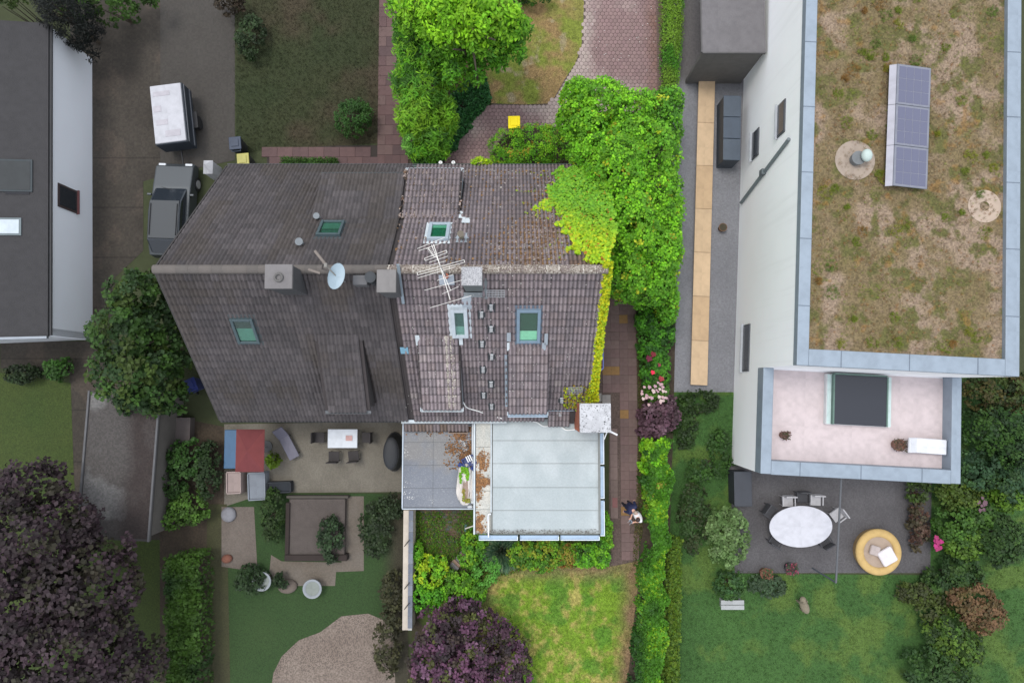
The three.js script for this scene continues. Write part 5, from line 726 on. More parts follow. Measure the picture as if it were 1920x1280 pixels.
for (const [x, y, l] of [[490, 1090, 'pale stone pot on the left lawn, nearer the tall hedge'], [585, 1104, 'pale stone pot on the left lawn, nearer the gravel']]) { const p = at(x, y, 0.5), t = thing('stone_pot', l, 'pot', V(p.x, 0, p.z)); part('pot', [new THREE.LatheGeometry([[0.01, 0], [0.26, 0], [0.3, 0.1], [0.4, 0.45], [0.44, 0.5], [0.42, 0.54], [0.34, 0.5], [0.3, 0.44]].map(([a, b]) => new THREE.Vector2(a, b)), 22)], mat(0.26, 0.28, 0.3, 0.8), t); part('soil', [cyl(0.33, 0.33, 0.02, 0, 0.44, 0, 18)], mat(0.2, 0.22, 0.2), t); }
for (const [x, y, w, d, c, l] of [[427, 965, 0.7, 0.7, [0.24, 0.24, 0.26], 'pale round stone on the pinkish strip'], [424, 1048, 0.5, 0.4, [0.22, 0.09, 0.06], 'terracotta block at the end of the pinkish strip'], [538, 1100, 0.9, 0.65, [0.15, 0.12, 0.1], 'flat beige stone between the two stone pots'], [186, 1162, 0.9, 0.35, [0.1, 0.09, 0.075], 'pale boulder at the foot of the copper-leaved tree']]) { const p = at(x, y, 0.15); const m = solo('garden_stone', [ball(0.5, 0, 0, 0, w, 0.4, d, 2)], mat(...c, 0.95, { bump: 0.02 }), l, 'stone'); m.position.set(p.x, 0.08, p.z); m.rotation.y = x === 186 ? 0.7 : 0.1; }
// ---- party wall in the garden
{
  const x0 = at(755, 1060, 1.1).x, x1 = at(766, 1060, 1.1).x, x2 = at(773, 1060, 1.1).x, za = at(0, 957, 1.1).z, zb = at(0, 1182, 1.1).z, t = thing('garden_wall', 'low cream wall with grey coping tiles along one edge', 'wall', V((x0 + x2) / 2, 0, (za + zb) / 2)), cx = t.position.x, cz = t.position.z;
  part('wall_core', [box(x2 - x0, 1.05, zb - za, 0, 0.525, 0)], mat(0.5, 0.44, 0.37, 0.95), t);
  const g = prep(rbox(x2 - x1 + 0.04, 0.06, 0.45, 0.012)); for (let z = za + 0.23, i = 0; z < zb; z += 0.468, i++) { const o = part('coping_tile', g, [mat(0.14, 0.155, 0.19, 0.8), mat(0.17, 0.185, 0.22, 0.8), mat(0.12, 0.135, 0.17, 0.8)][i % 3], t); o.position.set((x1 + x2) / 2 - cx, 1.08, z - cz); }
  part('mortar', [box(x2 - x1, 0.04, zb - za, (x1 + x2) / 2 - cx, 1.055, 0)], mat(0.45, 0.44, 0.42), t);
  for (const y of [1012, 1092, 1130]) { const p = at(767, y, 1.2), q = at(756, y + 15, 1.0); part('strut', [bar(p.sub(t.position), q.sub(t.position), 0.022, 0.018)], mat(0.06, 0.055, 0.05), t); }
}
// ---- things on and around the extension
{ // bag of garden waste and blue crate on the flat roof
  const p = at(871, 908, 3.1), t = thing('garden_waste_bag', 'torn white sack overgrown with weeds on the grey flat roof', 'sack', V(p.x, 2.995, p.z), 0.03);
  const g = new THREE.IcosahedronGeometry(1, 5), q = g.attributes.position; for (let i = 0; i < q.count; i++) { const x = q.getX(i), y = q.getY(i), z = q.getZ(i), e = 1 + 0.22 * (fbm(x * 2.4 + 5, z * 2.4 + y * 2) - 0.5) * 2, fold = 0.05 * Math.sin(x * 14 + z * 3 + 3 * fbm(x * 3, z * 3)); q.setXYZ(i, Math.sign(x) * Math.pow(Math.abs(x), 0.8) * 0.34 * e + (z < 0 ? 0.03 : 0), Math.max(0, (Math.abs(y) ** 0.7) * Math.sign(y) * 0.2 * e + fold * (y > 0 ? 1 : 0)), Math.sign(z) * Math.pow(Math.abs(z), 0.75) * 0.86 * (0.93 + 0.1 * e)); } g.computeVertexNormals();
  part('sack', [mergeVertices(g.deleteAttribute('uv').deleteAttribute('normal'))].map((k) => { k.computeVertexNormals(); return k; }), mat(0.62, 0.58, 0.54, 0.9, { bump: 0.01 }), t);
  part('soil', [ball(0.2, 0.06, 0.16, 0.25, 0.8, 0.45, 2.3, 2)], mat(0.42, 0.31, 0.25, 1, { bump: 0.05 }), t);
  const w = []; for (const [x, z, n, sx, sz] of [[0.02, -0.6, 100, 0.14, 0.14], [0.14, -0.35, 50, 0.06, 0.16], [-0.14, -0.3, 45, 0.05, 0.22], [-0.04, 0.42, 60, 0.05, 0.26], [0.12, 0.66, 34, 0.1, 0.08]]) for (let i = 0; i < n; i++) w.push({ p: V(x + rr(-1, 1) * sx, rr(0.17, 0.3), z + rr(-1, 1) * sz), n: V(rr(-0.6, 0.6), 1, rr(-0.6, 0.6)), s: rr(0.06, 0.12), c: jitter(z > 0.3 ? pick([[0.25, 0.3, 0.03], [0.3, 0.24, 0.05]]) : [0.17, 0.4, 0.015], 0.5) }); leaves('foliage', w, LEAF.broad, t);
  const b = at(879, 864, 3.1), u = thing('plastic_crate', 'crushed blue crate with white slats behind the torn sack', 'crate', V(b.x, 2.995, b.z), 0.45), B = mat(0.012, 0.03, 0.15, 0.45, { plain: true });
  part('bottom', [box(0.5, 0.03, 0.36, 0, 0.05, 0)], B, u); part('side', [box(0.5, 0.24, 0.03, 0, 0.15, -0.18), box(0.5, 0.24, 0.03, 0, 0.15, 0.18), box(0.03, 0.2, 0.33, -0.25, 0.13, 0), box(0.03, 0.22, 0.33, 0.25, 0.14, 0), box(0.4, 0.02, 0.2, 0.14, 0.2, 0.3, 0.4, 0.5), box(0.2, 0.02, 0.3, -0.36, 0.12, 0.05, 0.6, 0, 0.5)], B, u); for (let i = 0; i < 3; i++) part('slat', [box(0.045, 0.02, 0.26, -0.02 + i * 0.085, 0.28, -0.1)], mat(0.7, 0.7, 0.68, 0.6), u);
}
{ const a = at(841, 801, 3.1), b = at(877, 812, 3.1), t = thing('planter_tray', 'shallow brown tray lying among leaf litter on the flat roof', 'tray', V((a.x + b.x) / 2, 2.995, (a.z + b.z) / 2)), w = b.x - a.x, d = b.z - a.z, m = mat(0.3, 0.22, 0.17, 0.8); part('rim', [box(w, 0.12, 0.03, 0, 0.06, -d / 2), box(w, 0.12, 0.03, 0, 0.06, d / 2), box(0.03, 0.12, d - 0.03, -w / 2, 0.06, 0), box(0.03, 0.12, d - 0.03, w / 2, 0.06, 0)], m, t); part('soil', [box(w - 0.04, 0.06, d - 0.04, 0, 0.05, 0)], mat(0.09, 0.055, 0.035, 1, { bump: 0.03 }), t); }
{ const p = at(915, 967, 3.28), q = at(916, 1007, 3.28), t = thing('plastic_pipe', 'white pipe lying across the edge of the pale flat roof', 'pipe', p); part('pipe', [bar(V(0, 0, 0), q.clone().sub(p), 0.03)], mat(0.75, 0.77, 0.8, 0.5), t); part('elbow', [tube([V(0, 0, 0), V(0.02, 0.0, -0.06), V(0.12, 0, -0.08)], 0.036, 10, 8)], mat(0.68, 0.7, 0.74, 0.5), t); }
{ const p = at(889, 985, 1.9), q = at(872, 991, 1.75), t = thing('clothes_arm', 'pale bracket arm with dark end sticking out of the extension wall', 'bracket', p); part('arm', [bar(V(0.15, 0.02, -0.05), q.clone().sub(p), 0.03)], mat(0.5, 0.47, 0.4, 0.7), t); part('head', [bar(q.clone().sub(p).add(V(0.03, 0.03, -0.15)), q.clone().sub(p).add(V(-0.02, -0.35, 0.16)), 0.05)], mat(0.06, 0.12, 0.11, 0.6), t); }
{ // stack of old slabs in the garden
  const p = at(862, 1050, 0.1), t = thing('slab_pile', 'row of leaning old slabs beside the yellow-green plants', 'slabs', V(p.x, 0, p.z), -0.75); for (let i = 0; i < 7; i++) part('slab', [rbox(0.42, 0.36, 0.05, 0.012).rotateX(-0.9 + rr(-0.08, 0.08)).translate(rr(-0.05, 0.05), 0.16, -0.5 + i * 0.15)], pick([mat(0.25, 0.24, 0.22), mat(0.3, 0.2, 0.15), mat(0.2, 0.19, 0.19)]), t);
}
// ---- right of the middle plot
{ // carport against the white house
  const a = at(1255, -40, 2.9), c = at(1437, 97, 3.2), t = thing('carport', 'grey flat carport roof against the white wall', 'carport', V((a.x + c.x) / 2, 0, c.z)), w = c.x - at(1316, 60, 3.1).x, x1 = c.x - t.position.x, z1 = 0;
  const x0 = x1 - w; part('roof', [box(w, 0.16, 9, x1 - w / 2, 3.1, -4.5)], mat(0.17, 0.16, 0.165, 0.95, { bump: 0.02 }), t);
  part('wall', [box(w - 0.1, 3.0, 0.15, x1 - w / 2, 1.5, -0.1)], mat(0.13, 0.122, 0.115, 0.9), t); part('edge_trim', [box(w, 0.1, 0.06, x1 - w / 2, 3.14, 0.03), box(0.06, 0.1, 9, x0 - 0.03, 3.14, -4.5)], mat(0.1, 0.095, 0.095), t); for (const z of [-3, -6.5]) part('post', [box(0.14, 3.0, 0.14, x0 + 0.95, 1.5, z)], mat(0.2, 0.2, 0.2), t);
}
{ // boardwalk of raw planks
  const a = at(1326, 150, 0.25), b = at(1311, 722, 0.25), t = thing('plank_walkway', 'long strip of raw yellow planks laid along the grey yard', 'boardwalk', a.clone().lerp(b, 0.5).setY(0), Math.atan2(b.x - a.x, b.z - a.z)), L = a.distanceTo(b), n = 7;
  for (let i = 0; i < n; i++) part('plank', [rbox(0.78, 0.06, L / n - 0.012, 0.01, 0, 0.22, -L / 2 + (i + 0.5) * L / n)], [woodTan, mat(0.6, 0.43, 0.27, 0.85), mat(0.52, 0.36, 0.215, 0.85)][i % 3], t); for (const s of [-0.28, 0.28]) part('bearer', [box(0.08, 0.19, L - 0.1, s, 0.095, 0)], mat(0.25, 0.17, 0.1), t);
}
{ const a = at(1357, 178, 1.2), b = at(1390, 300, 1.2), t = thing('bin_store', 'long dark blue-grey store box against the white wall', 'store box', V((a.x + b.x) / 2, 0, (a.z + b.z) / 2), -0.03), w = b.x - a.x, d = b.z - a.z; part('body', [rbox(w, 1.12, d, 0.03, 0, 0.56, 0)], mat(0.045, 0.055, 0.07, 0.6), t); for (let i = 0; i < 3; i++) part('lid', [rbox(w + 0.06, 0.06, d / 3 - 0.02, 0.02, 0, 1.15, -d / 3 + i * d / 3)], [mat(0.062, 0.082, 0.11, 0.5), mat(0.055, 0.075, 0.105, 0.5)][i % 2], t); }
{ const p = at(1356, 426, 0.3), t = thing('flower_pot', 'small brown pot standing alone in the grey yard', 'pot', V(p.x, 0, p.z)); part('pot', [cyl(0.2, 0.15, 0.32)], mat(0.17, 0.09, 0.05), t); part('soil', [cyl(0.17, 0.17, 0.01, 0, 0.32, 0)], mat(0.06, 0.05, 0.03), t); }
// roof terrace furniture
{ const p = at(1738, 836, 3.5), t = thing('sun_lounger', 'white lounger on the roof terrace', 'lounger', V(p.x, 3.135, p.z), 1.5), C = mat(0.62, 0.63, 0.66, 0.7); part('mattress', [rbox(0.62, 0.12, 1.35, 0.04, 0, 0.34, 0.15)], C, t); part('backrest', [rbox(0.62, 0.1, 0.6, 0.03).rotateX(0.6).translate(0, 0.5, -0.65)], C, t); for (const [x, z] of [[-0.25, -0.4], [0.25, -0.4], [-0.25, 0.7], [0.25, 0.7]]) part('leg', [bar(V(x, 0, z), V(x, 0.3, z), 0.025)], mat(0.3, 0.3, 0.3), t); }
for (const [x, y, r, l] of [[1471, 816, 0.17, 'small dark pot plant in the corner of the roof terrace'], [1686, 834, 0.26, 'brown pot plant beside the white roof lounger']]) { const p = at(x, y, 3.4), t = thing('potted_plant', l, 'plant', V(p.x, 3.135, p.z)); part('pot', [cyl(r, r * 0.75, 0.34)], mat(0.2, 0.1, 0.07), t); leaves('foliage', Array.from({ length: 120 }, () => ({ p: V(rr(-r, r), rr(0.32, 0.55), rr(-r, r)), n: V(rr(-0.7, 0.7), 1, rr(-0.7, 0.7)), s: rr(0.06, 0.13), c: jitter(pick([[0.1, 0.06, 0.05], [0.06, 0.07, 0.03], [0.14, 0.08, 0.06]]), 0.5) })), LEAF.mid, t); }
// garden furniture behind the white house
{
  const p = at(1502, 987, 0.75), t = thing('garden_table', 'oval white table on the grey patio', 'table', V(p.x, 0, p.z), 0.04), wht = mat(0.5, 0.5, 0.54, 0.5);
  part('tabletop', [new THREE.CylinderGeometry(1, 1, 0.05, 40).scale(1.42, 1, 0.92).translate(0, 0.74, 0)], wht, t); part('table_leg', [cyl(0.16, 0.22, 0.72, -0.6), cyl(0.16, 0.22, 0.72, 0.6)], wht, t);
  const chair = (x, y, turn, label, light) => { const q = at(x, y, 0.5), c = thing('garden_chair', label, 'chair', V(q.x, 0, q.z), turn, 'chairs round the oval table'), D = light ? mat(0.38, 0.37, 0.38, 0.7) : mat(0.045, 0.045, 0.05, 0.8); part('seat', [rbox(0.5, 0.06, 0.48, 0.02, 0, 0.44, 0)], D, c); part('backrest', [rbox(0.5, 0.5, 0.06, 0.02, 0, 0.74, 0.26)], D, c); part('armrest', [rbox(0.05, 0.04, 0.45, 0.01, -0.27, 0.64, 0.03), rbox(0.05, 0.04, 0.45, 0.01, 0.27, 0.64, 0.03)], D, c); for (const [a, b] of [[-1, -1], [1, -1], [-1, 1], [1, 1]]) part('leg', [bar(V(a * 0.21, 0, b * 0.2), V(a * 0.21, 0.44, b * 0.2), 0.018)], D, c); };
  chair(1478, 940, 3.14, 'light chair on the house side of the oval table, towards the carport', 1); chair(1530, 938, 3.1, 'light chair on the house side of the oval table, towards the yellow island', 1); chair(1505, 932, 3.14, 'dark chair between two light ones at the oval table'); chair(1443, 958, -2.2, 'dark chair at the carport end of the oval table'); chair(1570, 966, 2.2, 'light chair at the end of the oval table by the yellow island', 1); chair(1455, 1012, -0.6, 'dark chair on the lawn side of the oval table, towards the potted bush'); chair(1545, 1012, 0.5, 'dark chair on the lawn side of the oval table, towards the yellow island');
}
{ const p = at(1648, 1035, 0.4), t = thing('lounge_island', 'round yellow lounge island with a white cushion', 'lounger', V(p.x, 0, p.z)); part('base', [new THREE.CylinderGeometry(1.03, 0.98, 0.32, 36).translate(0, 0.17, 0)], mat(0.3, 0.2, 0.09), t); part('ring', [new THREE.TorusGeometry(0.86, 0.19, 10, 40).rotateX(Math.PI / 2).scale(1, 0.7, 1).translate(0, 0.38, 0)], mat(0.5, 0.34, 0.13, 0.85), t); part('mattress', [cyl(0.72, 0.74, 0.08, 0, 0.33, 0, 30)], mat(0.34, 0.26, 0.2), t);
  const c = solo('cushion', [rbox(0.72, 0.2, 0.72, 0.09, 0, 0, 0)], mat(0.66, 0.62, 0.64, 0.9), 'square white cushion on the round yellow lounge island', 'cushion'); c.position.set(p.x + 0.32, 0.52, p.z + 0.16); c.rotation.y = 0.5; const c2 = solo('cushion', [rbox(0.45, 0.16, 0.45, 0.07, 0, 0, 0)], mat(0.4, 0.34, 0.32, 0.9), 'small beige cushion beside the square white one', 'cushion'); c2.position.set(p.x - 0.22, 0.49, p.z - 0.1); c2.rotation.y = -0.3; }
{ const p = at(1378, 912, 0.9), t = thing('log_store', 'dark store cabinet at the back corner of the white house', 'cabinet', V(at(1393, 918, 0.9).x, 0, p.z + 0.1)); part('body', [rbox(0.75, 0.9, 1.5, 0.03, 0, 0.45, 0)], mat(0.025, 0.028, 0.035, 0.7), t); part('lid', [rbox(0.8, 0.05, 1.55, 0.02, 0, 0.93, 0)], mat(0.03, 0.034, 0.044, 0.6), t); }
{ const p = at(1578, 895, 2.6), q = at(1568, 1092, 2.3), t = thing('awning_rail', 'thin blue-grey rail spanning the patio between table and island', 'rail', q.clone().setY(0)); part('rail', [bar(V(p.x - q.x, 2.6, p.z - q.z), V(0, 2.3, 0), 0.045)], mat(0.1, 0.105, 0.115, 0.7), t); part('post', [bar(V(0, 0, 0), V(0, 2.3, 0), 0.035)], mat(0.1, 0.115, 0.135, 0.6), t); part('post', [bar(V(p.x - q.x, 0, p.z - q.z), V(p.x - q.x, 2.6, p.z - q.z), 0.035)], mat(0.1, 0.115, 0.135, 0.6), t); }
{ const p = at(1374, 1134, 0.45), t = thing('garden_bench', 'small white bench on the lawn below the potted bush', 'bench', V(p.x, 0, p.z)), m = mat(0.32, 0.33, 0.33, 0.7); part('seat', [rbox(1.05, 0.05, 0.2, 0.015, 0, 0.44, -0.11), rbox(1.05, 0.05, 0.2, 0.015, 0, 0.44, 0.11)], m, t); for (const s of [-0.42, 0.42]) part('leg', [rbox(0.07, 0.42, 0.4, 0.015, s, 0.21, 0)], m, t); }
for (const [x, y, c, l] of [[1437, 1076, [0.2, 0.09, 0.055], 'terracotta pot at the lawn edge of the grey patio'], [1484, 1066, [0.06, 0.05, 0.06], 'dark pot with a pink bloom at the edge of the grey patio']]) { const p = at(x, y, 0.35), t = thing('flower_pot', l, 'pot', V(p.x, 0, p.z)); part('pot', [cyl(0.27, 0.2, 0.36)], mat(...c, 0.8), t); leaves('foliage', Array.from({ length: 150 }, () => ({ p: V(rr(-0.25, 0.25), rr(0.35, 0.55), rr(-0.25, 0.25)), n: V(rr(-0.7, 0.7), 1, rr(-0.7, 0.7)), s: rr(0.06, 0.12), c: jitter(x === 1437 ? pick([[0.05, 0.09, 0.03], [0.2, 0.08, 0.05]]) : pick([[0.04, 0.06, 0.03], [0.25, 0.05, 0.08]]), 0.4) })), LEAF.broad, t); }
{ const p = at(1507, 1135, 0.3), t = thing('garden_ornament', 'small beige animal figure standing on the right lawn', 'ornament', V(p.x, 0, p.z), 0.4), m = mat(0.2, 0.17, 0.12, 0.9); part('body', [ball(0.24, 0, 0.4, 0, 0.8, 0.75, 1.5, 2), ball(0.16, 0, 0.62, -0.36, 0.9, 0.9, 1.1, 2), bar(V(0, 0.45, -0.25), V(0, 0.6, -0.36), 0.12, 0.1)], m, t); for (const [x, z] of [[-0.11, -0.2], [0.11, -0.2], [-0.11, 0.2], [0.11, 0.2]]) part('leg', [bar(V(x, 0, z), V(x, 0.35, z), 0.045, 0.06)], m, t); for (const s of [-1, 1]) part('ear', [ball(0.06, s * 0.1, 0.76, -0.32, 0.5, 1.4, 0.8, 1)], m, t); }
// ---------------------------------------------------------------- plants
const BRIGHT = [[0.11, 0.33, 0.012], [0.16, 0.42, 0.012], [0.075, 0.24, 0.014], [0.21, 0.46, 0.012]], MID = [[0.07, 0.2, 0.015], [0.1, 0.26, 0.015], [0.05, 0.15, 0.015]], DEEP = [[0.03, 0.1, 0.012], [0.045, 0.14, 0.012], [0.025, 0.075, 0.014]],
  PURPLE = [[0.09, 0.045, 0.07], [0.06, 0.03, 0.045], [0.12, 0.065, 0.095], [0.08, 0.085, 0.03], [0.05, 0.04, 0.025]], DULL = [[0.025, 0.055, 0.01], [0.035, 0.075, 0.012], [0.02, 0.04, 0.01]], LIME = [[0.3, 0.5, 0.012], [0.24, 0.46, 0.012], [0.42, 0.55, 0.012]];
// the big creeper-covered shrubs beside the gable
{
  const blobs = [blob(1120, 215, 62, 52, 4.6), blob(1185, 225, 80, 45, 4.2, 0.2), blob(1235, 250, 38, 52, 3.6, 0), blob(1190, 300, 80, 70, 5.2, 0.5), blob(1150, 345, 60, 80, 6.2, 1), blob(1215, 385, 62, 80, 5.0, 0.4), blob(1168, 440, 58, 75, 6.6, 1), blob(1215, 480, 58, 72, 5.0, 0.4), blob(1165, 520, 46, 45, 5.6, 1.5), blob(1215, 540, 46, 40, 4.4, 0.4), blob(1240, 440, 30, 120, 3.2, 0), blob(1248, 200, 30, 26, 3.4, 0.4), blob(1248, 570, 17, 40, 3.0, 0), blob(1080, 190, 30, 28, 4.2, 0.5), blob(1098, 262, 42, 44, 4.8, 0.8), blob(1110, 300, 46, 36, 5.0, 1), blob(1078, 228, 32, 34, 4.0, 0.4)];
  bush('creeper_thicket', 'huge bright green creeper thicket rising beside the gable', 'creeper', blobs, 72000, 0.125, BRIGHT, { leaf: LEAF.broad, clump: 0.24, perClump: 12, trunk: 0.16, limbs: 9, vary: 0.75, rough: 0.12, tint: (p) => { const k = smooth(-6, -1.5, p.z); const c = rnd() < 0.03 ? [0.4, 0.46, 0.02] : mixc(pick([[0.15, 0.4, 0.012], [0.2, 0.47, 0.012], [0.11, 0.31, 0.012]]), pick([[0.085, 0.27, 0.016], [0.13, 0.34, 0.016], [0.06, 0.19, 0.016]]), clamp(k + smooth(5.3, 6.8, p.x) * smooth(-7, -12, p.z) * 0.9)); return c; } });
  const t = thing('wall_creeper', 'yellow-green creeper spilling from the gable onto the mossy roof', 'creeper', V(XR + 0.1, 0, RZ)), out = [], o = t.position;
  const edge = [[1058, 312], [1030, 330], [1045, 345], [1018, 352], [1035, 362], [992, 394], [1040, 396], [1056, 410], [1036, 420], [1062, 430], [1050, 440], [1080, 452], [1058, 474], [1100, 468], [1095, 485], [1128, 496], [1142, 500], [1150, 470], [1150, 380], [1130, 312]].map(([x, y]) => onN(x, y, 0.1)), b = bounds(edge);
  for (let i = 0; i < 13000; i++) { const x = rr(b.x0, b.x1), z = rr(b.z0, b.z1); if (!inside(edge, x + 0.5 * (fbm(x * 3 + 5, z * 3) - 0.5), z + 0.7 * (fbm(x * 3, z * 3 + 9) - 0.5)) || (x < 1.7 && rnd() > 0.35 + 0.65 * smooth(0.3, 0.55, fbm(x * 5, z * 5)))) continue; const e = clamp((x - 1.1) / 2.2), top = smooth(-7.6, -5.2, z + (1.6 - x) * 0.5), lump = 0.12 + 0.45 * fbm(x * 2, z * 2) * e; const c = mixc(pick([[0.12, 0.33, 0.02], [0.16, 0.4, 0.02], [0.2, 0.42, 0.015]]), pick([[0.42, 0.58, 0.01], [0.34, 0.54, 0.012], [0.54, 0.58, 0.01], [0.27, 0.48, 0.012]]), clamp(top + 0.5 * (1 - smooth(0.8, 1.9, x)) + rr(-0.15, 0.15))); out.push({ p: V(x, yN(z) + 0.06 + lump * Math.pow(rnd(), 0.6), z).sub(o), n: nN.clone().add(V(0, 0.5, 0)).add(sphereDir().multiplyScalar(0.7)), s: rr(0.09, 0.18), c: jitter(rnd() < 0.02 ? [0.4, 0.16, 0.02] : c, 0.4) }); }
  for (let k = 0; k < 26; k++) { let x = rr(0.7, 2.2), z = rr(-8.6, -4.3), a = Math.PI + rr(-0.9, 0.9); if (!inside(edge, x + 0.35, z)) continue; for (let i = 0; i < 16; i++) { x += 0.07 * Math.cos(a); z += 0.06 * Math.sin(a); a += rr(-0.35, 0.35); if (z > RZ - 0.25 || z < -9) break; for (let q = 0; q < 2; q++) if (rnd() < 0.75) out.push({ p: V(x + rr(-0.05, 0.05), yN(z) + rr(0.08, 0.16), z + rr(-0.05, 0.05)).sub(o), n: nN.clone().add(sphereDir().multiplyScalar(0.7)), s: rr(0.06, 0.13), c: jitter(pick([[0.36, 0.48, 0.012], [0.24, 0.42, 0.014], [0.4, 0.3, 0.02]]), 0.4) }); } }
  // strip along the garden-side verge
  for (let i = 0; i < 3600; i++) { const k = rnd(), z = lerp(RZ - 0.2, RZ + RUN - 0.25, k), w = 0.13 + 0.1 * fbm(z * 3, 1) + (k > 0.75 ? 0.14 * smooth(0.75, 0.95, k) : 0); const x = XR + 0.05 + rr(-w, w * 0.75) - (k > 0.9 ? rr(0, 0.3) : 0); out.push({ p: V(x, yS(z) + rr(0.02, 0.2), z).sub(o), n: nS.clone().add(sphereDir().multiplyScalar(0.8)), s: rr(0.08, 0.15), c: jitter(pick([[0.55, 0.56, 0.01], [0.42, 0.54, 0.012], [0.32, 0.48, 0.012], [0.6, 0.58, 0.012]]), 0.35) }); }
  for (let i = 0; i < 240; i++) { const p = onS(1056 + rr(0, 52), 765 - rr(0, 1) ** 1.5 * 42, 0.14); if (p.x > XR) continue; out.push({ p: p.sub(o), n: nS.clone().add(sphereDir().multiplyScalar(0.7)), s: rr(0.08, 0.14), c: jitter(pick([[0.4, 0.42, 0.012], [0.3, 0.42, 0.012], [0.3, 0.2, 0.02]]), 0.4) }); }
  // what hangs on the gable wall itself
  for (let i = 0; i < 9000; i++) { const z = rr(-9, 1.1), ym = Math.min(yS(z), yN(z)), y = rr(0.2, ym), d = rr(0, 0.3) * (z < -2.5 ? 1 : 0.4); out.push({ p: V(XR - 0.05 + d, y, z).sub(o), n: V(1, 0.6, 0).add(sphereDir().multiplyScalar(0.5)), s: rr(0.1, 0.18), c: jitter(pick(BRIGHT), 0.5) }); }
  leaves('foliage', out, LEAF.broad, t);
  part('stems', Array.from({ length: 9 }, (_, i) => bar(V(0, 0, -5 + i * 0.9), V(0.02, 3 + rr(0, 3), -5 + i * 0.9 + rr(-0.5, 0.5)), 0.03, 0.012, 6)), barkMat, t);
}
bush('round_bush', 'round bright bush by the yellow-lidded bin and front eaves', 'bush', [blob(960, 278, 42, 36, 1.5), blob(1005, 268, 48, 34, 1.7), blob(1030, 274, 34, 36, 1.7), blob(985, 296, 55, 24, 1.4)], 9000, 0.095, BRIGHT, { clump: 0.2, perClump: 20, tint: () => rnd() < 0.08 ? [0.4, 0.3, 0.03] : pick([[0.13, 0.36, 0.012], [0.09, 0.27, 0.012], [0.2, 0.44, 0.012]]) });
bush('small_bush', 'small pale green shrub poking over the street gutter', 'bush', [blob(898, 308, 16, 9, 3.9, 2.8), blob(915, 309, 10, 6, 3.8, 2.8)], 700, 0.1, LIME, { clump: 0.14, perClump: 14 });
bush('young_tree', 'slim sapling at the corner of the slab path', 'tree', [blob(770, 270, 15, 18, 2.4, 1.2), blob(775, 285, 12, 16, 2.0, 0.8)], 900, 0.13, [[0.12, 0.32, 0.04], [0.18, 0.42, 0.06]], { trunk: 0.05, limbs: 4, clump: 0.16, perClump: 14 });
// front trees
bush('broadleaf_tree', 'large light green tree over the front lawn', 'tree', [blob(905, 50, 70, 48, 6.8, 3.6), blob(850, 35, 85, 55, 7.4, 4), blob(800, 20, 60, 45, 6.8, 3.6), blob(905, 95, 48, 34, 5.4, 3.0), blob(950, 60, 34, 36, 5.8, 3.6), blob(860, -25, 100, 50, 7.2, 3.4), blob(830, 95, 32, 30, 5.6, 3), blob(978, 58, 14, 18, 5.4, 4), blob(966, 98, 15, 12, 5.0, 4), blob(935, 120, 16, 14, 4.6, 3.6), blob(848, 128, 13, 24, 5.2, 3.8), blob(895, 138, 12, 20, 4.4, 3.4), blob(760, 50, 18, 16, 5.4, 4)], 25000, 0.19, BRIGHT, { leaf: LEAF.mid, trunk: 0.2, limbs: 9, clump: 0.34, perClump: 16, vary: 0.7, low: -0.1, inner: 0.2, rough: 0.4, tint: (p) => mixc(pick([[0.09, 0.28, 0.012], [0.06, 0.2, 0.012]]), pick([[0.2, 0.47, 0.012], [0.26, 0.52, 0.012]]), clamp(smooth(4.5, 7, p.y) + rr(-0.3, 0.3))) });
for (const [bl, l, n] of [[[[790, 110, 42, 42, 4.4, 0.5], [765, 85, 22, 34, 3.8, 0.4]], 'dark feathery shrub nearest the street beside the slab path', 3400], [[[800, 170, 46, 45, 4.2, 0.4], [762, 160, 22, 32, 3.4, 0.3], [845, 130, 34, 34, 4.0, 0.4]], 'tall feathery shrub in the middle of the front bed', 4600], [[[790, 220, 42, 40, 3.6, 0.3], [830, 215, 26, 34, 3.0, 0.3]], 'yellow-green feathery shrub between sapling and tall shrubs', 3400], [[[810, 268, 34, 32, 2.6, 0.2], [790, 288, 20, 20, 2.0, 0.1]], 'low dark shrub in front of the street eaves', 2200]])
  bush('shrub', l, 'shrub', bl.map((b) => blob(...b)), n * 1.5, 0.26, l.startsWith('yellow') ? [[0.14, 0.33, 0.012], [0.09, 0.24, 0.012], [0.18, 0.36, 0.015]] : [[0.075, 0.23, 0.012], [0.11, 0.31, 0.012], [0.05, 0.15, 0.014], [0.16, 0.36, 0.012]], { leaf: LEAF.thin, clump: 0.34, perClump: 26, vary: 0.6, rough: 0.25, flat: 0.8 });
bush('shrub', 'dark rounded evergreen at the top of the dry lawn', 'shrub', [blob(1000, -12, 40, 18, 1.6), blob(965, -8, 22, 14, 1.4)], 2200, 0.12, DEEP, { clump: 0.2, perClump: 20 });
{ const pts = poly([[893, 132], [912, 148], [922, 190], [908, 208], [892, 222], [884, 244], [862, 262], [858, 282], [836, 294], [826, 312], [780, 316], [780, 250], [840, 190]]); const o = scatter('ground_ivy', pts, 9000, 0.13, [[0.03, 0.13, 0.035], [0.045, 0.18, 0.04], [0.025, 0.095, 0.025]], LEAF.broad, scene, 0.04, { high: 0.3, where: (x, z) => smooth(0.3, 0.5, fbm(x * 2.5, z * 2.5) + 0.1) }); Object.assign(o.userData, { kind: 'stuff', label: 'dark ivy carpet between driveway and front trees', category: 'ivy' }); }
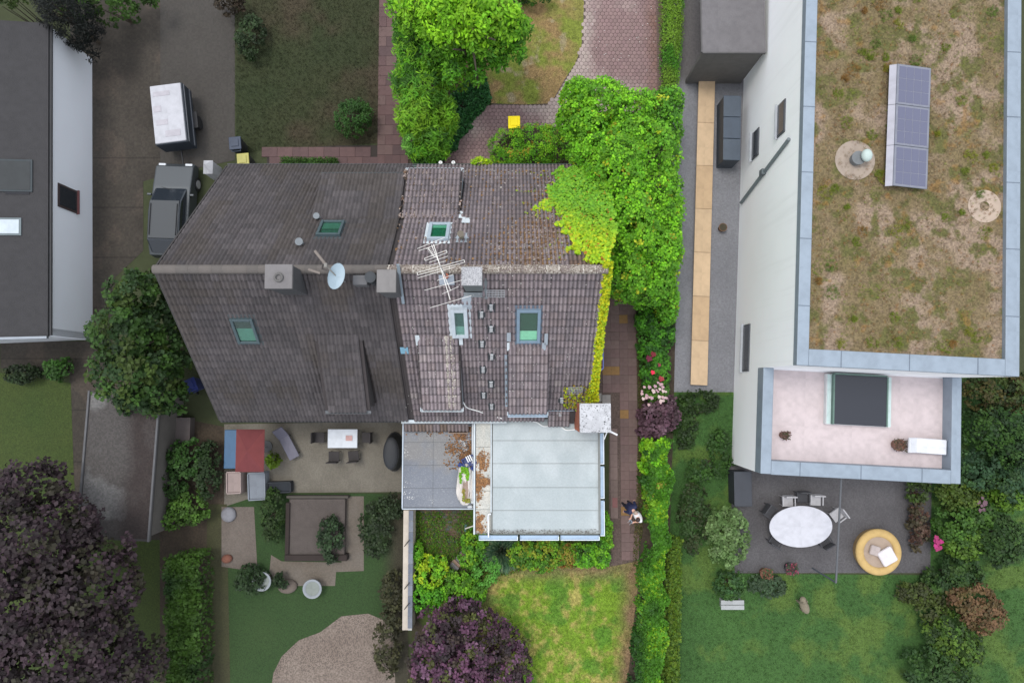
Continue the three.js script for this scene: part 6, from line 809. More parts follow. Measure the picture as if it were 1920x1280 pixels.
// clipped hedge along the driveway
function hedge(name, label, pts, h, n, size, pal, o = {}, group) {
  const b = bounds(pts), t = thing(name, label, 'hedge', V((b.x0 + b.x1) / 2, 0, (b.z0 + b.z1) / 2), 0, group), out = [], c = t.position, ins = o.inset ?? 0.1;
  const edgeIn = (x, z, d) => inside(pts, x - d, z) && inside(pts, x + d, z) && inside(pts, x, z - d) && inside(pts, x, z + d);
  for (let i = 0; i < n * 4 && out.length < n; i++) {
    const x = rr(b.x0 - 0.2, b.x1 + 0.2), z = rr(b.z0, b.z1), wob = (o.wob ?? 0) * (fbm(x * 0.4 + 7, z * 1.6 + 3) - 0.5); if (!inside(pts, x + wob, z)) continue;
    const rim = !edgeIn(x, z, 0.16), lump = (o.lump ?? 0.25) * (fbm(x * 1.7 + 9, z * 1.7) - 0.5) * 2, top = (o.height ? o.height(x, z) : h) + lump - (rim ? rr(0, 0.18) : 0);
    const y = rim && rnd() < 0.6 ? rr(0.05, top) : top - Math.pow(rnd(), 2) * 0.3;
    const tone = o.tint ? o.tint(x, z) : pick(pal), cl = 0.75 + 0.5 * fbm(x * 3.1 + 40, z * 3.1 + y);
    out.push({ p: V(x - c.x, Math.max(0.03, y), z - c.z), n: V(rr(-0.8, 0.8), rr(0.25, 1), rr(-0.8, 0.8)), s: size * rr(0.6, 1.35), c: jitter(scl(tone, cl), 0.45) });
  }
  leaves('foliage', out, o.leaf || LEAF.mid, t);
  const inn = [], st = []; for (let z = b.z0 + 0.3; z < b.z1; z += 0.45) { let x0 = 1e9, x1 = -1e9; for (let x = b.x0; x < b.x1; x += 0.1) if (inside(pts, x, z)) { x0 = Math.min(x0, x); x1 = Math.max(x1, x); } if (x1 > x0) { const xm = (x0 + x1) / 2; for (let k = 0; k < 4; k++) st.push(bar(V(xm - c.x, 0, z - c.z), V(lerp(x0, x1, rr(0.15, 0.85)) - c.x, (o.height ? o.height(xm, z) : h) * rr(0.6, 0.85), z - c.z + rr(-0.2, 0.2)), 0.022, 0.01, 5)); } }
  part('stems', st, barkMat, t); return t;
}
hedge('clipped_hedge', 'clipped box-shaped hedge along the driveway by the carport', poly([[1243, -60], [1286, -60], [1283, 60], [1275, 158], [1245, 158]], 1.2), 1.3, 8500, 0.085, BRIGHT, { lump: 0.08, tint: (x, z) => mixc([0.075, 0.25, 0.015], [0.19, 0.34, 0.03], smooth(0.4, 0.62, fbm(x * 1.2 + 4, z * 0.9 + 2) + 0.12 * smooth(-16, -13, z))) });
{ const p = poly([[1246, 160], [1270, 160], [1268, 190], [1246, 190]]); const o = scatter('leaf_litter', p, 260, 0.08, [[0.12, 0.06, 0.03], [0.09, 0.09, 0.03], [0.2, 0.08, 0.05]], LEAF.mid, scene, 0.01, { mat: dryMat }); Object.assign(o.userData, { kind: 'stuff', label: 'brown leaves on bare earth at the end of the clipped hedge', category: 'leaf litter' }); }
// garden bed and hedge on the right
hedge('long_hedge', 'long loose hedge running down beside the back lawn', poly([[1206, 838], [1250, 820], [1246, 960], [1240, 1130], [1232, 1335], [1172, 1335], [1184, 1220], [1196, 1150], [1194, 1080], [1208, 1040], [1205, 920]], 0.7), 1.5, 24000, 0.125, BRIGHT, { leaf: LEAF.broad, lump: 0.55, wob: 0.9, height: (x, z) => 1.25 + 0.5 * smooth(5.2, 6.4, x), tint: (x, z) => { const f = fbm(x * 1.3 + 3, z * 0.9 + 8), l = smooth(5.0, 6.3, x - 0.1 * Math.max(0, 12 - z) * 0.3); return mixc([0.025, 0.085, 0.012], rnd() < 0.25 && f > 0.5 ? [0.24, 0.42, 0.014] : [0.095, 0.28, 0.013], clamp(l * 0.85 + (f - 0.5) * 1.8 + rr(-0.25, 0.2))); } });  // shade on the left side of the hedge is put into the leaf tint
bush('bush', 'vivid green bush below the wine-red shrub', 'bush', [blob(1228, 838, 26, 24, 1.7), blob(1222, 868, 22, 20, 1.6)], 1900, 0.13, [[0.16, 0.42, 0.012], [0.12, 0.36, 0.012], [0.22, 0.46, 0.012]], { leaf: LEAF.broad, clump: 0.2, perClump: 18 });
bush('bush', 'green bush with lime tips halfway down the long hedge', 'bush', [blob(1226, 930, 20, 24, 1.8), blob(1230, 905, 16, 16, 1.7)], 1300, 0.13, [[0.18, 0.36, 0.014], [0.14, 0.36, 0.014], [0.24, 0.24, 0.03]], { leaf: LEAF.broad, clump: 0.2, perClump: 18 });
const rose = bush('rose_bush', 'dark leafy rose bush with red blooms beside the slab path', 'rose bush', [blob(1218, 640, 22, 40, 1.3), blob(1228, 690, 28, 38, 1.4), blob(1212, 600, 20, 28, 1.2), blob(1240, 620, 22, 40, 1.4)], 6000, 0.13, [[0.05, 0.18, 0.014], [0.075, 0.25, 0.014], [0.03, 0.1, 0.014]], { leaf: LEAF.broad, clump: 0.22, perClump: 18 });
const bloom = (parent, x, y, h, r, c, name = 'bloom') => { const p = at(x, y, h).sub(parent.position), g = []; for (let i = 0; i < 9; i++) { const a = i * 2.4, q = r * Math.sqrt(i / 9) * 0.8; g.push(ball(r * 0.42, p.x + q * Math.cos(a), p.y - q * 0.3 + 0.02, p.z + q * Math.sin(a), 1, 0.55, 1, 1)); } part(name, g, mat(...c, 0.75, { plain: true }), parent); };
bloom(rose, 1217, 672, 1.5, 0.15, [0.12, 0.006, 0.03]); bloom(rose, 1225, 664, 1.5, 0.13, [0.16, 0.01, 0.02]); bloom(rose, 1224, 698, 1.5, 0.1, [0.75, 0.02, 0.07]); bloom(rose, 1240, 710, 1.45, 0.13, [0.3, 0.03, 0.04]); bloom(rose, 1236, 684, 1.5, 0.08, [0.25, 0.02, 0.05]);
const pinkB = bush('flowering_bush', 'bush full of pale pink blossom above the wine-red shrub', 'flowering bush', [blob(1230, 735, 24, 24, 1.5)], 1500, 0.12, [[0.06, 0.16, 0.02], [0.09, 0.2, 0.02]], { leaf: LEAF.broad, clump: 0.2, perClump: 16 });
for (let i = 0; i < 34; i++) { const a = rr(0, 6.28), q = Math.sqrt(rnd()); bloom(pinkB, 1226 + q * 24 * Math.cos(a) + (i % 3 ? 0 : 6), 744 + q * 24 * Math.sin(a) - 6, 1.55 + 0.2 * (1 - q), rr(0.05, 0.09), pick([[0.5, 0.33, 0.33], [0.56, 0.43, 0.41], [0.44, 0.27, 0.31]])); }
bush('wine_shrub', 'wine-red smoke shrub between pale pink blossom and vivid green bush', 'shrub', [blob(1228, 785, 30, 34, 1.7), blob(1245, 775, 26, 32, 1.6), blob(1215, 800, 18, 20, 1.3)], 2600, 0.17, [[0.13, 0.065, 0.09], [0.09, 0.045, 0.06], [0.18, 0.105, 0.135], [0.06, 0.032, 0.04]], { leaf: LEAF.broad, clump: 0.24, perClump: 16, vary: 0.5 });
{ const o = scatter('weeds', poly([[1196, 570], [1214, 570], [1210, 830], [1204, 1000], [1192, 1060], [1186, 1060], [1196, 830]]), 3400, 0.075, [[0.09, 0.13, 0.02], [0.14, 0.1, 0.04], [0.06, 0.09, 0.015], [0.16, 0.13, 0.05]], LEAF.mid, scene, 0.02, { high: 0.12 }); Object.assign(o.userData, { kind: 'stuff', label: 'weeds creeping from the bed over the slab path edge', category: 'weeds' }); }
// plants round the extension
bush('smoke_bush', 'large purple smoke bush spreading over the back lawn', 'bush', [blob(845, 1195, 64, 58, 3.0, 0.2), blob(900, 1215, 66, 62, 2.8, 0.2), blob(845, 1270, 68, 60, 3.2, 0.2), blob(920, 1288, 72, 54, 2.8, 0.1), blob(812, 1240, 42, 58, 2.6, 0.1), blob(950, 1250, 48, 50, 2.2, 0.1), blob(870, 1160, 60, 34, 2.0, 0.1)], 18000, 0.15, PURPLE, { leaf: LEAF.broad, clump: 0.28, perClump: 22, vary: 0.7, rough: 0.28, trunk: 0.09, limbs: 8, tint: () => pick([[0.13, 0.055, 0.1], [0.075, 0.035, 0.055], [0.17, 0.085, 0.14], [0.055, 0.04, 0.03], [0.1, 0.11, 0.03], [0.045, 0.03, 0.035]]) });
for (const [bl, n, l, pal] of [[[[800, 1075, 26, 34, 1.2], [822, 1062, 20, 22, 1.1]], 1600, 'lemon-leaved shrub against the low cream wall', [[0.2, 0.42, 0.012], [0.32, 0.44, 0.012], [0.12, 0.32, 0.012]]], [[[795, 1120, 26, 24, 1.1], [820, 1115, 20, 18, 1.1]], 1500, 'fresh green shrub between cream wall and purple bush', [[0.1, 0.36, 0.014], [0.14, 0.42, 0.014], [0.07, 0.25, 0.014]]], [[[855, 1100, 34, 30, 1.0], [885, 1110, 26, 26, 0.9]], 2400, 'mixed green perennials just above the purple bush', [[0.1, 0.28, 0.012], [0.15, 0.34, 0.014], [0.07, 0.18, 0.014]]], [[[910, 1070, 24, 26, 0.8], [925, 1055, 16, 16, 0.7]], 1200, 'pale green clump under the spiky dark tussock', [[0.12, 0.36, 0.05], [0.09, 0.26, 0.03]]], [[[780, 1035, 12, 18, 0.9]], 500, 'little bush beside the coping of the cream wall', [[0.12, 0.36, 0.015], [0.16, 0.4, 0.015]]], [[[890, 1015, 22, 26, 1.3], [880, 1045, 18, 18, 1.0]], 1500, 'yellow-green shrub under the white downpipe', [[0.1, 0.28, 0.014], [0.2, 0.38, 0.014], [0.06, 0.18, 0.014]]], [[[990, 1040, 36, 26, 1.1], [1030, 1035, 34, 26, 1.0], [1010, 1055, 34, 16, 0.8]], 3600, 'broad bed of green perennials below the middle gutter', [[0.09, 0.24, 0.014], [0.16, 0.34, 0.014], [0.06, 0.16, 0.014], [0.22, 0.26, 0.02]]], [[[1062, 1042, 20, 20, 0.9]], 900, 'rusty-tipped perennials in the extension bed', [[0.26, 0.22, 0.03], [0.14, 0.26, 0.02], [0.28, 0.14, 0.03]]], [[[1095, 1040, 28, 20, 1.1], [1128, 1035, 16, 26, 1.1]], 2200, 'bright green perennials at the corner of the extension', [[0.11, 0.34, 0.014], [0.16, 0.4, 0.014], [0.05, 0.15, 0.014]]], [[[1137, 985, 10, 22, 0.9], [1138, 1010, 9, 18, 0.9]], 800, 'narrow strip of greenery beside the side gutter', [[0.11, 0.3, 0.014], [0.17, 0.34, 0.02]]]])
  bush('garden_shrub', l, 'shrub', bl.map((b) => blob(...b)), n, 0.115, pal, { leaf: LEAF.broad, clump: 0.18, perClump: 16 });
{ // spiky tussock
  const p = at(940, 1036, 0.5), t = thing('grass_tussock', 'spiky dark blue-green tussock under the garden gutter', 'plant', V(p.x, 0, p.z)), out = [];
  for (let i = 0; i < 900; i++) { const a = rr(0, 6.283), r = Math.pow(rnd(), 0.7), d = V(Math.cos(a), 0, Math.sin(a)), up = 1.2 - r * 1.1, dir = d.clone().multiplyScalar(r).add(V(0, up, 0)).normalize(), c = V(0, 0.15, 0).addScaledVector(dir, 0.35).addScaledVector(d, r * 0.38); const side = new THREE.Vector3().crossVectors(dir, V(0, 1, 0)).normalize(), n = new THREE.Vector3().crossVectors(side, dir).normalize(); if (n.y < 0) n.negate(); out.push({ p: c, n, t: dir.clone(), s: rr(0.55, 0.85), c: jitter(pick([[0.07, 0.15, 0.08], [0.1, 0.19, 0.09], [0.05, 0.11, 0.06], [0.2, 0.28, 0.15]]), 0.4) }); }
  // blades point along dir
  out.forEach((l) => { l.z = l.t; }); foliageMesh('leaves', out, LEAF.blade, t);
  part('base', [ball(0.2, 0, 0.1, 0, 1, 0.6, 1, 2)], mat(0.05, 0.06, 0.03), t);
}
{ const o = scatter('ground_cover', poly([[776, 985], [780, 958], [888, 958], [900, 1005], [1145, 1010], [1145, 1062], [1000, 1062], [925, 1084], [880, 1150], [776, 1150]]), 14000, 0.08, [[0.08, 0.2, 0.014], [0.12, 0.27, 0.014], [0.05, 0.13, 0.014], [0.16, 0.17, 0.03]], LEAF.mid, scene, 0.02, { high: 0.2, where: (x, z) => (z < 10 && x > -4.9 && x < -1.9 && z > 5 && z < 8 ? 0.9 : 1) * (0.22 + smooth(0.34, 0.55, fbm(x * 1.8, z * 1.8))) }); Object.assign(o.userData, { kind: 'stuff', label: 'low weeds and ground cover round the old brick terrace', category: 'weeds' }); }
// lawns
turf('grass', 'short dry grass tufts on the front lawn', frontLawn, 9000, 0.075, (x, z) => scl(dryC(x, z), 0.8)); turf('grass', 'yellow-green grass tufts on the back lawn', backLawn, 14000, 0.08, (x, z) => scl(backC(x, z), 0.82)); turf('grass', 'green grass tufts on the lawn of the white house', lawnE, 14000, 0.1, (x, z) => scl(eastC(x, z), 1.05)); turf('grass', 'dull grass tufts on the olive lawn', lawnNW, 8000, 0.1, (x, z) => scl(oliveC(x, z), 1.1));
turf('grass', 'grass growing through the old brick terrace', poly([[780, 958], [888, 958], [884, 1010], [850, 1040], [800, 1040], [785, 1000]]), 1500, 0.1, (x, z) => mixc([0.09, 0.2, 0.02], [0.2, 0.17, 0.06], smooth(0.45, 0.65, fbm(x * 1.6, z * 1.6))));
// ---- left gardens
const dim = { vary: 0.5, clump: 0.34, perClump: 22 };
bush('round_bush', 'round green bush on the olive lawn beside the slab path', 'bush', [blob(664, 222, 34, 34, 1.5)], 2600, 0.12, [[0.028, 0.085, 0.012], [0.035, 0.1, 0.013]], { ...dim, clump: 0.22 });
hedge('low_hedge', 'low green border along the front eaves of the left house', poly([[525, 294], [632, 294], [632, 308], [525, 308]], 0.4), 0.5, 1500, 0.1, [[0.05, 0.12, 0.014], [0.04, 0.1, 0.014]], { lump: 0.15 });
bush('broadleaf_tree', 'dense green tree pressed against the left gable', 'tree', [blob(275, 560, 46, 48, 5.0, 0.6), blob(262, 625, 62, 60, 5.4, 0.5), blob(275, 700, 74, 62, 5.2, 0.4), blob(300, 640, 48, 80, 4.4, 0.3), blob(290, 745, 60, 34, 4.0, 0.3)], 11000, 0.2, [[0.028, 0.07, 0.011], [0.04, 0.095, 0.012], [0.02, 0.05, 0.011], [0.05, 0.085, 0.012]], { ...dim, leaf: LEAF.broad, trunk: 0.17, limbs: 8, rough: 0.22 });
bush('copper_tree', 'big dark copper-leaved tree in the left corner garden', 'tree', [blob(60, 1010, 110, 90, 7.5, 2.5), blob(150, 1090, 100, 90, 7.0, 2.2), blob(40, 1120, 110, 100, 8.0, 2.5), blob(120, 1210, 120, 90, 7.5, 2.2), blob(215, 1250, 80, 60, 5.5, 1.8), blob(0, 1240, 110, 90, 7.5, 2.2), blob(60, 920, 60, 50, 5.5, 2.0), blob(150, 1000, 50, 60, 5.0, 2.0)], 26000, 0.2, [[0.045, 0.028, 0.034], [0.034, 0.024, 0.025], [0.056, 0.034, 0.043], [0.038, 0.034, 0.02]], { ...dim, leaf: LEAF.broad, trunk: 0.28, limbs: 10, rough: 0.22, clump: 0.45 });
hedge('tall_hedge', 'tall loose green hedge left of the worn earth path', poly([[318, 1040], [385, 1030], [384, 1320], [322, 1320]], 1.0), 1.7, 9000, 0.16, DULL, { leaf: LEAF.broad, lump: 0.5, tint: (x, z) => mixc([0.024, 0.06, 0.012], [0.055, 0.12, 0.014], smooth(0.38, 0.62, fbm(x * 0.8, z * 0.8 + 3))) });
for (const [bl, n, l, c] of [[[[350, 860, 34, 36, 1.6], [330, 900, 22, 30, 1.4]], 1800, 'green shrub behind the pale stone block', [0.03, 0.08, 0.012]], [[[355, 950, 34, 30, 1.4], [325, 970, 24, 20, 1.3]], 1700, 'lighter green shrub at the garage corner', [0.055, 0.12, 0.014]], [[[390, 880, 22, 50, 1.4]], 1300, 'dark shrub strip beside the long blue box', [0.022, 0.045, 0.012]], [[[113, 692, 26, 20, 1.2]], 800, 'small green shrub at the garden corner of the low house', [0.03, 0.085, 0.01]], [[[40, 700, 30, 16, 1.0]], 700, 'dark little shrub below the low house', [0.018, 0.035, 0.01]], [[[155, 12, 55, 26, 3.4], [215, 18, 50, 26, 3.0], [265, 0, 30, 24, 2.6]], 2600, 'green shrub hanging in at the top of the driveway', [0.04, 0.09, 0.012]], [[[10, 0, 30, 14, 4.6, 2.5]], 500, 'tree crown tip beyond the low dark roof', [0.05, 0.085, 0.015]], [[[470, 70, 26, 40, 1.2]], 900, 'dark shrub at the left edge of the olive lawn', [0.022, 0.045, 0.011]], [[[430, 5, 28, 22, 1.6]], 700, 'brownish shrub at the top corner of the forecourt', [0.035, 0.025, 0.014]], [[[620, 1010, 22, 40, 1.0]], 900, 'dark green planting inside the raised bed', [0.025, 0.05, 0.018]], [[[705, 990, 28, 50, 1.0], [735, 950, 20, 22, 1.0]], 1700, 'mixed planting between raised bed and cream wall', [0.03, 0.05, 0.018]], [[[512, 965, 18, 45, 0.9]], 900, 'green strip left of the raised bed', [0.03, 0.06, 0.012]], [[[512, 862, 9, 12, 0.9]], 300, 'lime potted plant beside the dark red parasol', [0.12, 0.2, 0.012]], [[[470, 1088, 30, 26, 0.8], [530, 1088, 14, 12, 0.6]], 1000, 'dark ground plants round the stone pot nearer the tall hedge', [0.022, 0.045, 0.014]], [[[728, 1200, 24, 60, 1.2], [735, 1110, 22, 36, 1.0]], 1800, 'brown-green shrubs between gravel and cream wall', [0.045, 0.045, 0.018]]])
  bush('garden_shrub', l, 'shrub', bl.map((b) => blob(...b)), n, 0.14, [c, scl(c, 1.35), scl(c, 0.7)], { clump: 0.24, perClump: 18, leaf: LEAF.broad });
bush('conifer', 'almost black conifer at the street corner of the low house', 'tree', [blob(140, 40, 44, 42, 4.6, 0.2), blob(165, 72, 24, 34, 3.0, 0.1), blob(105, 10, 30, 24, 3.4, 0.2)], 5000, 0.2, [[0.004, 0.006, 0.005], [0.006, 0.009, 0.006]], { leaf: LEAF.thin, clump: 0.3, perClump: 24, trunk: 0.1, limbs: 6 });
// ---- right gardens
const pb = bush('potted_bush', 'pale green variegated bush at the corner of the grey patio', 'bush', [blob(1365, 1005, 40, 52, 1.4), blob(1360, 985, 30, 26, 1.6)], 3000, 0.13, [[0.12, 0.2, 0.06], [0.16, 0.25, 0.09], [0.09, 0.16, 0.045]], { leaf: LEAF.broad, clump: 0.22, perClump: 18 });
hedge('garden_hedge', 'yellow-green strip of hedge on the lawn side of the long hedge', poly([[1254, 1000], [1278, 1010], [1272, 1335], [1238, 1335], [1244, 1130]], 0.6), 0.9, 5000, 0.13, [[0.09, 0.17, 0.014], [0.07, 0.14, 0.014], [0.12, 0.19, 0.014]], { leaf: LEAF.broad, lump: 0.3 });
for (const [bl, n, l, pal] of [
  [[[1285, 790, 22, 46, 0.5], [1315, 755, 34, 20, 0.45]], 1500, 'dark low shrubs between long hedge and white wall', DULL], [[[1350, 850, 20, 40, 0.5], [1310, 885, 24, 24, 0.4]], 1000, 'green low shrubs beside the corner of the white wall', [[0.03, 0.075, 0.014], [0.04, 0.1, 0.014]]], [[[1300, 970, 26, 60, 0.9]], 1200, 'olive plants left of the variegated bush', [[0.035, 0.05, 0.014], [0.03, 0.065, 0.014]]], [[[1368, 1095, 26, 24, 0.9]], 800, 'green plant between variegated bush and white bench', [[0.045, 0.11, 0.02], [0.03, 0.08, 0.02]]], [[[1440, 1098, 34, 18, 0.5]], 700, 'grey-green bed at the lawn edge of the grey patio', [[0.035, 0.065, 0.03], [0.045, 0.08, 0.035]]],
  [[[1830, 740, 30, 34, 2.4], [1870, 730, 34, 30, 2.6], [1905, 735, 24, 34, 2.4]], 3200, 'olive-brown shrub at the corner of the planted roof', [[0.05, 0.075, 0.012], [0.075, 0.065, 0.015], [0.03, 0.05, 0.012]]], [[[1840, 800, 34, 40, 2.6], [1885, 820, 44, 50, 3.0]], 4200, 'deep green shrub beyond the roof terrace', [[0.025, 0.07, 0.012], [0.04, 0.1, 0.013], [0.018, 0.045, 0.012]]], [[[1830, 880, 40, 36, 2.0], [1885, 900, 44, 36, 2.4]], 3600, 'grey-green shrub below the deep green one', [[0.03, 0.075, 0.03], [0.045, 0.1, 0.03]]], [[[1795, 925, 36, 30, 1.6]], 1600, 'lime shrub at the garden corner of the white house', [[0.08, 0.12, 0.012], [0.06, 0.1, 0.012]]], [[[1885, 925, 34, 30, 2.0]], 1500, 'bright lime shrub at the far garden edge', [[0.08, 0.17, 0.012], [0.1, 0.19, 0.014]]], [[[1790, 985, 34, 40, 1.6], [1830, 960, 26, 30, 1.6]], 2400, 'plain green shrub beside the magenta flowers', [[0.04, 0.1, 0.013], [0.055, 0.13, 0.013]]], [[[1805, 1015, 34, 30, 1.5]], 1300, 'light green shrub right of the magenta flowers', [[0.085, 0.17, 0.012], [0.07, 0.14, 0.012]]], [[[1870, 1010, 44, 46, 2.0]], 2400, 'dark green shrub at the far right of the border', [[0.025, 0.06, 0.013], [0.035, 0.08, 0.013]]], [[[1800, 1070, 34, 30, 1.3], [1760, 1085, 26, 20, 0.9]], 1700, 'dark border plants behind the yellow island', [[0.025, 0.06, 0.014], [0.04, 0.085, 0.014]]], [[[1820, 1125, 46, 34, 1.5], [1845, 1150, 34, 34, 1.4]], 2600, 'rust-brown shrub in the right border', [[0.14, 0.085, 0.035], [0.1, 0.07, 0.025], [0.17, 0.095, 0.045]]], [[[1715, 1110, 30, 18, 0.7], [1745, 1140, 24, 26, 0.8]], 1300, 'olive border plants beside the smooth lawn', [[0.06, 0.085, 0.014], [0.05, 0.06, 0.02]]], [[[1770, 1180, 40, 34, 1.2], [1800, 1215, 40, 34, 1.2]], 2200, 'green border shrub below the rust-brown one', [[0.05, 0.11, 0.013], [0.075, 0.14, 0.013], [0.03, 0.06, 0.013]]], [[[1740, 1250, 46, 34, 1.2], [1790, 1265, 40, 30, 1.3]], 2200, 'dark green border shrub in the lower corner', [[0.025, 0.065, 0.014], [0.035, 0.085, 0.014]]], [[[1722, 985, 14, 50, 0.8]], 700, 'reddish ground plants between patio and border', [[0.085, 0.045, 0.03], [0.06, 0.05, 0.025], [0.1, 0.06, 0.04]]], [[[1720, 920, 18, 20, 0.9]], 500, 'small green plants at the patio end near the house', [[0.06, 0.11, 0.013], [0.05, 0.08, 0.02]]]])
  bush('border_shrub', l, 'shrub', bl.map((b) => blob(...b)), n, 0.15, pal, { clump: 0.26, perClump: 18, leaf: LEAF.broad });
{ const p = at(1760, 1017, 1.0), t = thing('flower_clump', 'clump of magenta flowers in the right border', 'flowers', V(p.x, 0, p.z)); part('stems', Array.from({ length: 8 }, (_, i) => bar(V(0, 0, 0), V(0.2 * Math.cos(i), 0.9, 0.25 * Math.sin(i)), 0.012)), mat(0.05, 0.1, 0.03), t); for (let i = 0; i < 11; i++) bloom(t, 1760 + rr(-7, 7), 1018 + rr(-12, 12), 1.0 + rr(-0.1, 0.1), rr(0.09, 0.13), pick([[0.36, 0.02, 0.14], [0.28, 0.02, 0.1]])); }
{ const p = at(1846, 942, 1.6), t = thing('flower_clump', 'dusky mauve flowers by the bright lime shrub', 'flowers', V(p.x, 0, p.z)); part('stems', Array.from({ length: 6 }, (_, i) => bar(V(0, 0, 0), V(0.2 * Math.cos(i), 1.4, 0.25 * Math.sin(i)), 0.012)), mat(0.05, 0.1, 0.03), t); for (let i = 0; i < 8; i++) bloom(t, 1848 + rr(-14, 14), 945 + rr(-12, 16), 1.6, rr(0.07, 0.11), [0.13, 0.07, 0.09]); }
// ---------------------------------------------------------------- people
// a smooth skin over tapered bones, meshed with surface nets
function skin(bones, k, cell, lo, hi) {
  const nx = Math.ceil((hi.x - lo.x) / cell) + 1, ny = Math.ceil((hi.y - lo.y) / cell) + 1, nz = Math.ceil((hi.z - lo.z) / cell) + 1, f = new Float32Array(nx * ny * nz).fill(9), id = (i, j, l) => (l * ny + j) * nx + i;
  const B = bones.map((b) => { const d = b.b.clone().sub(b.a); return { ...b, d, L: Math.max(1e-9, d.lengthSq()) }; }), p = V(0, 0, 0), w = V(0, 0, 0);
  const one = (b) => { w.copy(p).sub(b.a); const h = clamp(w.dot(b.d) / b.L); w.addScaledVector(b.d, -h); if (b.sq) { w.x *= b.sq[0]; w.y *= b.sq[1]; w.z *= b.sq[2]; } return w.length() - lerp(b.r, b.q ?? b.r, h); };
  const sd = () => { let m = 9; for (const b of B) { const v = one(b), kk = b.k ?? k, h = Math.max(kk - Math.abs(m - v), 0) / kk; m = Math.min(m, v) - h * h * kk * 0.25; } return m; };
  for (let l = 0; l < nz; l++) for (let j = 0; j < ny; j++) for (let i = 0; i < nx; i++) { p.set(lo.x + i * cell, lo.y + j * cell, lo.z + l * cell); f[id(i, j, l)] = sd(); }
  const vert = new Map(), pos = [], col = [], idx = [];
  const vtx = (i, j, l) => { const key = id(i, j, l); if (vert.has(key)) return vert.get(key); let n = 0, sx = 0, sy = 0, sz = 0; const e = (a, b) => { const fa = f[id(i + a[0], j + a[1], l + a[2])], fb = f[id(i + b[0], j + b[1], l + b[2])]; if ((fa < 0) !== (fb < 0)) { const t = fa / (fa - fb); sx += lerp(a[0], b[0], t); sy += lerp(a[1], b[1], t); sz += lerp(a[2], b[2], t); n++; } }; for (const u of [0, 1]) for (const v of [0, 1]) { e([0, u, v], [1, u, v]); e([u, 0, v], [u, 1, v]); e([u, v, 0], [u, v, 1]); } p.set(lo.x + (i + sx / n) * cell, lo.y + (j + sy / n) * cell, lo.z + (l + sz / n) * cell); let best = null, bd = 9; for (const b of B) { const v = one(b); if (v < bd) { bd = v; best = b; } } pos.push(p.x, p.y, p.z); col.push(...(best.paint ? best.paint(p) : best.c)); vert.set(key, pos.length / 3 - 1); return pos.length / 3 - 1; };
  for (let l = 1; l < nz - 1; l++) for (let j = 1; j < ny - 1; j++) for (let i = 1; i < nx - 1; i++) { const a = f[id(i, j, l)] < 0; const q = (b, c, d, e, flip) => { const v = [vtx(...b), vtx(...c), vtx(...d), vtx(...e)]; if (flip) v.reverse(); idx.push(v[0], v[1], v[2], v[0], v[2], v[3]); };
    if (a !== (f[id(i + 1, j, l)] < 0)) q([i, j - 1, l - 1], [i, j, l - 1], [i, j, l], [i, j - 1, l], !a); if (a !== (f[id(i, j + 1, l)] < 0)) q([i - 1, j, l - 1], [i - 1, j, l], [i, j, l], [i, j, l - 1], !a); if (a !== (f[id(i, j, l + 1)] < 0)) q([i - 1, j - 1, l], [i, j - 1, l], [i, j, l], [i - 1, j, l], !a); }
  const g = new THREE.BufferGeometry(); g.setAttribute('position', new THREE.Float32BufferAttribute(pos, 3)); g.setAttribute('color', new THREE.Float32BufferAttribute(col, 3)); g.setIndex(idx); g.computeVertexNormals(); return g;
}
const skinMat = new THREE.MeshStandardMaterial({ vertexColors: true, roughness: 0.75 });
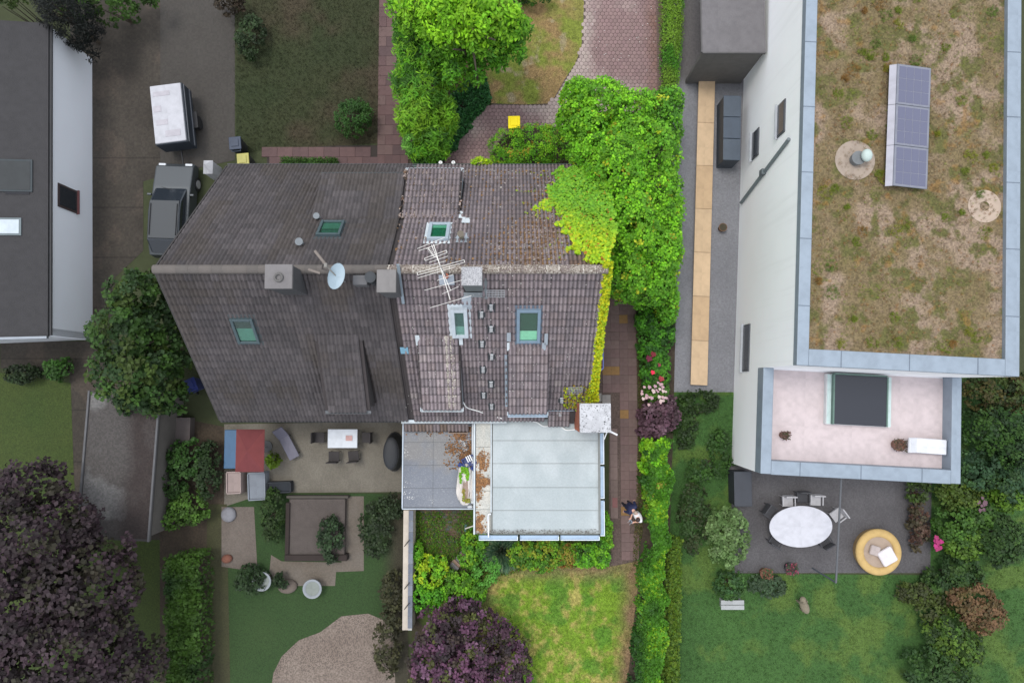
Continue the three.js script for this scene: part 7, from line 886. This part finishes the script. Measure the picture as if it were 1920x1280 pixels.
// joints in the person's own axes: facing +z, y up
function person(label, p, turn, o) {
  const t = thing('person', label, 'person', p, turn), S = o.skin, sh = o.shirt, tr = o.trousers, so = o.shoes, lean = (v) => { const q = v.clone().sub(V(0, 0.93, 0)); return q.applyAxisAngle(V(1, 0, 0), o.lean).add(V(0, 0.93, 0)); };
  const bones = [], add = (a, b, r, q, c, x = {}) => bones.push({ a, b, r, q, c, ...x });
  for (const s of [-1, 1]) { const hip = V(s * 0.09, 0.9, 0), knee = V(s * 0.11, 0.5, 0.03 + o.stride * s), ank = V(s * 0.12, 0.09, -0.02 + o.stride * s * 1.6); add(hip, knee, 0.092, 0.066, tr); add(knee, ank, 0.064, 0.05, tr); add(ank.clone().add(V(0, -0.045, 0)), ank.clone().add(V(s * 0.03, -0.05, 0.17)), 0.045, 0.038, so, { k: 0.02 }); }
  add(V(-0.05, 0.94, 0), V(0.05, 0.94, 0), 0.125, 0.125, tr, { sq: [1, 1, 1.15] }); add(lean(V(0, 1.02, 0)), lean(V(0, 1.22, -0.01)), 0.15, 0.17, sh, { sq: [0.86, 1, 1.08] }); add(lean(V(-0.08, 1.32, 0)), lean(V(0.08, 1.32, 0)), 0.15, 0.15, sh, { sq: [0.92, 1, 1.08] }); add(lean(V(-0.15, 1.42, 0)), lean(V(0.15, 1.42, 0)), 0.07, 0.07, sh);
  const neck = lean(V(0, 1.47, 0.01)), head = lean(V(0, 1.63, 0.03)).add(V(0, 0, o.nod)); add(neck, neck.clone().lerp(head, 0.6), 0.058, 0.055, S);
  o.arms.forEach(([e, h], i) => { const s = i ? 1 : -1, shd = lean(V(s * 0.19, 1.42, 0)); const mid = shd.clone().lerp(e, 0.6); add(shd, mid, 0.068, 0.058, sh, { k: 0.04 }); add(mid, e, 0.045, 0.04, o.sleeve || S, { k: 0.03 }); add(e, h, 0.041, 0.029, S, { k: 0.02 }); });
  const body = skin(bones, 0.07, 0.013, V(-0.55, -0.02, -0.6), V(0.55, 1.85, 0.75));
  // head with nose, ears, brow, and hands with five fingers, each on a finer grid
  const up = lean(V(0, 2, 0)).sub(lean(V(0, 1, 0))).lerp(V(0, 1, 0), 0.3).normalize(), fw = new THREE.Vector3().crossVectors(V(1, 0, 0), up).normalize().multiplyScalar(1), hb = [], H = (x, y, z) => head.clone().addScaledVector(V(1, 0, 0), x).addScaledVector(up, y).addScaledVector(fw, z);
  const paint = (q) => { const d = q.clone().sub(head), y = d.dot(up), z = d.dot(fw), x = d.x; if (o.bald ? (y < 0.07 && y > -0.06 && z < -0.01 && Math.abs(x) > 0.02) || (z < 0.025 && y > -0.06) : y > 0.055 || (z < -0.01 && y > -0.07)) return o.hair; if (Math.hypot(Math.abs(x) - 0.032, y - 0.012) < 0.011 && z > 0.06) return [0.03, 0.025, 0.02]; if (Math.abs(y + 0.052) < 0.006 && Math.abs(x) < 0.024 && z > 0.06) return scl(S, 0.5); return S; };
  const ha = (a, b, r, q, x = {}) => hb.push({ a, b, r, q, c: S, paint, ...x }); ha(H(0, 0.03, -0.015), H(0, 0.035, 0.015), 0.083, 0.08); ha(H(0, -0.03, 0.03), H(0, -0.085, 0.05), 0.062, 0.035); ha(H(0, 0.015, 0.085), H(0, -0.02, 0.108), 0.01, 0.015, { k: 0.015 }); for (const s of [-1, 1]) ha(H(s * 0.083, 0.015, -0.005), H(s * 0.083, -0.025, 0.0), 0.014, 0.01, { k: 0.012 }); ha(neck, H(0, -0.04, -0.01), 0.055, 0.055);
  const pad = (v, d) => [v.clone().subScalar(d), v.clone().addScalar(d)]; const geos = [body, skin(hb, 0.03, 0.006, ...pad(head, 0.16))];
  if (!o.bald) part('hair', skin([{ a: H(0, 0.05, -0.02), b: H(0, 0.055, 0.0), r: 0.09, q: 0.082, c: o.hair }, { a: H(0, 0.0, -0.045), b: H(0, 0.05, -0.03), r: 0.07, q: 0.085, c: o.hair }], 0.03, 0.007, ...pad(head, 0.17)), skinMat, t);
  o.arms.forEach(([e, h], i) => { const s = i ? 1 : -1, d = h.clone().sub(e).normalize(), side = new THREE.Vector3().crossVectors(d, V(0, 1, 0)).normalize(), dn = new THREE.Vector3().crossVectors(side, d).normalize().negate(), P = (f, q, n) => h.clone().addScaledVector(d, f).addScaledVector(side, q).addScaledVector(dn, n), fb = [{ a: P(-0.03, 0, 0), b: P(0.01, 0, 0), r: 0.028, q: 0.028, c: S }];
    for (let k = 0; k < 4; k++) { const x = (k - 1.5) * 0.02, L = [0.9, 1, 0.95, 0.75][k]; fb.push({ a: P(0, x * 0.6, 0), b: P(0.075, x, 0.004), r: 0.016, q: 0.012, c: S, k: 0.015 }, { a: P(0.08, x, 0.004), b: P(0.08 + 0.03 * L, x, 0.018), r: 0.0095, q: 0.009, c: S, k: 0.003 }, { a: P(0.08 + 0.03 * L, x, 0.018), b: P(0.08 + 0.042 * L, x, 0.04), r: 0.009, q: 0.008, c: S, k: 0.003 }, { a: P(0.08 + 0.042 * L, x, 0.04), b: P(0.075 + 0.036 * L, x, 0.058), r: 0.008, q: 0.0072, c: S, k: 0.003 }); }
    const tx = -s * (d.z > 0 || Math.abs(d.x) > 0.5 ? 1 : -1); fb.push({ a: P(0.015, tx * 0.02, 0.004), b: P(0.05, tx * 0.052, 0.014), r: 0.013, q: 0.01, c: S, k: 0.012 }, { a: P(0.05, tx * 0.052, 0.014), b: P(0.08, tx * 0.055, 0.026), r: 0.0095, q: 0.008, c: S, k: 0.003 }); geos.push(skin(fb, 0.008, 0.0045, ...pad(P(0.04, 0, 0.02), 0.105))); });
  const strip = geos.map((g) => { const q = g.toNonIndexed(); q.deleteAttribute('uv'); return q; }); part('body', mergeGeometries(strip), skinMat, t);
  return t;
}
const pA = at(1165, 942), pB = at(1190, 957);
person('person in dark navy clothes with thinning grey hair leaning over to look', V(5.24, 0, 5.45), Math.PI * 0.25, { skin: [0.62, 0.36, 0.27], shirt: [0.011, 0.015, 0.055], sleeve: [0.011, 0.015, 0.055], trousers: [0.012, 0.014, 0.028], shoes: [0.01, 0.01, 0.012], hair: [0.32, 0.25, 0.2], bald: true, lean: 0.3, nod: 0.03, stride: 0.04, arms: [[V(-0.31, 1.14, -0.02), V(-0.34, 0.93, 0.06)], [V(0.31, 1.14, -0.02), V(0.34, 0.93, 0.06)]] });
const pb2 = person('person in a white shirt with dark hair holding a grey controller', V(5.64, 0, 5.84), -0.9, { skin: [0.6, 0.33, 0.24], shirt: [0.78, 0.76, 0.77], trousers: [0.05, 0.055, 0.07], shoes: [0.08, 0.08, 0.08], hair: [0.03, 0.018, 0.016], lean: 0.16, nod: 0.02, stride: 0.03, arms: [[V(-0.24, 1.14, 0.14), V(-0.11, 1.12, 0.35)], [V(0.24, 1.14, 0.14), V(0.11, 1.12, 0.35)]] });
{ const q = pb2.localToWorld(V(0, 1.13, 0.43)), t = thing('remote_controller', 'grey remote controller held by the person in white', 'controller', q, -0.9); part('body', [rbox(0.19, 0.045, 0.11, 0.02)], mat(0.22, 0.24, 0.28, 0.5, { plain: true }), t); part('screen', [box(0.1, 0.008, 0.06, 0, 0.025, 0.02)], mat(0.02, 0.025, 0.03, 0.15, { plain: true }), t); for (const s of [-1, 1]) { part('thumb_stick', [cyl(0.006, 0.009, 0.025, s * 0.06, 0.02, -0.02)], black, t); part('antenna', [bar(V(s * 0.05, 0.01, 0.055), V(s * 0.07, 0.04, 0.14), 0.008, 0.006)], mat(0.5, 0.52, 0.55, 0.5), t); } }
camera.updateProjectionMatrix();
scene.updateMatrixWorld(true);
renderer.render(scene, camera);
